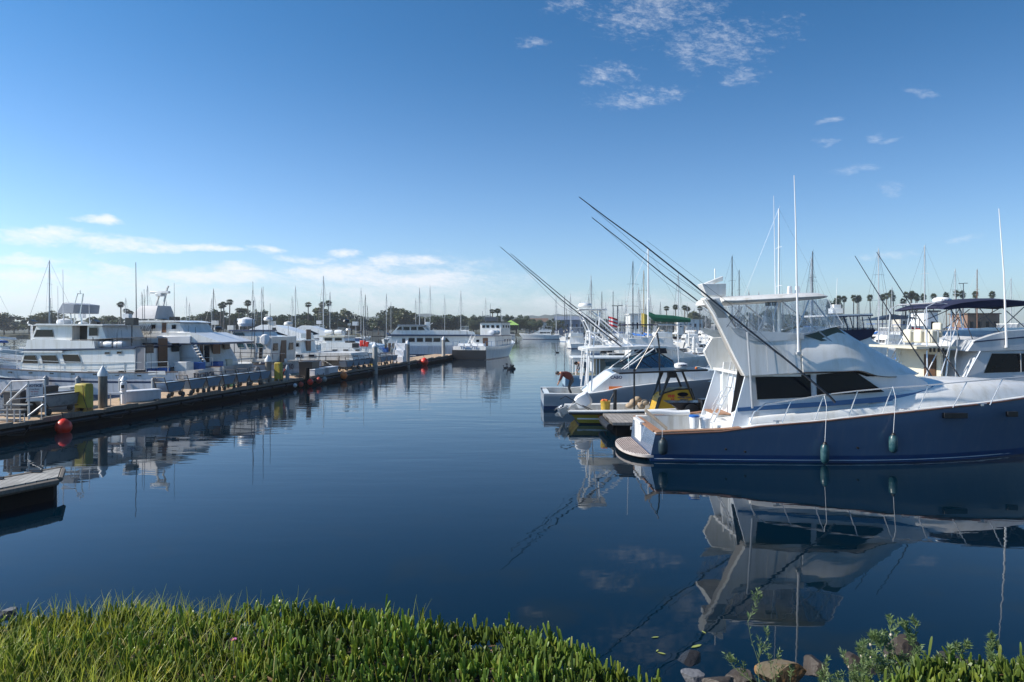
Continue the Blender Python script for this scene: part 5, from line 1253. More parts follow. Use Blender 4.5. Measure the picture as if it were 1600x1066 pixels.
# --- boat 2 (its house rises behind boat 1)
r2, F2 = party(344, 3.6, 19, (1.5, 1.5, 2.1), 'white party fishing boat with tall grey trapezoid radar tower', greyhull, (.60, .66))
y2 = house(F2, r2, [(120, 575), (150, 538), (240, 537.5), (307, 537), (323, 568), (323, 580), (120, 580)], 1.65, 'cabin')
house(F2, r2, [(176, 537), (172, 530), (200, 526), (230, 523), (262, 520), (300, 520), (346, 535), (346, 538)], 1.75, 'upper_bulwark')
house(F2, r2, [(150, 539), (150, 536.5), (346, 535), (346, 538)], 1.8, 'deck_edge_stripe', navy)
yv = house(F2, r2, [(176, 528), (196, 503.5), (262, 503), (280, 505), (288, 520), (288, 527)], 1.45, 'wheelhouse')
house(F2, r2, [(192, 503.6), (194, 501), (264, 500.6), (282, 503.5)], 1.6, 'wheelhouse_roof')
wins(F2, r2, yv, 1.45, [[(194, 508), (213, 508), (211, 519), (189, 519)], rct(236, 243, 507, 514), rct(268, 275, 507.5, 514.5)])
wins(F2, r2, yv, 1.45, [rct(252.5, 260, 504.5, 520)], M('brown_door', (.16, .07, .03), .5), 'door')
wins(F2, r2, y2, 1.65, [rct(263, 272, 544, 548)])
wins(F2, r2, lambda x, z: 1.62, 1.62, [rct(312, 318, 539, 568)], M('brown_door', (.16, .07, .03), .5), 'door'); wins(F2, r2, lambda x, z: 1.62, 1.62, [rct(319.5, 327, 541, 566)], glassd, 'doorway', frame=0)
tube_px(F2, r2, 'stair', [[(299, 539), (315, 567)], [(306, 538), (321, 566)]] + [[(300 + i * 2.6, 541 + i * 4.4), (307 + i * 2.6, 540 + i * 4.4)] for i in range(6)], .05, alu, 1.75)
m = MB(); rg = []
for px0, px1, py, w_ in ((220, 258, 499, .95), (224, 258, 488, .8), (231, 257, 478, .6)): a = F2.P3(px0, py, 0); b = F2.P3(px1, py, 0); rg.append([Vector((a.x, w_, a.z)), Vector((b.x, w_, b.z)), Vector((b.x, -w_, b.z)), Vector((a.x, -w_, a.z))])
m.loft(rg); m.build('radar_tower', M('pale_grey_panel', (.48, .49, .51), .45, var=.1), r2, bev=.03)
tube_px(F2, r2, 'tower_arm', [[(243, 478), (250, 458)], [(255, 478), (259, 460), (261, 451), (263, 447)], [(250, 459), (259, 460)]], .06, offw, .3)
m = MB(); a = F2.P3(250, 457, .3); m.box(a, (1.3, .18, .14)); m.box(a + Vector((0, 0, -.15)), (.4, .4, .2)); m.build('radar', white, r2, bev=.02)
for px, yt, yb_, rr in ((212, 410, 505, .035), (225, 452, 505, .02), (222, 459, 503, .02), (272, 442, 560, .018), (277, 505, 560, .02)): MB().tube([F2.P3(px + 1, yb_, 1.4), F2.P3(px, yt, 1.4)], rr, 5, r1=rr * .5).build('antenna', dkalu, r2)
m = MB()
for i in range(14): a = F2.P3(212 + i * 1.7, 523 + (i % 3), 1.6); b = F2.P3(218 + i * 1.9, 505 + (i * 7 % 5), 1.6); m.tube([a, b], .012, 4, r1=.006)
m.build('fishing_rod', blackp, r2); m = MB()
for px in (203, 219, 236): m.lathe([(.02, -.34), (.24, -.31), (.27, -.06), (.27, .06), (.24, .31), (.02, .34)], F2.P3(px, 531, 1.5), 14, axis='X')
m.build('life_raft_canister', plastw, r2, ang=50); m = MB(); m.box(F2.P3(275, 531, 1.6), (.0001 + 2.2, .5, .45)); m.box(F2.P3(292, 524, 1.3), (.9, .6, .4)); m.build('deck_locker', plastw, r2, bev=.03)
put_text('QUEEN', .34, (-.07, .0, .72), (0, -1, 0), (0, 0, 1), navy, 'boat_name', r2) if False else None
# --- boat 3
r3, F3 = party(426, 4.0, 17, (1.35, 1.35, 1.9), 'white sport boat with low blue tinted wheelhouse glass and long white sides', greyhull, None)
y3 = house(F3, r3, [(350, 562), (351.5, 556), (359, 530), (362, 524), (424, 526.5), (424, 532), (421, 566), (350, 566)], 1.8, 'cabin')
yt3 = house(F3, r3, [(359, 530), (364, 517), (390, 517), (395, 524), (410, 526), (426, 527), (426, 530)], 1.7, 'wheelhouse')
house(F3, r3, [(357, 517.4), (358, 515.5), (390, 516), (390, 517.6)], 1.85, 'wheelhouse_roof', M('navy_edge', (.03, .05, .12), .5))
wins(F3, r3, yt3, 1.7, [[(364, 519.5), (380, 519.5), (383, 526), (362, 526)]], glassb)
wins(F3, r3, y3, 1.8, [[(a, 536.5), (a + 11, 536.5), (a + 13, 543.5), (a + 3, 543.5)] for a in (369, 384, 399)], glassb)
wins(F3, r3, y3, 1.8, [rct(404, 409, 540, 560, 1)], blackp, 'doorway', frame=0)
tube_px(F3, r3, 'deck_rail', [[(352, 559), (352, 550), (445, 553)], [(375, 551), (375, 560)], [(400, 552), (400, 561)], [(426, 553), (426, 562)], [(366, 558), (366, 500)], [(392, 558), (396, 470)], [(397, 558), (398, 500)]], .025, dkalu, 2.1)
m = MB(); a = F3.P3(414, 531, 1.85); m.lathe([(.32, -.05), (.38, 0), (.32, .05)], a, 14, axis='Y'); a = F3.P3(385, 510, 0); m.lathe([(.5, 0), (.6, .2), (.5, .5), (.1, .65)], a, 12); m.build('radar_dome', plastw, r3)
for px, yt, yb_ in ((411, 448, 526), (395, 440, 516), (422, 474, 560)): MB().tube([F3.P3(px, yb_, 1.5), F3.P3(px, yt, 1.5)], .03, 5, r1=.012).build('antenna', dkalu, r3)
put_text('APOLLO', .52, (-.05, .2, 1.0), (0, -1, 0), (0, 0, 1), navy, 'boat_name', r3)
# --- boat 4: long low hull with tan awning rolls
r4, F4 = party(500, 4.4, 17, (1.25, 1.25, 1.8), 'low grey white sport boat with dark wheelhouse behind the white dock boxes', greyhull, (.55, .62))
y4 = house(F4, r4, [(446, 563), (449, 553), (500, 551), (548, 552), (552, 563)], 1.7, 'cabin', offw)
wins(F4, r4, y4, 1.7, [rct(462, 472, 554, 558), rct(482, 492, 554, 558)])
y4b = house(F4, r4, [(444, 561), (447, 532), (468, 532.5), (472, 561)], 1.3, 'deckhouse'); house(F4, r4, [(438, 532.5), (440, 530), (471, 531), (471, 533)], 1.6, 'deckhouse_roof')
wins(F4, r4, y4b, 1.3, [rct(449, 459, 535, 560, -1)], blackp, 'doorway'); wins(F4, r4, y4b, 1.3, [rct(461, 467, 536, 542)])
tube_px(F4, r4, 'deck_rail', [[(445, 559), (510, 557), (560, 556)], [(470, 558), (470, 568)], [(509, 556), (509, 568)], [(530, 556), (530, 566)]], .03, blackp, 2.1)
# --- boat 5
r5, F5 = party(604, 4.2, 17, (1.3, 1.3, 1.9), 'white sport boat with two life raft canisters on its wheelhouse and an orange kit', white, None)
y5 = house(F5, r5, [(502, 561), (501, 536), (538, 534), (576, 538), (585, 540), (600, 552), (600, 562)], 1.65, 'cabin')
yt5 = house(F5, r5, [(503, 536), (505, 526), (536, 526), (539, 536)], 1.4, 'wheelhouse'); house(F5, r5, [(499, 527), (499, 524.5), (538, 524.5), (538, 527)], 1.6, 'wheelhouse_roof', cream)
wins(F5, r5, yt5, 1.4, [rct(507, 519, 528, 532.5), rct(523, 534, 528, 532.5)]); wins(F5, r5, y5, 1.65, [rct(519, 527, 546, 549), rct(536, 544, 546, 549), rct(555, 562, 546, 549)])
m = MB()
for px in (513.5, 529): m.lathe([(.02, -.42), (.24, -.38), (.27, -.1), (.27, .1), (.24, .38), (.02, .42)], F5.P3(px, 519.5, .6), 12, axis='X')
m.build('life_raft_canister', plastw, r5, ang=50)
m = MB(); m.box(F5.P3(567, 537, 1.5), (.55, .4, .6)); m.box(F5.P3(574, 538, 1.5), (.3, .4, .5)); m.build('orange_kit', redp, r5, bev=.05)
m = MB(); m.box(F5.P3(547, 538, 1.4), (1.0, .4, .7)); m.box(F5.P3(556, 540, 1.5), (.7, .4, .5)); m.build('deck_gear', blackp, r5, bev=.04)
tube_px(F5, r5, 'deck_rail', [[(503, 552), (560, 553), (650, 556)], [(540, 553), (540, 562)], [(580, 553), (580, 562)], [(610, 554), (610, 562)], [(545, 534), (545, 524)], [(568, 478), (568, 538)]], .03, alu, 2.0)
def aft(FR, r, px, py, yl, zf, w_=.75, h=1.75, y0=-.3, win=True):
    x = FR.q(px, py, yl)[0]; m = MB(); m.box((x - .02, y0, zf + h / 2), (.05, w_, h)); m.build('aft_door', M('brown_door', (.16, .07, .03), .5), r)
    for y in ((y0 + 1.1, y0 - 1.1) if win else ()): m = MB(); m.box((x - .02, y, zf + h * .68), (.05, .62, .5)); m.build('window', glassd, r)
aft(F1, r1, 211, 560, 1.9, 1.45); aft(F2, r2, 315, 555, 1.65, 1.5, y0=.2); aft(F3, r3, 423, 545, 1.8, 1.35, h=1.65, y0=.1); aft(F5, r5, 598, 556, 1.65, 1.3, h=.9); aft(F4, r4, 470, 545, 1.3, 1.9, win=False, y0=0)
dress(r1, 19, 4.1, (1.45, 1.42, 2.0), 1); dress(r2, 19, 3.6, (1.5, 1.5, 2.1), 2, 16); dress(r3, 17, 4.0, (1.35, 1.35, 1.9), 3, 8); dress(r4, 17, 4.4, (1.25, 1.25, 1.8), 4, 14); dress(r5, 17, 4.2, (1.3, 1.3, 1.9), 5, 10)
# --- dinner cruise boat
r6 = empty('cruise_boat', (-5.6, 96, 0), math.pi, 'long white two deck cruise boat with a band of dark windows', 'boat'); F6 = Frame((-5.6, 96), math.pi)
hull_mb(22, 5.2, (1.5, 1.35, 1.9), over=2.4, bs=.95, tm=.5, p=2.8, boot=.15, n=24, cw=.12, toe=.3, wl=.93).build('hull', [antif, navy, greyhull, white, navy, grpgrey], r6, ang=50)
y6 = house(F6, r6, [(598, 545), (612, 525), (655, 524), (741, 525), (724, 546), (720, 552), (598, 552)], 2.3, 'lower_deck_house')
house(F6, r6, [(606, 525.5), (606, 522.5), (745, 523.5), (745, 525.5)], 2.5, 'deck_edge', navy)
yt6 = house(F6, r6, [(610, 523), (622, 509.5), (660, 509), (666, 516), (720, 517), (738, 519), (740, 523)], 2.1, 'upper_deck_house'); house(F6, r6, [(620, 509.5), (622, 507.3), (662, 507.5), (664, 509.5)], 2.3, 'upper_roof', canvasg)
wins(F6, r6, yt6, 2.1, [[(619, 516), (624, 510.5), (628, 510.5), (628, 516)], rct(630, 640, 510.5, 516), rct(642, 651, 510.5, 516), [(653, 516), (653, 510.5), (660, 510.5), (664, 516)]], frame=.04)
wins(F6, r6, y6, 2.3, [rct(638, 648, 528, 534.5), rct(651, 661, 528, 534.5), rct(664, 675, 528, 534.5), rct(677, 688, 528, 534.5), [(690, 528), (698, 528), (703, 534.5), (690, 534.5)]], frame=.04)
wins(F6, r6, y6, 2.3, [rct(628, 633, 529, 536)], blackp, 'doorway')
m = MB(); m.box(F6.P3(668, 512, 0), (.6, .5, 1.6)); m.build('mast_box', white, r6)
tube_px(F6, r6, 'mast', [[(664, 516), (664, 497)], [(668, 510), (676, 505)]], .05, white, 0)
# --- trawler-like boat at the dock end, seen from its quarter
HB = R(73)
r7 = empty('charter_boat', (-5.05, 80.5, 0), HB, 'white charter boat with black lower transom at the far dock end', 'boat'); F7 = Frame((-5.05, 80.5), HB); r7.scale = (.86, .95, .74)
hull_mb(20, 4.9, (2.2, 2.1, 2.7), over=1.8, bs=.9, tm=.45, p=2.8, boot=.12, n=24, cw=.12, wl=.9).build('hull', [antif, navy, white, white, stripeb, offw], r7, ang=50)
m = MB(); m.box((-.05, 0, .80), (.12, 4.5, 1.5)); m.build('transom_apron', blackp, r7); put_text('TRIBUTE', .62, (-.09, 0, 1.88), (0, -1, 0), (0, 0, 1), stripeb, 'boat_name', r7)
def bx7(x0, x1, y0, y1, z0, z1, name, mt, bev=.03): m = MB(); m.box(((x0 + x1) / 2, (y0 + y1) / 2, (z0 + z1) / 2), (x1 - x0, y1 - y0, z1 - z0)); return m.build(name, mt, r7, bev=bev)
bx7(5, 13, -1.9, 1.5, 1.5, 3.7, 'cabin', white); bx7(4.2, 13.6, -2.1, 2.0, 3.7, 3.82, 'boat_deck', navy, 0); bx7(8.5, 13, -1.7, 1.3, 3.82, 6.0, 'wheelhouse', white); bx7(8.2, 13.2, -1.85, 1.5, 6.0, 6.12, 'wheelhouse_roof', blackp, 0)
for y in (-1.2, -.5, .2, .8): bx7(8.45, 8.5, y - .2, y + .2, 5.1, 5.55, 'window', glassd, 0)
for x in (9.6, 10.9, 12.1): bx7(x - .3, x + .3, -1.74, -1.69, 5.1, 5.55, 'window', glassd, 0); bx7(x - .25, x + .25, -1.94, -1.89, 2.7, 3.1, 'window', glassd, 0)
bx7(4.95, 5.0, -.9, -.2, 1.5, 3.4, 'door', M('brown_door', (.16, .07, .03), .5), 0); bx7(4.95, 5.0, .3, .7, 2.7, 3.1, 'window', glassd, 0)
m = MB()
for i, (x, y) in enumerate(((1.2, 1.4), (1.2, .5), (1.4, -.4), (1.2, -1.3))): m.box((x, y, 2.3), (.8, .7, .5))
m.build('bait_tank', plastw, r7, bev=.04)
m = MB(); m.tube([(2, 1.2, 1.5), (4.5, 1.2, 3.9)], .07, 5); m.tube([(2, .7, 1.5), (4.5, .7, 3.9)], .07, 5)
for i in range(5): m.tube([(2.3 + i * .5, 1.2, 1.8 + i * .48), (2.3 + i * .5, .7, 1.8 + i * .48)], .05, 4)
m.build('ladder', white, r7); m = MB()
for x, y, h in ((9, 0, 9.3), (10.5, .5, 8.4), (9.3, -1.4, 8.6), (8.6, 1.0, 8.0), (5, 2, 6.0)): m.tube([(x, y, 3.8), (x, y, h)], .05, 5, r1=.02)
m.box((9.5, 0, 6.6), (1.2, 1.6, .7)); m.build('mast', dkalu, r7)
m = MB()
for x in (5.5, 7.0): m.lathe([(.02, -.7), (.4, -.6), (.42, .6), (.02, .7)], (x, -1.4, 4.3), 10, axis='X')
m.build('life_raft_canister', plastw, r7, ang=50)
rb_ = MB()
for s in (-1, 1):
    rb_.tube([(0, s * 2.1, 2.9), (10, s * 2.3, 2.9), (16, s * 1.9, 3.3)], .03, 4)
    for x in (0, 2.5, 5, 7.5, 10, 13): rb_.tube([(x, s * 2.15, 2.1), (x, s * 2.15, 2.9)], .03, 4)
rb_.build('deck_rail', stripeb, r7)
# white foredeck and cabin cruiser out at the far left
g_express(False, (-30.5, 41.5), R(190), 'white cabin cruiser with low blue canvas at the far left edge', 10, canvas=canvasn)
# ================================================================== TRAWLER STYLE MOTOR YACHT, right edge
FY = Frame((16.3, 28.6), 0.0)
ty = empty('motor_yacht', (16.3, 28.6, 0), 0, 'grey white motor yacht with navy bimini and radar dome at the right edge', 'boat')
hull_mb(12.5, 4.3, (1.15, 1.35, 1.9), over=1.2, bs=.9, n=22, boot=.15).build('hull', [antif, navy, white, white, stripeb, offw], ty)
Yy = -1.9
gm = M('grey_white_gelcoat', (.56, .58, .60), .35, coat=.2, var=.06, streak=True)
yfY = lambda x, z: 1.9 - .05 * (z - 1.3)
P = FY.Q([(1504, 600), (1532, 548), (1650, 545), (1650, 600)], Yy); slab(MB(), P, yfY).build('cabin', gm, ty, sm=False)
P = FY.Q([(1512, 549), (1524, 532), (1552, 523), (1576, 517), (1650, 512), (1650, 546), (1532, 549)], Yy); slab(MB(), P, lambda x, z: 1.9).build('flybridge', gm, ty, sm=False, bev=.01)
P = FY.Q([(1522, 533.5), (1552, 530.5), (1600, 526), (1650, 522), (1650, 523.8), (1600, 528), (1552, 532.5), (1521, 535.5)], Yy); plate(MB(), P, lambda x, z: 1.9, -1, .015, .02).build('trim_stripe', navy, ty, sm=False)
wpx = [(1537, 583), (1551, 552), (1640, 552), (1640, 580)]
P = FY.Q(wpx, Yy); o = plate(MB(), P, yfY, -1, .014, .02).build('window', glassd, ty, sm=False)
f_ = MB(); PP = [Vector((x, -(yfY(x, z) + .02), z)) for x, z in P]; f_.tube(PP, .02, 4); f_.tube([FY.P3(1595, 552, -1.92), FY.P3(1596, 582, -1.92)], .018, 4); f_.build('window_frame', alu, o)
aft = MB(); x0, _ = FY.q(1470, 560, -1); aft.box((.95, .4, 2.1), (.08, 3.2, 1.8)); aft.box((.5, .2, 3.0), (1.6, 3.6, .10)); aft.build('aft_cabin_wall', cream, ty)
d_ = MB(); d_.box((.88, -.55, 1.95), (.06, .75, 1.5)); d_.build('saloon_door', M('brown_door_glass', (.09, .05, .03), .15), ty)
fw_ = MB()
for i in range(3): fw_.box((.55 + i * .0, -1.2 + i * .75, 3.45), (.35, .5, .55)); 
fw_.box((.9, -1.0, 3.7), (.15, .5, .6)); fw_.build('bridge_seat', cream, ty, bev=.06)
bm_ = MB(); rings = []
for px, yt, yb_ in ((1472, 480, 484), (1482, 476, 484), (1500, 472, 482), (1530, 468.5, 480), (1560, 467, 479), (1600, 470, 478), (1650, 474, 480)):
    x, zt = FY.q(px, yt, -1.6); _, zb = FY.q(px, yb_, -1.6)
    rings.append([Vector((x, y, z)) for y, z in ((1.7, zb), (1.72, zt - .04), (1.2, zt + .04), (0, zt + .08), (-1.2, zt + .04), (-1.72, zt - .04), (-1.7, zb), (-1.0, zb + .06), (0, zb + .1), (1.0, zb + .06))])
bm_.loft(rings); bm_.build('bimini', canvasn, ty, ang=60)
bf = MB()
def yt3(px, py, y): v = FY.P3(px, py, -abs(y)); return Vector((v.x, y, v.z))
for s in (-1, 1):
    for a, b in (((1530, 481), (1562, 519)), ((1566, 480), (1528, 500)), ((1500, 482), (1520, 530)), ((1566, 480), (1602, 512)), ((1600, 480), (1563, 515)), ((1487, 483), (1500, 532))): bf.tube([yt3(*a, 1.6 * s), yt3(*b, 1.75 * s)], .018, 5)
bf.build('bimini_frame', dkalu, ty)
ar = MB()
for s in (-1, 1):
    ar.tube([yt3(1478, 592, 1.6 * s), yt3(1486, 530, 1.55 * s), yt3(1487, 476, 1.4 * s), yt3(1462, 473, 1.3 * s), yt3(1448, 480, 1.3 * s), yt3(1449, 592, 1.5 * s)], .028, 6)
    ar.tube([yt3(1498, 476, 1.4 * s), yt3(1504, 515, 1.6 * s)], .03, 6); ar.tube([yt3(1444, 592, 1.5 * s), yt3(1500, 480, 1.4 * s)], .02, 5); ar.tube([yt3(1470, 585, 1.6 * s), yt3(1497, 500, 1.6 * s)], .02, 5)
ar.tube([yt3(1462, 473, 1.3), yt3(1462, 473, -1.3)], .03, 6); ar.tube([yt3(1487, 476, 1.4), yt3(1487, 476, -1.4)], .03, 6)
for px, py in ((1453, 570), (1458, 552), (1463, 536), (1468, 520)): ar.tube([yt3(px, py, .2), yt3(px, py, -.5)], .022, 5)
ar.build('radar_arch', steel, ty)
rr2 = MB(); rr2.tube([yt3(1466, 520, 1.7), yt3(1466, 517, -1.7), yt3(1496, 517, -1.75)], .022, 5)
for px in (1466, 1481, 1496): rr2.tube([yt3(px, 517, -1.72), yt3(px, 541, -1.75)], .018, 5)
rr2.tube([yt3(1496, 545, -1.75), yt3(1493, 560, -1.8), yt3(1494, 594, -1.85)], .025, 5); rr2.tube([yt3(1508, 592, -1.9), yt3(1532, 549, -1.92)], .03, 5); rr2.build('bridge_rail', steel, ty)
v = FY.P3(1471.5, 471, 0); m = MB(); m.lathe([(.30, -.09), (.34, -.02), (.34, .08), (.26, .15), (.05, .18)], v, 20); o = m.build('radar_dome', plastw, ty, ang=50); put_text('FURUNO', .11, v + Vector((0, -.355, .03)), (1, 0, 0), (0, 0, 1), stripeb, 'radar_lettering', o)
m = MB(); m.lathe([(.31, -.13), (.32, -.07)], v, 18); m.build('dome_base', navy, o)
MB().tube([FY.P3(1573, 543, -2.0), FY.P3(1569, 430, -2.0), FY.P3(1561, 326, -2.0)], .045, 6, r1=.014).build('antenna', plastw, ty)
m = MB(); m.box(FY.P3(1573, 542, -1.97), (.12, .1, .10)); m.build('antenna_base', alu, ty)
for a, b in (((1336, 400), (1456, 588)), ((1370, 394), (1500, 590))):
    A_ = FY.P3(*a, -1.5); B_ = FY.P3(*b, -1.9); MB().tube([B_, A_.lerp(B_, .5) + Vector((0, 0, -.08)), A_], .03, 6, r1=.012).build('outrigger', dkalu, ty)
m = MB()
for px in (1454, 1460, 1467, 1474): m.box(yt3(px, 547, -1.7), (.06, .06, .16))
m.build('rod_holder', blackp, ty)
# ================================================================== boats just behind, right side
def sx(px, Y): return (px - 800) / FX * Y
# flybridge boat with white hardtop, navy edged clear enclosure
Fh = Frame((sx(1255, 46), 46), 0)
h0 = empty('flybridge_boat', (Fh.o.x, 46, 0), 0, 'flybridge boat with flat white top and navy edged clear curtains behind the blue boat', 'boat')
hull_mb(12, 4, (1.1, 1.3, 1.9), over=1, n=16).build('hull', [antif, navy, white, white, stripeb, offw], h0)
P = Fh.Q([(1285, 548), (1300, 527), (1336, 530), (1360, 520), (1366, 532), (1420, 560), (1420, 590), (1285, 590)], -1.7); slab(MB(), P, lin(1.6, .05, 1)).build('cabin', white, h0)
P = Fh.Q([(1312, 532), (1314, 515), (1362, 512), (1368, 516), (1362, 526), (1340, 534)], -1.5); slab(MB(), P, lin(1.55)).build('bridge_cloth', canvasn, h0)
P = Fh.Q([(1290, 492), (1361, 490), (1361, 492.5), (1290, 495)], -1.5); slab(MB(), P, lin(1.75)).build('hard_top', white, h0)
P = Fh.Q([(1300, 494), (1361, 492.3), (1361, 494), (1300, 496)], -1.5); slab(MB(), P, lin(1.79)).build('top_edge', navy, h0)
m = MB(); P = Fh.Q([(1305, 495), (1358, 493), (1366, 514), (1314, 516)], -1.5)
for s in (-1, 1): m.add([(x, s * 1.6, z) for x, z in P], [(0, 1, 2, 3)])
m.build('clear_curtain', vinyl, h0, fix=False)
m = MB()
for px0, px1 in ((1306, 1314), (1318, 1325), (1328, 1333), (1340, 1340), (1347, 1350), (1357, 1365)):
    for s in (-1, 1): a = Fh.P3(px0, 495, -1.6); b = Fh.P3(px1, 515, -1.6); m.tube([Vector((a.x, s * 1.62, a.z)), Vector((b.x, s * 1.62, b.z))], .03, 4)
m.build('curtain_edge', canvasn, h0)
m = MB(); v = Fh.P3(1306, 486, 0); m.box(v, (.7, .7, .35)); m.box(v + Vector((0, 0, .3)), (.5, .5, .25)); m.tube([v, v + Vector((.1, 0, 2.2))], .02, 4); m.build('radar_stack', white, h0, bev=.05)
def covered(px, Y, L, rz, label, cv, pts=None):
    r = empty('covered_boat', (sx(px, Y), Y, 0), rz, label, 'boat'); B = L * .33
    hull_mb(L, B, (.8, .85, 1.2), over=.7, n=12).build('hull', [antif, navy, white, white, stripeb, offw], r)
    m = MB(); rings = []
    for f, h in ((.04, .25), (.2, .75), (.45, 1.25), (.62, 1.0), (.95, .35)):
        x = L * f; w_ = B / 2 * fbeam(f, .86, .42, 2.3) + .04; z = .85 + f * .35; rings.append([Vector((x, w_, z - .12)), Vector((x, w_ * .92, z + .06)), Vector((x, w_ * .4, z + h * .85)), Vector((x, 0, z + h)), Vector((x, -w_ * .4, z + h * .85)), Vector((x, -w_ * .92, z + .06)), Vector((x, -w_, z - .12))])
    m.loft(rings); m.build('boat_cover', cv, r, ang=25); return r
covered(1328, 37.5, 7.5, 0, 'small boat under a pale grey cover behind the blue boat foredeck', canvasg)
covered(1352, 33.8, 6.5, 0, 'small boat under a teal blue cover next to the grey covered boat', canvast)
g_express(False, (sx(1392, 37), 37, 0), R(8), 'cabin cruiser with bright blue bimini left of the motor yacht', 7.5, canvas=canvasb)
g_fly(False, (sx(925, 57), 57, 0), 0, 'flybridge boat with navy bimini behind the tuna tower', 11.5, top='bimini', canvas=canvasn)
# green sail cover sloop, thick white mast
def big_sail(px, Y, rz, L, mast, cover, label, mm=None, bh=1.5):
    r = g_sail(False, (0, 0, 0), rz, label, L, mast, cover, mm=mm); h = Vector((math.cos(rz), math.sin(rz), 0)); p = Vector((sx(px, Y), Y, 0)) - h * (L * .56); r.location = p
    if bh != 1.5:
        for c in r.children:
            if c.name.startswith(('boom', 'sail_cover')): c.location.z += bh - 1.5
    return r
gsl = big_sail(1013, 60, R(180), 9, 9.9, canvasgr, 'sloop with dark green sail cover on its boom and white mast', plastw, bh=3.1)
for c_ in gsl.children:
    if c_.name.startswith('sail_cover'): c_.scale = (1, 2.0, 2.0); c_.location.z -= 2.3 - .1
big_sail(1217, 62, R(175), 12, 13.4, canvasw, 'large sloop with the thickest white mast, behind the blue boat', plastw)
big_sail(989, 95, R(100), 11, 11.9, canvasb, 'sloop with tall dark mast left of the green sail cover', dkalu)
big_sail(1006, 106, R(95), 10.5, 11.6, canvasb, 'sloop with slim tan mast just right of the tall dark mast', M('tan_spar', (.34, .25, .15), .5))
big_sail(1144, 90, R(200), 10, 12.2, canvasb, 'sloop with dark mast above the radar of the blue boat', dkalu)
big_sail(1155, 112, R(190), 10, 12.2, canvasw, 'sloop with shorter dark mast just right of the mast above the radar', dkalu)
big_sail(1270, 86, R(190), 10, 12.4, canvasw, 'sloop with dark mast over the front edge of the hard top', dkalu)
big_sail(1445, 80, R(185), 10, 12.4, canvasw, 'sloop with bright mast above the motor yacht radar arch', alu)
big_sail(1527, 112, R(170), 10, 12.3, canvasb, 'sloop with brown wooden mast above the navy bimini', M('brown_spar', (.20, .10, .06), .5))
big_sail(1580, 125, R(185), 10, 11.8, canvasw, 'sloop with mast at the far right edge', alu)
big_sail(958, 150, R(185), 10, 10.7, canvasb, 'sloop with leaning dark mast right of the tuna tower top', dkalu)
big_sail(924, 142, R(185), 10, 12.1, canvasw, 'sloop with thin mast directly over the tuna tower', dkalu)
# flags
def flag(px, py, Y, w_, h_, cols, label, ph=0, stars=False):
    o = empty('flag', at(px, py, Y), 0, label, 'flag'); nst = len(cols)
    for i, mt in enumerate(cols):
        m = MB(); rings = []
        for k in range(9):
            x = w_ * k / 8; y = .10 * w_ * math.sin(k * .9 + ph); z1 = -h_ * i / nst - x * .3; z2 = -h_ * (i + 1) / nst - x * .3
            rings.append([Vector((x, y, z1)), Vector((x, y, z2)), Vector((x, y + .01, z2)), Vector((x, y + .01, z1))])
        m.loft(rings); m.build('stripe', mt, o, sm=False)
    if stars: MB().box((w_ * .2, -.02, -h_ * .27 - w_ * .06), (w_ * .4, .04 + .1 * w_, h_ * .5)).build('canton', navy, o)
    MB().tube([(0, 0, .15), (0, 0, -h_ * 2.4)], .02 * (Y / 60), 5).build('flag_pole', alu, o)
fr_, fw2 = M('flag_red', (.6, .03, .04), .8), M('flag_white', (.75, .75, .75), .8)
flag(950, 494, 57, .8, .75, [fr_, fw2, fr_, fw2, fr_], 'red and white striped flag beside the navy bimini', 1)
flag(1002, 489, 80, .9, 1.5, [M('flag_yellow', (.75, .55, .12), .8)], 'yellow flag on a pole left of the green sail cover', 2)
flag(1424, 510, 70, 1.6, 1.2, [fr_, fw2, fr_, fw2, fr_], 'striped flag low among the small boats left of the motor yacht', 0)
# ================================================================== crowded marina rows (prototypes copied)
bluep = M('royal_blue_topsides', (.02, .07, .22), .3); redh = M('red_topsides', (.35, .03, .03), .35); beige = M('beige_canvas', (.45, .38, .28), .85, var=.15)
protos = {
 'sb': (g_sail(True, (0, 0, 0), 0, '', 9.5, 11.8, canvasb), 'sailboat with a blue sail cover'),
 'sw': (g_sail(True, (0, 0, 0), 0, '', 9, 11.2, canvasw, mm=alu), 'sailboat with a white sail cover'),
 'sn': (g_sail(True, (0, 0, 0), 0, '', 10.5, 13.2, canvasn, hullm=bluep), 'dark blue hulled sailboat with a navy sail cover'),
 'sg': (g_sail(True, (0, 0, 0), 0, '', 8.5, 10.4, beige, mm=dkalu), 'sailboat with a beige sail cover and dark mast'),
 'fl': (g_fly(True, (0, 0, 0), 0, '', 11, top='hard', canvas=canvasw), 'flybridge cruiser with a white hard top'),
 'fb': (g_fly(True, (0, 0, 0), 0, '', 10.5, top='bimini', canvas=canvasb), 'flybridge cruiser with a blue bimini'),
 'fo': (g_fly(True, (0, 0, 0), 0, '', 12, top=None, outr=True), 'open flybridge fishing boat with outriggers'),
 'ex': (g_express(True, (0, 0, 0), 0, '', 8.5), 'open cabin cruiser without canvas'),
 'eb': (g_express(True, (0, 0, 0), 0, '', 8, canvas=canvasb), 'cabin cruiser with a blue bimini'),
 'en': (g_express(True, (0, 0, 0), 0, '', 9, canvas=canvasn, hullm=bluep), 'blue hulled cabin cruiser with a navy bimini'),
 'cc': (g_skiff(True, (0, 0, 0), 0, ''), 'small open centre console boat'),
 'ct': (g_skiff(True, (0, 0, 0), 0, '', 7, canvas=canvasw), 'centre console boat with a white top'),
 'cr': (g_skiff(True, (0, 0, 0), 0, '', 5.5, hullm=redh), 'small red hulled open boat'),
}
used = set()
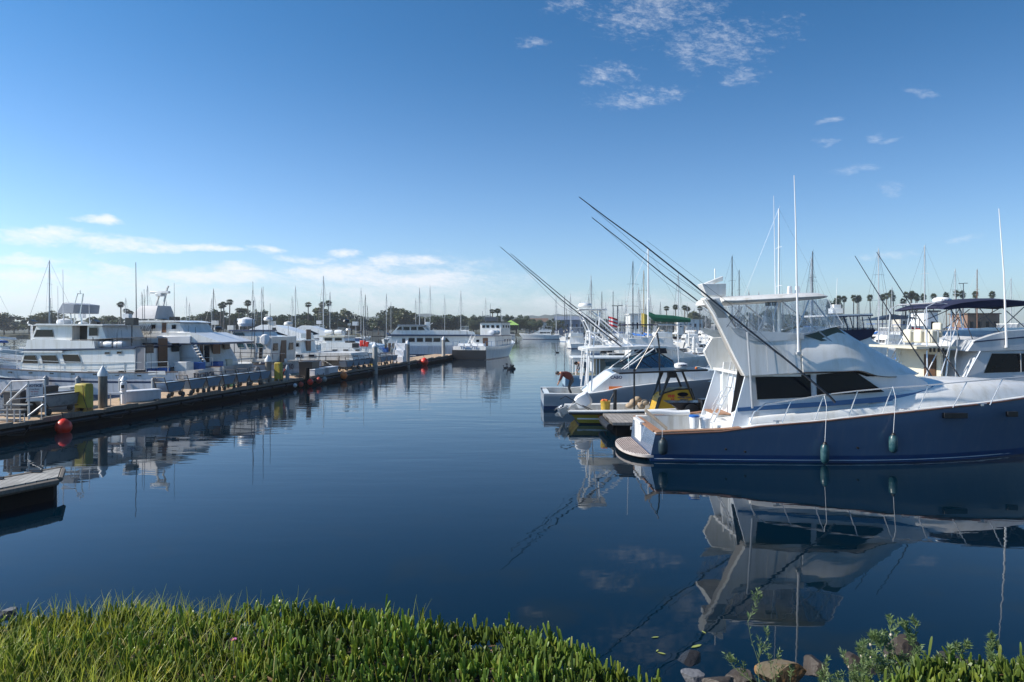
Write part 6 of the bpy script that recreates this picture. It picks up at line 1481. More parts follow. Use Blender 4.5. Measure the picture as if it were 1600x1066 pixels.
def place(key, x, y, rz, region, sc=1.0):
    p, d = protos[key]; o = p if key not in used else p.copy()
    if key in used: COL.objects.link(o)
    used.add(key); o.location = (x, y, 0); o.rotation_euler = (0, 0, rz); o.scale = (sc, sc, sc * rnd.uniform(.93, 1.07))
    s_ = spot(x, y); o['label'] = d + ', ' + s_; o['category'] = 'sailboat' if key[0] == 's' else 'boat'; o['group'] = d + ', ' + s_
    return o
RR, RL, RC = 'R', 'L', 'C'
def spot(x, y, region=None):
    px = 800 + FX * x / y
    d = 'near row' if y < 90 else ('middle rows' if y < 140 else ('far rows' if y < 200 else 'farthest rows'))
    for lim, s in ((60, 'at the left edge'), (200, 'behind the slanted radar panel'), (300, 'behind the radar tower'), (400, 'behind the blue tinted wheelhouse'), (500, 'behind the low grey boat'), (600, 'behind the canister boat'), (700, 'behind the cruise boat'), (790, 'behind the charter boat'), (880, 'at the channel mouth'), (930, 'left of the tuna tower'), (985, 'above the tuna tower'), (1050, 'under the green sail cover'), (1110, 'left of the white wing'), (1170, 'behind the white wing'), (1230, 'behind the aft curtains'), (1300, 'behind the front curtains'), (1370, 'under the first palms'), (1450, 'under the palm row'), (1530, 'under the navy bimini'), (5000, 'at the right edge')):
        if px < lim: return d + ' ' + s
def rowx(y, pxa, pxb, step, keys, region, ang=90, jit=.3):
    x = sx(pxa, y)
    while x < sx(pxb, y):
        k = rnd.choice(keys); place(k, x, y + rnd.uniform(-1.5, 1.5), R(ang if rnd.random() < .7 else -ang) + rnd.uniform(-.06, .06), region, rnd.uniform(.88, 1.08)); x += step * rnd.uniform(.85, 1.35)
mixr = ['sb', 'sw', 'fl', 'fb', 'fo', 'ex', 'eb', 'en', 'cc', 'ct', 'sg']
low_ = ['cc', 'ct', 'cr', 'ex', 'cc', 'eb', 'cc', 'ct', 'en']
rowx(66, 1052, 1190, 3.4, ['cc', 'cc', 'ct', 'cc'], RR, 80); rowx(52, 1375, 1450, 3.4, ['cc', 'ex', 'cc'], RR, 75)
rowx(80, 1040, 1180, 4.2, low_, RR); rowx(78, 1300, 1640, 4.0, low_, RR)
rowx(98, 930, 1640, 4.3, ['ex', 'fo', 'ct', 'sb', 'eb', 'fl', 'cc', 'fl'], RR)
rowx(122, 905, 1640, 4.8, ['fl', 'fo', 'ex', 'sw', 'fl', 'fb', 'fo'], RR)
rowx(152, 895, 1640, 5.6, mixr, RR); rowx(190, 880, 1380, 6.8, mixr + ['sb', 'sw'], RR)
rowx(226, 872, 1180, 6.6, ['sb', 'sw', 'sg', 'sn', 'fl', 'fo', 'ex'], RR); rowx(262, 845, 1180, 6.5, ['sb', 'sw', 'sg', 'sn', 'fl'], RR)
rowx(285, 800, 1000, 7, ['sb', 'sw', 'sg', 'ex'], RC)
rowx(250, 788, 880, 6, ['cc', 'eb', 'ex', 'cc'], RC)
rowx(105, 400, 600, 9, ['sw', 'sb', 'ex', 'fl'], RL); rowx(135, 250, 700, 8, ['sb', 'sw', 'ex', 'sg', 'fl'], RL)
rowx(165, 180, 730, 7.5, ['sb', 'sw', 'sg', 'sn', 'sw'], RL); rowx(205, 200, 770, 7.0, ['sb', 'sw', 'sg', 'sn', 'fl'], RL)
for px, Y, k in ((20, 70, 'eb'), (10, 95, 'sb'), (42, 88, 'sw'), (140, 90, 'sw'), (300, 75, 'ex')): place(k, sx(px, Y), Y, R(185), RL)
g_fly(False, (sx(878, 222), 222, 0), R(180), 'large white motor yacht lying across the channel mouth', 14, top='hard')
def yachtlow(px, Y, L, rz, label):
    r = empty('motor_yacht', (sx(px, Y), Y, 0), rz, label, 'boat'); FRm = Frame((sx(px, Y), Y), rz)
    hull_mb(L, 4.4, (1.3, 1.6, 2.2), over=2, n=16).build('hull', [antif, navy, white, white, stripeb, offw], r)
    yf = lambda x, z: 1.8 - .2 * (z - 1.4)
    slab(MB(), [(L * .1, 1.3), (L * .12, 3.2), (L * .3, 4.0), (L * .42, 4.1), (L * .75, 2.2), (L * .85, 1.8)], yf, sub=2).build('cabin', white, r)
    m = MB(); plate(m, [(L * .2, 2.9), (L * .3, 3.4), (L * .5, 3.3), (L * .7, 2.4), (L * .4, 2.5)], yf, 1, .02); m.build('window', glassd, r, sm=False)
    m = MB(); plate(m, [(L * .2, 2.0), (L * .2, 2.3), (L * .6, 2.2), (L * .65, 2.0)], yf, 1, .02); m.build('window', glassd, r, sm=False)
yachtlow(505, 72, 15, R(172), 'sleek white motor yacht with swept dark windows behind the sport boats')
yachtlow(530, 98, 12, R(175), 'smaller sleek motor yacht behind the canister boat')
# timber docks between the right-hand rows
for y, a, b in ((73, 1045, 1195), (89, 950, 1640), (110, 915, 1640), (137, 900, 1640), (171, 885, 1640), (208, 880, 1400), (244, 860, 1180)):
    x0, x1 = sx(a, y), sx(b, y); o = MB(); o.box(((x0 + x1) / 2, y, .42), (x1 - x0, 2.0, .12)); o.box(((x0 + x1) / 2, y, .18), (x1 - x0 - .4, 1.7, .4), k=1)
    i = 0
    xx = x0 + 3
    while xx < x1: o.lathe([(.17, -.4), (.17, 2.6), (.02, 2.9)], (xx, y + 1.15, 0), 8, k=2); xx += 14
    tag(o.build('marina_dock', [concr, woodd, offw], None, sm=False), 'concrete marina dock on the right, ' + {73: 'nearest, behind the express boat', 89: 'second row, left of the white wing', 110: 'third row from the viewer', 137: 'fourth row from the viewer', 171: 'fifth row, behind the tuna tower', 208: 'sixth row from the viewer', 244: 'farthest row of all'}[y], 'dock', 'marina docks on the right')
# gear on the near dock behind the express boat (white boxes, crab traps)
for i in range(8):
    px = 1072 + i * 12; y = 73 + rnd.uniform(-.4, .4); v = Vector((sx(px, y), y, .48)); h_ = rnd.uniform(.5, 1.1)
    m = MB(); m.box(v + Vector((0, 0, h_ / 2)), (.9, .7, h_), taper=.95); tag(m.build('dock_box', plastw, None, bev=.04), 'white dock box among the small boats left of the blue boat wing', 'storage box', 'white boxes on the small boat dock')
for i in range(7):
    px = 1090 + i * 12; y = 72.4; v = Vector((sx(px, y), y, .48)); m = MB(); m.box(v + Vector((0, 0, .3)), (.9, .6, .05)); m.box(v + Vector((0, 0, .62)), (.9, .6, .05))
    for k in range(6): m.tube([v + Vector((-.45 + k * .18, -.3, 0)), v + Vector((-.35 + k * .15, .3, .6))], .025, 4)
    tag(m.build('fish_trap', M('rusty_wire', (.22, .13, .08), .8, var=.3), None, sm=False), 'rusty brown trap piled on the small boat dock', 'trap', 'rusty traps on the small boat dock')
# ================================================================== far shore: trees, palms, buildings
def tree_mesh(name, seed, h, w, leaf, lean=0, dens=1.0):
    r = random.Random(seed); m = MB(); th = h * .45
    m.tube([(0, 0, -.3), (lean * .3, 0, th * .5), (lean * .6, .1, th)], [.30, .24, .18], 7)
    lim = []
    for i in range(6):
        a = i * 1.05 + r.uniform(-.3, .3); L = w * .36; p = Vector((lean * .6 + math.cos(a) * L, math.sin(a) * L, th + h * r.uniform(.12, .34)))
        m.tube([(lean * .5, .05, th * r.uniform(.6, .95)), (p.x * .5 + lean * .2, p.y * .5, (p.z + th) / 2 - .1), p], [.13, .09, .04], 5); lim.append(p)
    c = MB(); blobs = []
    for i in range(int(17 * dens)):
        a = r.uniform(0, 6.28); q = r.uniform(.15, 1) ** .6; zz = r.uniform(0, 1)
        rad = w / 2 * q * (1 - .55 * abs(zz - .35)); blobs.append((Vector((lean + math.cos(a) * rad * .85, math.sin(a) * rad * .85, h * (.33 + .58 * zz))), h * r.uniform(.11, .19)))
    for b, s_ in blobs:
        for k in range(int(95)):
            d = Vector((r.gauss(0, 1), r.gauss(0, 1), r.gauss(0, .75))); d = d / max(d.length, .01) * s_ * r.uniform(.55, 1.1) * Vector((1.25, 1.25, .85)).x
            p = b + Vector((d.x, d.y, d.z * .7)); u = Vector((r.uniform(-1, 1), r.uniform(-1, 1), r.uniform(-.6, .6))).normalized(); v = u.orthogonal().normalized(); q = r.uniform(.34, .66)
            c.add([p - u * q, p + v * q * .55, p + u * q, p - v * q * .55], [(0, 1, 2, 3)])
    return m, c
tprot = []
for i, (h, w_, lf, ln) in enumerate(((10, 11, leaf1, 0), (9, 8, leaf2, .4), (12, 9, leaf2, -.5), (8, 13, leaf1, .2), (11, 12, leaf1, 0), (7, 9, leaf1, 0))):
    r = empty('tree', (0, -60, -30), 0, '', 'tree'); m, c = tree_mesh('t', i + 5, h, w_, lf, ln); m.build('trunk', bark, r); c.build('crown', lf, r, sm=False, fix=False); tprot.append([r, h, w_, False])
def put_tree(k, px, ytop, Y, wpx, label, group='trees on the far shore'):
    P_ = tprot[k]; r = P_[0] if not P_[3] else copy_tree(P_[0]); P_[3] = True; H = (HC + (512 - ytop) / FX * Y - 1.2) * 1.14
    r.location = (sx(px, Y), Y, 1.15); s = H / P_[1]; sw = wpx / FX * Y / P_[2]; r.scale = (sw, sw, s); r.rotation_euler = (0, 0, rnd.uniform(0, 6)); r['label'] = label; r['group'] = group; r['category'] = 'tree'
tl = [(6, 490, 250, 48, 4), (45, 497, 262, 40, 0), (72, 490, 255, 52, 2), (165, 497, 255, 62, 3), (205, 499, 262, 50, 5), (285, 499, 262, 40, 3), (318, 491, 262, 52, 4), (340, 489, 262, 44, 0), (372, 492, 262, 38, 0), (398, 484.5, 262, 52, 4), (425, 497, 270, 36, 3), (450, 497, 272, 44, 5), (478, 493, 275, 40, 0), (506, 486, 275, 46, 1), (524, 494, 275, 34, 3), (543, 487, 280, 26, 2), (565, 498, 285, 40, 5), (606, 484, 285, 36, 2), (632, 487.5, 285, 42, 1), (652, 496, 290, 36, 5), (690, 493, 290, 52, 4), (712, 497, 292, 36, 3), (744, 496, 300, 20, 0), (775, 498, 310, 24, 5), (795, 495.5, 318, 22, 0), (819, 493.5, 335, 30, 4), (852, 503, 340, 30, 5), (885, 503, 345, 34, 3),
      (940, 502, 340, 34, 5), (1025, 499, 340, 22, 0), (1052, 501, 340, 26, 5), (1085, 491, 335, 24, 1), (1100, 495, 335, 22, 4), (1150, 495, 330, 34, 0), (1178, 490, 330, 30, 4), (1205, 487, 330, 30, 1), (1235, 492, 325, 36, 4), (1262, 491, 325, 30, 3), (1300, 470, 300, 30, 4), (1309, 476, 300, 24, 0)]
rq = random.Random(21)
for px in range(-25, 880, 17): tl.append((px + rq.uniform(-6, 6), 499 + rq.uniform(-3, 4.5), (262 if px < 600 else 300) + rq.uniform(-4, 14), rq.uniform(24, 46), rq.choice((0, 3, 5, 4, 1, 2))))
for px in range(905, 1300, 34): tl.append((px, 504 + rq.uniform(-3, 3), 345, rq.uniform(22, 36), rq.choice((0, 3, 5, 1))))
for i, (px, yt, Y, wp, k) in enumerate(tl):
    side = 'on the shore ' + spot(sx(px, Y), Y).split('rows ')[-1]
    nm = {0: 'dark round tree', 1: 'olive loose tree', 2: 'tall pale eucalyptus', 3: 'wide low dark tree', 4: 'broad dense dark tree', 5: 'low bushy dark tree'}[k]
    put_tree(k, px, yt, Y, wp, nm + ' ' + side, nm + ' ' + side)
def palm_mesh(seed, h):
    r = random.Random(seed); t = MB(); b = r.uniform(-.5, .5); t.tube([(0, 0, -.4), (b * .4, 0, h * .4), (b, .1, h * .97)], [.30, .22, .20], 7)
    c = MB(); top = Vector((b, .1, h))
    for i in range(44):
        a = i * 2.4 + r.uniform(-.2, .2); e = r.uniform(-1.25, 1.35); L = r.uniform(1.25, 1.75) * (1 if e > -.7 else .85)
        d = Vector((math.cos(a) * math.cos(e), math.sin(a) * math.cos(e), math.sin(e))); side = d.cross(Vector((0, 0, 1))).normalized(); hub = top + d * L * .30; up = side.cross(d)
        c.add([top, hub + side * .02, hub - side * .02], [(0, 1, 2)])
        for k in range(-3, 4):
            w_ = k * .38; dd = (d * math.cos(w_) + side * math.sin(w_)) * L * .78; dd.z -= .25 * abs(k) * .3 + .12; n2 = side * math.cos(w_) * .15 - d * math.sin(w_) * .15
            c.add([hub, hub + dd * .55 + n2, hub + dd - Vector((0, 0, .1)), hub + dd * .55 - n2], [(0, 1, 2, 3)])
    s = MB()
    for i in range(16):
        a = i * .39; p = top + Vector((math.cos(a) * .35, math.sin(a) * .35, -.3)); q = p + Vector((math.cos(a) * .25, math.sin(a) * .25, -r.uniform(.9, 1.5))); sd_ = Vector((-math.sin(a), math.cos(a), 0)) * .14; s.add([p - sd_, p + sd_, q], [(0, 1, 2)])
    return t, c, s
pprot = []
for i, h in enumerate((14, 15, 13, 14)):
    r = empty('palm_tree', (0, -60, -30), 0, '', 'palm tree'); t, c, s = palm_mesh(i + 40, h); t.build('trunk', bark, r); c.build('crown', palml, r, sm=False, fix=False); s.build('dead_fronds', M('dry_fronds', (.17, .12, .07), .9), r, sm=False, fix=False); pprot.append([r, h, False])
pl = [(189, 474, 240), (198, 484, 240), (204, 487, 242), (344, 476, 250), (349, 474, 250), (358.5, 470, 250), (387, 472, 252), (374, 483, 255), (379, 483, 255), (481.5, 474, 262), (503, 474, 262), (511.5, 472, 262), (544, 487, 270), (769, 484.5, 250), (777, 484, 250), (834, 499, 330), (865, 498, 340),
      (1042, 480, 290), (1056, 478, 292), (1070, 479, 290), (1074, 481, 290), (1094, 480, 290),
      (1310, 465, 300), (1318, 465.5, 300), (1334, 463.5, 300), (1339.5, 467, 302), (1342.5, 464.5, 300), (1361, 463.5, 300), (1379, 463, 300), (1385, 460.5, 302), (1392, 457, 300), (1397.5, 463.5, 300), (1411, 469, 300), (1416, 459, 300), (1423, 461, 302), (1426, 458, 300), (1431, 461, 300), (1433, 464, 302), (1443, 462.5, 300), (1458, 462, 300), (1479, 460, 305), (1494, 456.5, 300), (1504, 458, 300), (1526, 458.5, 300), (1551, 458.5, 300)]
for i, (px, yt, Y) in enumerate(pl):
    k = i % 4; P_ = pprot[k]; r = P_[0] if not P_[2] else copy_tree(P_[0]); P_[2] = True; H = HC + (512 - yt - 1.5) / FX * Y - 1.2; s = H / P_[1]
    r.location = (sx(px, Y) - 0, Y, 1.15); r.scale = (.95, .95, s); r.rotation_euler = (0, 0, rnd.uniform(0, 6)); side = ('second ' if i % 2 else 'first ') + 'one ' + spot(sx(px, Y), Y).split('rows ')[-1]
    if 1300 < px < 1452: side = ['leftmost of the long row', 'second of the long row', 'third of the long row', 'tallest of the first cluster', 'short one of the first cluster', 'right one of the first cluster', 'lone one after the first cluster', 'left one of the second cluster', 'mid one of the second cluster', 'tallest of the second cluster', 'right one of the second cluster', 'short lone one before the third cluster', 'left one of the third cluster', 'second one of the third cluster', 'tallest of the third cluster', 'fifth one of the third cluster', 'thick one of the third cluster', 'last one before the bright mast'][min(17, i - 22)] + ' on the right horizon'
    r['label'] = 'thin fan palm, ' + side; r['group'] = 'fan palms on the far shore'
def building(px0, px1, yt, yb_, Y, mt, roof, label, name='building', pitched=False, d=8, wn=4):
    x0, x1 = sx(px0, Y), sx(px1, Y); z1 = HC + (512 - yt) / FX * Y; r = empty(name, ((x0 + x1) / 2, Y + d / 2, .2), 0, label, 'building'); w_ = x1 - x0
    MB().box((0, 0, z1 / 2), (w_, d, z1)).build('wall', mt, r); m = MB()
    if pitched: m.ext([(-w_ / 2 - .4, -d / 2 - .4, z1), (w_ / 2 + .4, -d / 2 - .4, z1), (w_ / 2 + .4, 0, z1 + d * .22), (-w_ / 2 - .4, 0, z1 + d * .22)], (0, 0, .15)); m.ext([(-w_ / 2 - .4, d / 2 + .4, z1), (w_ / 2 + .4, d / 2 + .4, z1), (w_ / 2 + .4, 0, z1 + d * .22), (-w_ / 2 - .4, 0, z1 + d * .22)], (0, 0, .15))
    else: m.box((0, 0, z1 + .1), (w_ + .6, d + .6, .25))
    m.build('roof', roof, r)
    for i in range(wn): m = MB(); x = -w_ / 2 + w_ * (i + .5) / wn; m.box((x, -d / 2 - .02, z1 * .62), (w_ / wn * .4, .06, z1 * .22)); m.build('window', glassd, r)
sheds = M('pale_stucco', (.62, .58, .50), .85); slate = M('blue_grey_roof', (.16, .20, .28), .7); brownr = M('brown_roof', (.16, .10, .07), .8)
building(1408, 1463, 493.5, 502, 292, sheds, M('white_roof', (.68, .66, .62), .8), 'long low pale building behind the palms left of the motor yacht', wn=6)
building(1450, 1466, 489, 512, 118, plastw, M('dark_flat_roof', (.08, .08, .08), .8), 'tall white shed just left of the motor yacht radar arch', d=5, wn=1)
building(985, 1000, 493, 503, 150, white, offw, 'white boathouse behind the navy bimini', d=6, wn=2)
building(868, 912, 501, 508, 330, slate, slate, 'long blue roofed hall across the channel', pitched=True, wn=6)
building(820, 856, 504, 509, 335, sheds, brownr, 'low brown roofed hall left of the blue roofed hall', pitched=True, wn=5)
place('fb', sx(1470, 62), 62, 0, RR)
building(1512, 1562, 492, 506, 170, M('brown_shed', (.25, .15, .10), .8), brownr, 'brown shed seen through the navy bimini frame', d=7, wn=4)
building(1060, 1098, 500, 508, 330, white, sheds, 'white low building among the right marina masts', wn=5)
building(560, 600, 504, 510, 292, sheds, brownr, 'low building behind the masts of the left marina', wn=4)
o = MB(); v0 = at(798, 508, 245); o.loft([[v0 + Vector((a * 3.0, b * 3.0, 0)) for a, b in ((-1, -1), (1, -1), (1, 1), (-1, 1))], [v0 + Vector((a * .2, b * .2, 1.7)) for a, b in ((-1, -1), (1, -1), (1, 1), (-1, 1))]])
for a, b in ((-1, -1), (1, -1), (1, 1), (-1, 1)): o.tube([v0 + Vector((a * 2.8, b * 2.8, -2)), v0 + Vector((a * 2.8, b * 2.8, 0))], .06, 4)
tag(o.build('tent_canopy', M('lime_canvas', (.30, .50, .12), .8), None, sm=False), 'lime green tent roof right of the charter boat', 'tent')
o = MB(); v0 = at(1390, 500, 120); o.loft([[v0 + Vector((a * 3.8, b * 3, .2 + (a < 0) * -.3)) for a, b in ((-1, -1), (1, -1), (1, 1), (-1, 1))], [v0 + Vector((.4 + a * .2, b * .2, 1.0)) for a, b in ((-1, -1), (1, -1), (1, 1), (-1, 1))]])
for a, b in ((-1, -1), (1, -1), (1, 1), (-1, 1)): o.tube([v0 + Vector((a * 3.6, b * 2.8, -4)), v0 + Vector((a * 3.6, b * 2.8, .2))], .06, 4)
tag(o.build('shade_canopy', blackp, None, sm=False), 'black pointed shade canopy below the right hand palms', 'canopy')
for px, yt, Y, lb in ((1505.5, 443, 150, 'twin armed lamp post above the navy bimini'), (965, 478, 120, 'lamp post right of the leaning dark mast')):
    o = MB(); x = sx(px, Y); z = HC + (512 - yt) / FX * Y; o.tube([(x, Y, 0), (x, Y, z)], .08, 6); o.box((x - .5, Y, z), (1.0, .25, .12)); o.box((x + .5, Y, z + .05), (.8, .25, .12)); tag(o.build('lamp_post', dkalu, None), lb, 'lamp post')
# breakwater on the right
m = MB(); r = random.Random(5)
for i in range(170):
    y = 262 + r.uniform(-6, 4); x = sx(1290 + i * 2.1, y); s = r.uniform(.6, 1.5); m.ball((x, y, r.uniform(-.2, .9)), s, 6, (1.3, 1, .7))
for k, v in enumerate(m.v): m.v[k] = (v[0] + r.uniform(-.2, .2), v[1] + r.uniform(-.2, .2), v[2] + r.uniform(-.15, .15))
tag(m.build('riprap', rubble, None, sm=False), 'low rocky breakwater below the right hand palms', 'breakwater', kind='stuff')
# water birds
def bird(px, py, s, label):
    Yd = HC * FX / (py - 512); x = sx(px, Yd); o = empty('water_bird', (x, Yd, 0), R(200), label, 'bird')
    MB().ball((0, 0, .05), .16 * s, 10, (1.7, .8, .6)).build('body', clothk, o, ang=90)
    m = MB(); m.tube([(.2 * s, 0, .06), (.27 * s, 0, .17 * s), (.26 * s, 0, .28 * s)], [.05 * s, .035 * s, .035 * s], 7); m.ball((.28 * s, 0, .30 * s), .05 * s, 8); m.tube([(.31 * s, 0, .30 * s), (.40 * s, 0, .29 * s)], .014 * s, 5, r1=.004); m.build('head', clothk, o, ang=90)
    MB().ball((.26 * s, 0, .2 * s), .04 * s, 8, (.8, 1, 1)).build('throat_patch', fw2, o, ang=90)
    return o
b = bird(799, 577, 1.6, 'larger dark water bird with raised wings in mid channel'); m = MB()
for s in (-1, 1): m.loft([[Vector((.1, s * .05, .12)), Vector((-.2, s * .05, .12)), Vector((-.2, s * .06, .10)), Vector((.1, s * .06, .10))], [Vector((0, s * .34, .42)), Vector((-.15, s * .34, .40)), Vector((-.15, s * .35, .38)), Vector((0, s * .35, .40))]])
m.build('wing', clothk, b); bird(790, 575.5, .8, 'smaller white throated water bird left of the larger one'); bird(871, 551.5, 1.1, 'lone dark bird far out toward the channel mouth')
# ================================================================== NEAR BANK
EP = [(-6, 3.55), (-2.65, 3.53), (-1.35, 3.62), (-.6, 3.6), (-.33, 3.52), (.0, 3.44), (.16, 3.34), (.38, 3.1), (.6, 2.9), (1.0, 2.72), (1.5, 2.85), (1.9, 3.05), (2.3, 3.05), (3.0, 2.98), (6, 3.0)]
def edge(x):
    for (a, b), (c, d) in zip(EP, EP[1:]):
        if x <= c: return b + (d - b) * (x - a) / (c - a)
    return EP[-1][1]
SP = [(-8, 7.9), (.1, 7.9), (.5, 6.4), (1.0, 5.7), (2.2, 5.8), (3.2, 6.4), (8, 6.6)]
def shore(x):
    for (a, b), (c, d) in zip(SP, SP[1:]):
        if x <= c: return b + (d - b) * (x - a) / (c - a)
    return 6.6
def gz(x, y):
    e = edge(x); b = .02 * math.sin(x * 5) + .02 * math.sin(y * 7 + x * 3)
    if y <= e: return 2.2 + b
    t = (y - e) / (shore(x * 3.6 / max(y, 3.6)) - e); return 2.2 * (1 - t) + b - .12 * t - .22 * math.sin(math.pi * min(t * 1.3, 1)) * (1 if x > .5 else .4)
m = MB(); rows = []
for i in range(61):
    x = -8 + 16 * i / 60; rows.append([Vector((x, y, gz(x, y) if y > -5 else 2.2)) for y in (-30, -4, 0, 1, 2, 2.5, 2.8, 3.1, 3.4, 3.7, 4, 4.5, 5, 5.6, 6.2, 6.8, 7.4, 8.2, 10)])
m.loft(rows, cap=False, closed=False)
soil = M('dark_bank_soil', (.035, .028, .018), .95, var=.4, scale=9, bump=.9, bscale=30)
tag(m.build('bank', soil, None, ang=80), 'dark soil bank sloping to the water in the foreground', 'bank', kind='structure')
r = random.Random(11)
def vnoise(x, y, s=1.0):
    x *= s; y *= s
    return .5 + .25 * math.sin(x * 2.1 + 1.3 * math.sin(y * 1.7)) + .25 * math.sin(y * 2.7 + 1.1 * math.sin(x * 1.3 + 2))
# ice plant: upright three sided fleshy leaves
vs = []; fs = []
def leaf(p, d, L, w_):
    u = Vector((d.y, -d.x, 0)); u = u.normalized() if u.length > .01 else Vector((1, 0, 0)); a = r.uniform(0, 6.28); v = d.cross(u); n1 = u * math.cos(a) + v * math.sin(a); n2 = d.cross(n1); o = len(vs)
    bend = n1 * L * r.uniform(-.02, .16)
    for f, k in ((0, .62), (.3, 1.0), (.78, .98), (.95, .62)):
        c = p + d * L * f + bend * f * f
        for q in range(3):
            w2 = q * 2.094; vs.append(c + (n1 * math.cos(w2) + n2 * math.sin(w2)) * w_ * k)
    vs.append(p + d * L + bend)
    for i in range(3):
        for q in range(3): fs.append((o + i * 3 + q, o + i * 3 + (q + 1) % 3, o + i * 3 + 3 + (q + 1) % 3, o + i * 3 + 3 + q))
    for q in range(3): fs.append((o + 9 + q, o + 9 + (q + 1) % 3, o + 12))
nst = 0
while nst < 6400:
    x = r.uniform(-3.3, 3.3); e = edge(x); y = r.uniform(2.35, e + .22)
    dens = 1.0
    if x < -1.25: dens = .55
    if .35 < x < 1.75: dens = .9 if y < e - .02 and x < .7 else .25
    if vnoise(x + 3, y, 3.1) < .13: dens *= .25
    if r.random() > dens: continue
    nst += 1; z = gz(x, y); tall = r.random() < .055; h = r.uniform(.0, .05) + (r.uniform(.03, .08) if tall else 0) + .055 * vnoise(x, y, 4)
    base = Vector((x, y, z)); top = base + Vector((r.uniform(-.015, .015), r.uniform(-.015, .015), h)); n = r.randint(3, 4) if not tall else 6
    for k in range(n):
        p = base.lerp(top, 1 - k / n * (.9 if tall else .5)); a = r.uniform(0, 6.28); t = r.uniform(.02, .75) ** 1.0 * (1 if k else .5)
        d = Vector((math.cos(a) * t, math.sin(a) * t, 1)).normalized(); leaf(p, d, r.uniform(.030, .080) * (1 if k else 1.1), r.uniform(.0048, .0078))
me = bpy.data.meshes.new('ice_plant'); me.from_pydata(vs, [], fs)
lm = leaf_mat('ice_plant_leaf', (.13, .22, .042), (.31, .43, .075), .42, .36, (.36, .38, .10), 2.6); me.materials.append(lm)
me.polygons.foreach_set('use_smooth', [False] * len(me.polygons)); o = bpy.data.objects.new('ice_plant', me); COL.objects.link(o)
tag(o, 'dense green ice plant ground cover with upright fleshy leaves', 'ground cover', kind='stuff')
# grass
vs = []; fs = []
def blade(p, az_, lean, L, w_):
    d = Vector((math.cos(az_), math.sin(az_), 0)); s = Vector((-d.y, d.x, 0)); o = len(vs); q = Vector(p); n = 6
    for i in range(n + 1):
        f = i / n; ww = w_ * (1 - f) ** .6 + .0003; a = lean * (.25 + 1.35 * f); vs.append(q + s * ww); vs.append(q - s * ww); q = q + (d * math.sin(a) + Vector((0, 0, math.cos(a)))) * L / n
    for i in range(n): fs.append((o + 2 * i, o + 2 * i + 1, o + 2 * i + 3, o + 2 * i + 2))
ng = 0
while ng < 5200:
    x = r.uniform(-3.1, -.4); y = r.uniform(2.35, edge(x) + .12); pr = 1.0 if x < -1.5 else (.5 if x < -1.1 else .09)
    if vnoise(x, y, 2.6) < .3: pr *= .35
    if r.random() > pr: continue
    ng += 1; p = (x, y, gz(x, y)); blade(p, r.uniform(0, 6.28), r.uniform(.15, 1.05), r.uniform(.09, .24), r.uniform(.0012, .0027))
for i in range(1500):
    x = r.uniform(-.7, 2.9); y = r.uniform(2.35, edge(x) - .05); blade((x, y, gz(x, y)), r.uniform(0, 6.28), r.uniform(.2, 1.2), r.uniform(.03, .09), r.uniform(.0008, .0016))
me = bpy.data.meshes.new('grass'); me.from_pydata(vs, [], fs); me.materials.append(leaf_mat('grass_blade', (.27, .35, .04), (.52, .56, .08), .48, .45, (.60, .52, .25), 2.2))
o = bpy.data.objects.new('grass', me); COL.objects.link(o); tag(o, 'long yellow green grass tangled through the ice plant at the left', 'grass', kind='stuff')
# dry litter and dead stems
m = MB()
for i in range(620):
    x = r.choice((r.uniform(.25, 1.1), r.uniform(.25, 1.1), r.uniform(-.8, .4), r.uniform(-2, 3))); y = edge(x) - r.uniform(-.25, .35) if x > .2 else r.uniform(2.5, edge(x)); z = gz(x, y) + r.uniform(.0, .06)
    a = r.uniform(0, 6.28); L = r.uniform(.02, .06); d = Vector((math.cos(a), math.sin(a), r.uniform(-.2, .7))) * L; p = Vector((x, y, z)); m.tube([p, p + d * .5 + Vector((0, 0, .012)), p + d], .0022, 4, r1=.001)
tag(m.build('dry_stems', M('pinkish_dry_stem', (.34, .24, .20), .9, var=.3, scale=20), None, fix=False), 'dry pinkish grey stems at the edge of the ice plant', 'dead stems', kind='stuff')
lit = MB()
for i in range(420):
    x = r.uniform(-3, 2.8); y = r.uniform(2.4, edge(x)); z = gz(x, y) + r.uniform(.02, .085); a = r.uniform(0, 6.28); L = r.uniform(.012, .03); d = Vector((math.cos(a), math.sin(a), r.uniform(-.4, .6))) * L; s = Vector((-math.sin(a), math.cos(a), r.uniform(-.3, .3))) * L * .35; c_ = Vector((x, y, z)); lit.add([c_ - d, c_ + s, c_ + d, c_ - s], [(0, 1, 2, 3)])
tag(lit.build('fallen_leaves', leaf_mat('brown_dead_leaf', (.16, .08, .04), (.36, .22, .12), .2, .7), None, sm=False, fix=False), 'scattered brown dead leaves caught in the ice plant', 'dead leaves', kind='stuff')
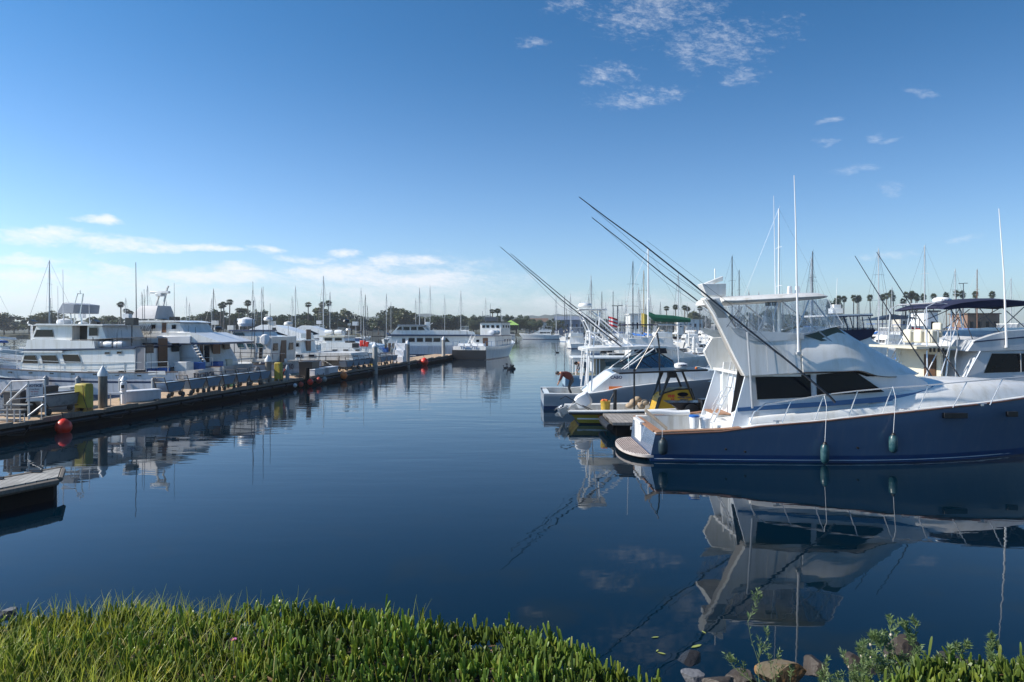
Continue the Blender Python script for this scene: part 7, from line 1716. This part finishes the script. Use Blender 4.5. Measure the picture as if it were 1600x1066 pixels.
# weeds on the right, each its own plant
wleaf = leaf_mat('weed_leaf', (.09, .15, .055), (.20, .28, .10), .35, .5); wstem = M('weed_stem', (.16, .20, .09), .7, var=.2)
def weed(px, py, Yd, h, lean, nb, seed, label, flowers=0):
    q = random.Random(seed); b = at(px, py, Yd); b.z = min(b.z, 3.8 - .535 * Yd) ; b.z = gz(b.x, Yd) ; o = empty('weed_plant', b, 0, label, 'plant', 'leafy weeds on the bank')
    top = at(px, py, Yd).z - b.z
    h += .20 if lean < -.5 else .03
    st_ = MB(); lv = MB(); fl = MB()
    def lf(p, d, L):
        s = d.cross(Vector((q.uniform(-1, 1), q.uniform(-1, 1), q.uniform(-1, 1)))).normalized(); lv.add([p, p + d * L * .5 + s * L * .10, p + d * L, p + d * L * .5 - s * L * .10], [(0, 1, 2, 3)])
    def stem(p0, d, L, rad, lvl):
        n = 7; pts = [p0]; dd = d.copy()
        for i in range(n):
            dd = (dd + Vector((q.uniform(-.12, .12), q.uniform(-.12, .12), .07))).normalized(); pts.append(pts[-1] + dd * L / n)
        st_.tube(pts, rad, 5, r1=rad * .35)
        for i in range(1, n + 1):
            f = i / n
            for k in range(int(4 if lvl else 3) + (2 if f > .75 else 0)):
                a = q.uniform(0, 6.28); u = dd.orthogonal().normalized(); v = dd.cross(u); w_ = (u * math.cos(a) + v * math.sin(a)) * .9 + dd * q.uniform(.5, 1.1); lf(pts[i].lerp(pts[i - 1], q.random()), w_.normalized(), q.uniform(.016, .034) * (1.15 - .4 * f))
            if lvl < 2 and i > 1 and q.random() < (.75 if lvl == 0 else .3):
                a = q.uniform(0, 6.28); u = dd.orthogonal().normalized(); v = dd.cross(u); stem(pts[i], ((u * math.cos(a) + v * math.sin(a)) * .75 + dd).normalized(), L * q.uniform(.28, .5) * (1.2 - f * .5), rad * .6, lvl + 1)
        if flowers and lvl == 0: fl.ball(pts[-1], .007, 6)
    for i in range(max(3, nb - 2)):
        d = Vector((lean + q.uniform(-.45, .45), q.uniform(-.25, .25), 1)).normalized(); stem(Vector((q.uniform(-.05, .05), q.uniform(-.05, .05), 0)), d, (h * q.uniform(.6, 1.0)), .0028, 0)
    st_.build('stem', wstem, o, fix=False); lv.build('leaves', wleaf, o, sm=False, fix=False)
    if flowers: fl.build('flower_head', M('dry_flower', (.55, .48, .38), .8), o)
for a in [(1262, 1066, 3.35, .50, -.62, 4, 1, 'tall weed leaning out to the left over the water'),
          (1345, 1066, 3.25, .40, -.12, 7, 2, 'bushy weed with pale buds right of the leaning weed', 1),
          (1300, 1066, 3.15, .30, .1, 7, 6, 'low bushy weed between the leaning weed and the one with pale buds'),
          (1392, 1066, 3.2, .37, .05, 6, 3, 'upright weed with dry buds in the middle of the weed patch', 1),
          (1440, 1066, 3.25, .33, .05, 6, 4, 'weed with two forked tops left of the bare gap'),
          (1490, 1066, 3.1, .16, .0, 7, 8, 'short leafy weed in the gap near the right corner'),
          (1545, 1066, 3.15, .22, .0, 8, 5, 'pointed weed standing alone near the right corner'),
          (1590, 1066, 3.1, .2, .0, 7, 7, 'small weed cut by the right edge', 1), (1235, 1066, 3.0, .14, 0, 6, 9, 'low weed at the foot of the big tan rock')]: weed(*a)
# rocks
def rock(px, py, Yd, sz, mt, seed, label, rz=0):
    q = random.Random(seed); m = MB(); v = at(px, py, Yd); bm = bmesh.new(); bmesh.ops.create_icosphere(bm, subdivisions=4, radius=1)
    cuts = [(Vector((q.gauss(0, 1), q.gauss(0, 1), q.gauss(0, 1))).normalized(), q.uniform(.42, .80)) for _ in range(13)]
    for t in bm.verts:
        for n_, k in cuts:
            e = t.co.dot(n_) - k
            if e > 0: t.co -= n_ * e * .98
        t.co *= 1 + .02 * math.sin(t.co.x * 17) * math.sin(t.co.y * 19 + 2) + .012 * math.sin(t.co.z * 41 + t.co.x * 33)
        t.co = Vector((t.co.x * sz[0], t.co.y * sz[1], t.co.z * sz[2]))
    me = bpy.data.meshes.new('rock'); bm.to_mesh(me); bm.free(); me.materials.append(mt); me.polygons.foreach_set('use_smooth', [True] * len(me.polygons)); me.set_sharp_from_angle(angle=R(16))
    o = bpy.data.objects.new('rock', me); COL.objects.link(o); o.location = v; o.rotation_euler = (0, 0, rz); tag(o, label, 'rock', 'rocks at the water edge')
tanr = M('tan_rock', (.13, .105, .065), .75, var=.25, scale=3.5, bump=1.0, bscale=25, dirt=(.30, .13, .02)); dkr = M('wet_dark_rock', (.022, .020, .018), .35, var=.4, scale=6, bump=.9, bscale=30); gyr = M('pale_grey_rock', (.15, .155, .17), .8, var=.3, scale=7, bump=1.0, bscale=28); brr = M('brown_rock', (.05, .038, .028), .6, var=.4, scale=5, bump=1, bscale=26)
rock(1222, 1050, 6.6, (.26, .22, .13), tanr, 3, 'big tan rock with orange stain below the leaning weed', .2)
rock(1078, 1032, 7.1, (.17, .14, .09), dkr, 4, 'wet black rock at the water edge left of the tan rock', .5)
rock(1082, 1058, 6.2, (.13, .12, .11), gyr, 5, 'pale grey rock in front of the wet black rock', 1)
rock(1160, 1060, 6.3, (.20, .16, .09), brr, 6, 'dark brown rock between the grey and the tan rock'); rock(1125, 1068, 6.0, (.16, .14, .06), brr, 16, 'flat brown rock at the bottom edge below the grey rock')
rock(1410, 1012, 7.2, (.28, .2, .12), brr, 7, 'dark rock behind the upright weed', .3); rock(1475, 1034, 6.8, (.22, .18, .13), brr, 8, 'dark rock in the gap between the right weeds', .9); rock(1540, 1046, 6.6, (.30, .2, .10), brr, 18, 'low dark rock behind the pointed weed')
rock(10, 958, 8.6, (.17, .15, .10), gyr, 9, 'small grey rock at the left edge behind the grass'); rock(1340, 1040, 6.4, (.22, .2, .1), brr, 12, 'dark rock hidden behind the weed with pale buds'); rock(1275, 1045, 6.7, (.15, .2, .1), brr, 13, 'dark rock just right of the big tan rock')
# submerged or drifting leaves, flower
fleaf = M('yellow_green_leaf', (.28, .32, .08), .6, var=.2)
for i, (px, py, L, a) in enumerate(((1088, 1010, .085, .5), (1034, 1021, .05, -.5), (1027, 1017, .035, 1), (1024, 996, .05, .2), (1100, 988, .04, 2))):
    Yd = (HC - .006) * FX / (py - 512); v = Vector((sx(px, Yd), Yd, .006)); d = Vector((math.cos(a), math.sin(a), 0)) * L; s = Vector((-d.y, d.x, 0)) * .28; m = MB(); m.ext([v - d, v - d * .3 + s, v + d * .5 + s * .8, v + d, v + d * .4 - s, v - d * .4 - s * .8], (0, 0, .003)); tag(m.build('floating_leaf', fleaf, None), ['longest yellow green leaf afloat near the black rock', 'small pale leaf afloat left of the longest leaf', 'tiny round leaf afloat beside the small pale leaf', 'faint leaf floating farther out on the left', 'thin leaf floating farthest from the rocks'][i], 'leaf', 'leaves floating near the bank')
v = at(365, 1001, 3.05); o = empty('flower', v, 0, 'single pink ice plant flower among the leaves', 'flower'); m = MB()
for i in range(26):
    a = i * .2417 + (i % 2) * .05; d = Vector((math.cos(a), math.sin(a) * .9, .35 + .3 * (i % 2))).normalized() * .017; s = Vector((-math.sin(a), math.cos(a), 0)) * .0016; m.add([s * .4, d * .6 + s, d, d * .6 - s, s * -.4], [(0, 1, 2, 3, 4)])
m.build('petals', M('magenta_petal', (.55, .10, .38), .6), o, sm=False, fix=False); MB().ball((0, 0, .003), .005, 8).build('flower_centre', M('yellow_centre', (.7, .5, .08), .7), o); MB().tube([(0, 0, -.09), (0, 0, 0)], .003, 6).build('stalk', wstem, o)

# ------------------------------------------------------------------ paired pieces become parts of their own
SPLIT = {'flybridge_side', 'side_step', 'weather_cloth', 'tinted_screen', 'enclosure_seam', 'rub_rail', 'waterline_stripe', 'covering_board', 'hull_port', 'gunwale_guard', 'rub_strake', 'life_raft_canister', 'cleat', 'bait_tank', 'blue_trim_stripe', 'horn', 'floodlight', 'window', 'windshield', 'windscreen', 'tow_post', 'upper_trim', 'curtain', 'clear_curtain', 'fuel_hose', 'bridge_seat', 'radar_dome', 'deck_gear', 'orange_kit', 'deck_locker', 'rod_holder', 'foot', 'top_support', 'railing', 'fishing_rod', 'mooring_line', 'bimini_frame', 'roof_frame', 'mast', 'flower_head'}
def islands(me):
    par = list(range(len(me.vertices)))
    def f(i):
        while par[i] != i: par[i] = par[par[i]]; i = par[i]
        return i
    for p in me.polygons:
        a = f(p.vertices[0])
        for v in p.vertices[1:]: par[f(v)] = a
    d = {}
    for p in me.polygons: d.setdefault(f(p.vertices[0]), []).append(p.index)
    return list(d.values())
for ob in list(bpy.data.objects):
    nm = ob.name.split('.')[0]
    if ob.type != 'MESH' or ob.parent is None or nm not in SPLIT or ob.data.users > 1: continue
    isl = islands(ob.data)
    if not 2 <= len(isl) <= 18: continue
    me = ob.data; first = True
    for ps in isl:
        mb = MB(); ix = {}
        for pi in ps:
            p_ = me.polygons[pi]; f_ = []
            for v in p_.vertices:
                if v not in ix: ix[v] = len(mb.v); mb.v.append(tuple(me.vertices[v].co))
                f_.append(ix[v])
            mb.f.append(f_); mb.m.append(p_.material_index)
        n_ = mb.build(nm, list(me.materials), ob.parent, fix=False); n_.location = ob.location; n_.rotation_euler = ob.rotation_euler; n_.scale = ob.scale
        for md in ob.modifiers:
            b_ = n_.modifiers.new('bevel', 'BEVEL'); b_.width = md.width; b_.segments = 2; b_.limit_method = 'ANGLE'; b_.angle_limit = R(40)
        if first:
            for c_ in list(ob.children): c_.parent = n_
            first = False
    bpy.data.objects.remove(ob)
from collections import defaultdict
bylab = defaultdict(list)
for ob in bpy.data.objects:
    if ob.parent is None and 'label' in ob: bylab[ob['label']].append(ob)
ORD = ['leftmost', 'second', 'third', 'fourth', 'fifth', 'sixth', 'seventh', 'eighth']
for lb, obs in bylab.items():
    if len(obs) < 2: continue
    obs.sort(key=lambda o_: o_.location.x / max(o_.location.y, 1) if o_.type == 'EMPTY' or o_.location.length > 0 else sum(v.co.x / max(v.co.y, 1) for v in o_.data.vertices) / len(o_.data.vertices))
    for i, o_ in enumerate(obs): o_['label'] = ORD[min(i, 7)] + ' ' + ' '.join(lb.replace('small open centre console boat', 'small console boat').replace(' with a ', ' with ').replace(' on the shore', ' ashore').split()[:15]); o_['group'] = o_.get('group', lb)
haze()
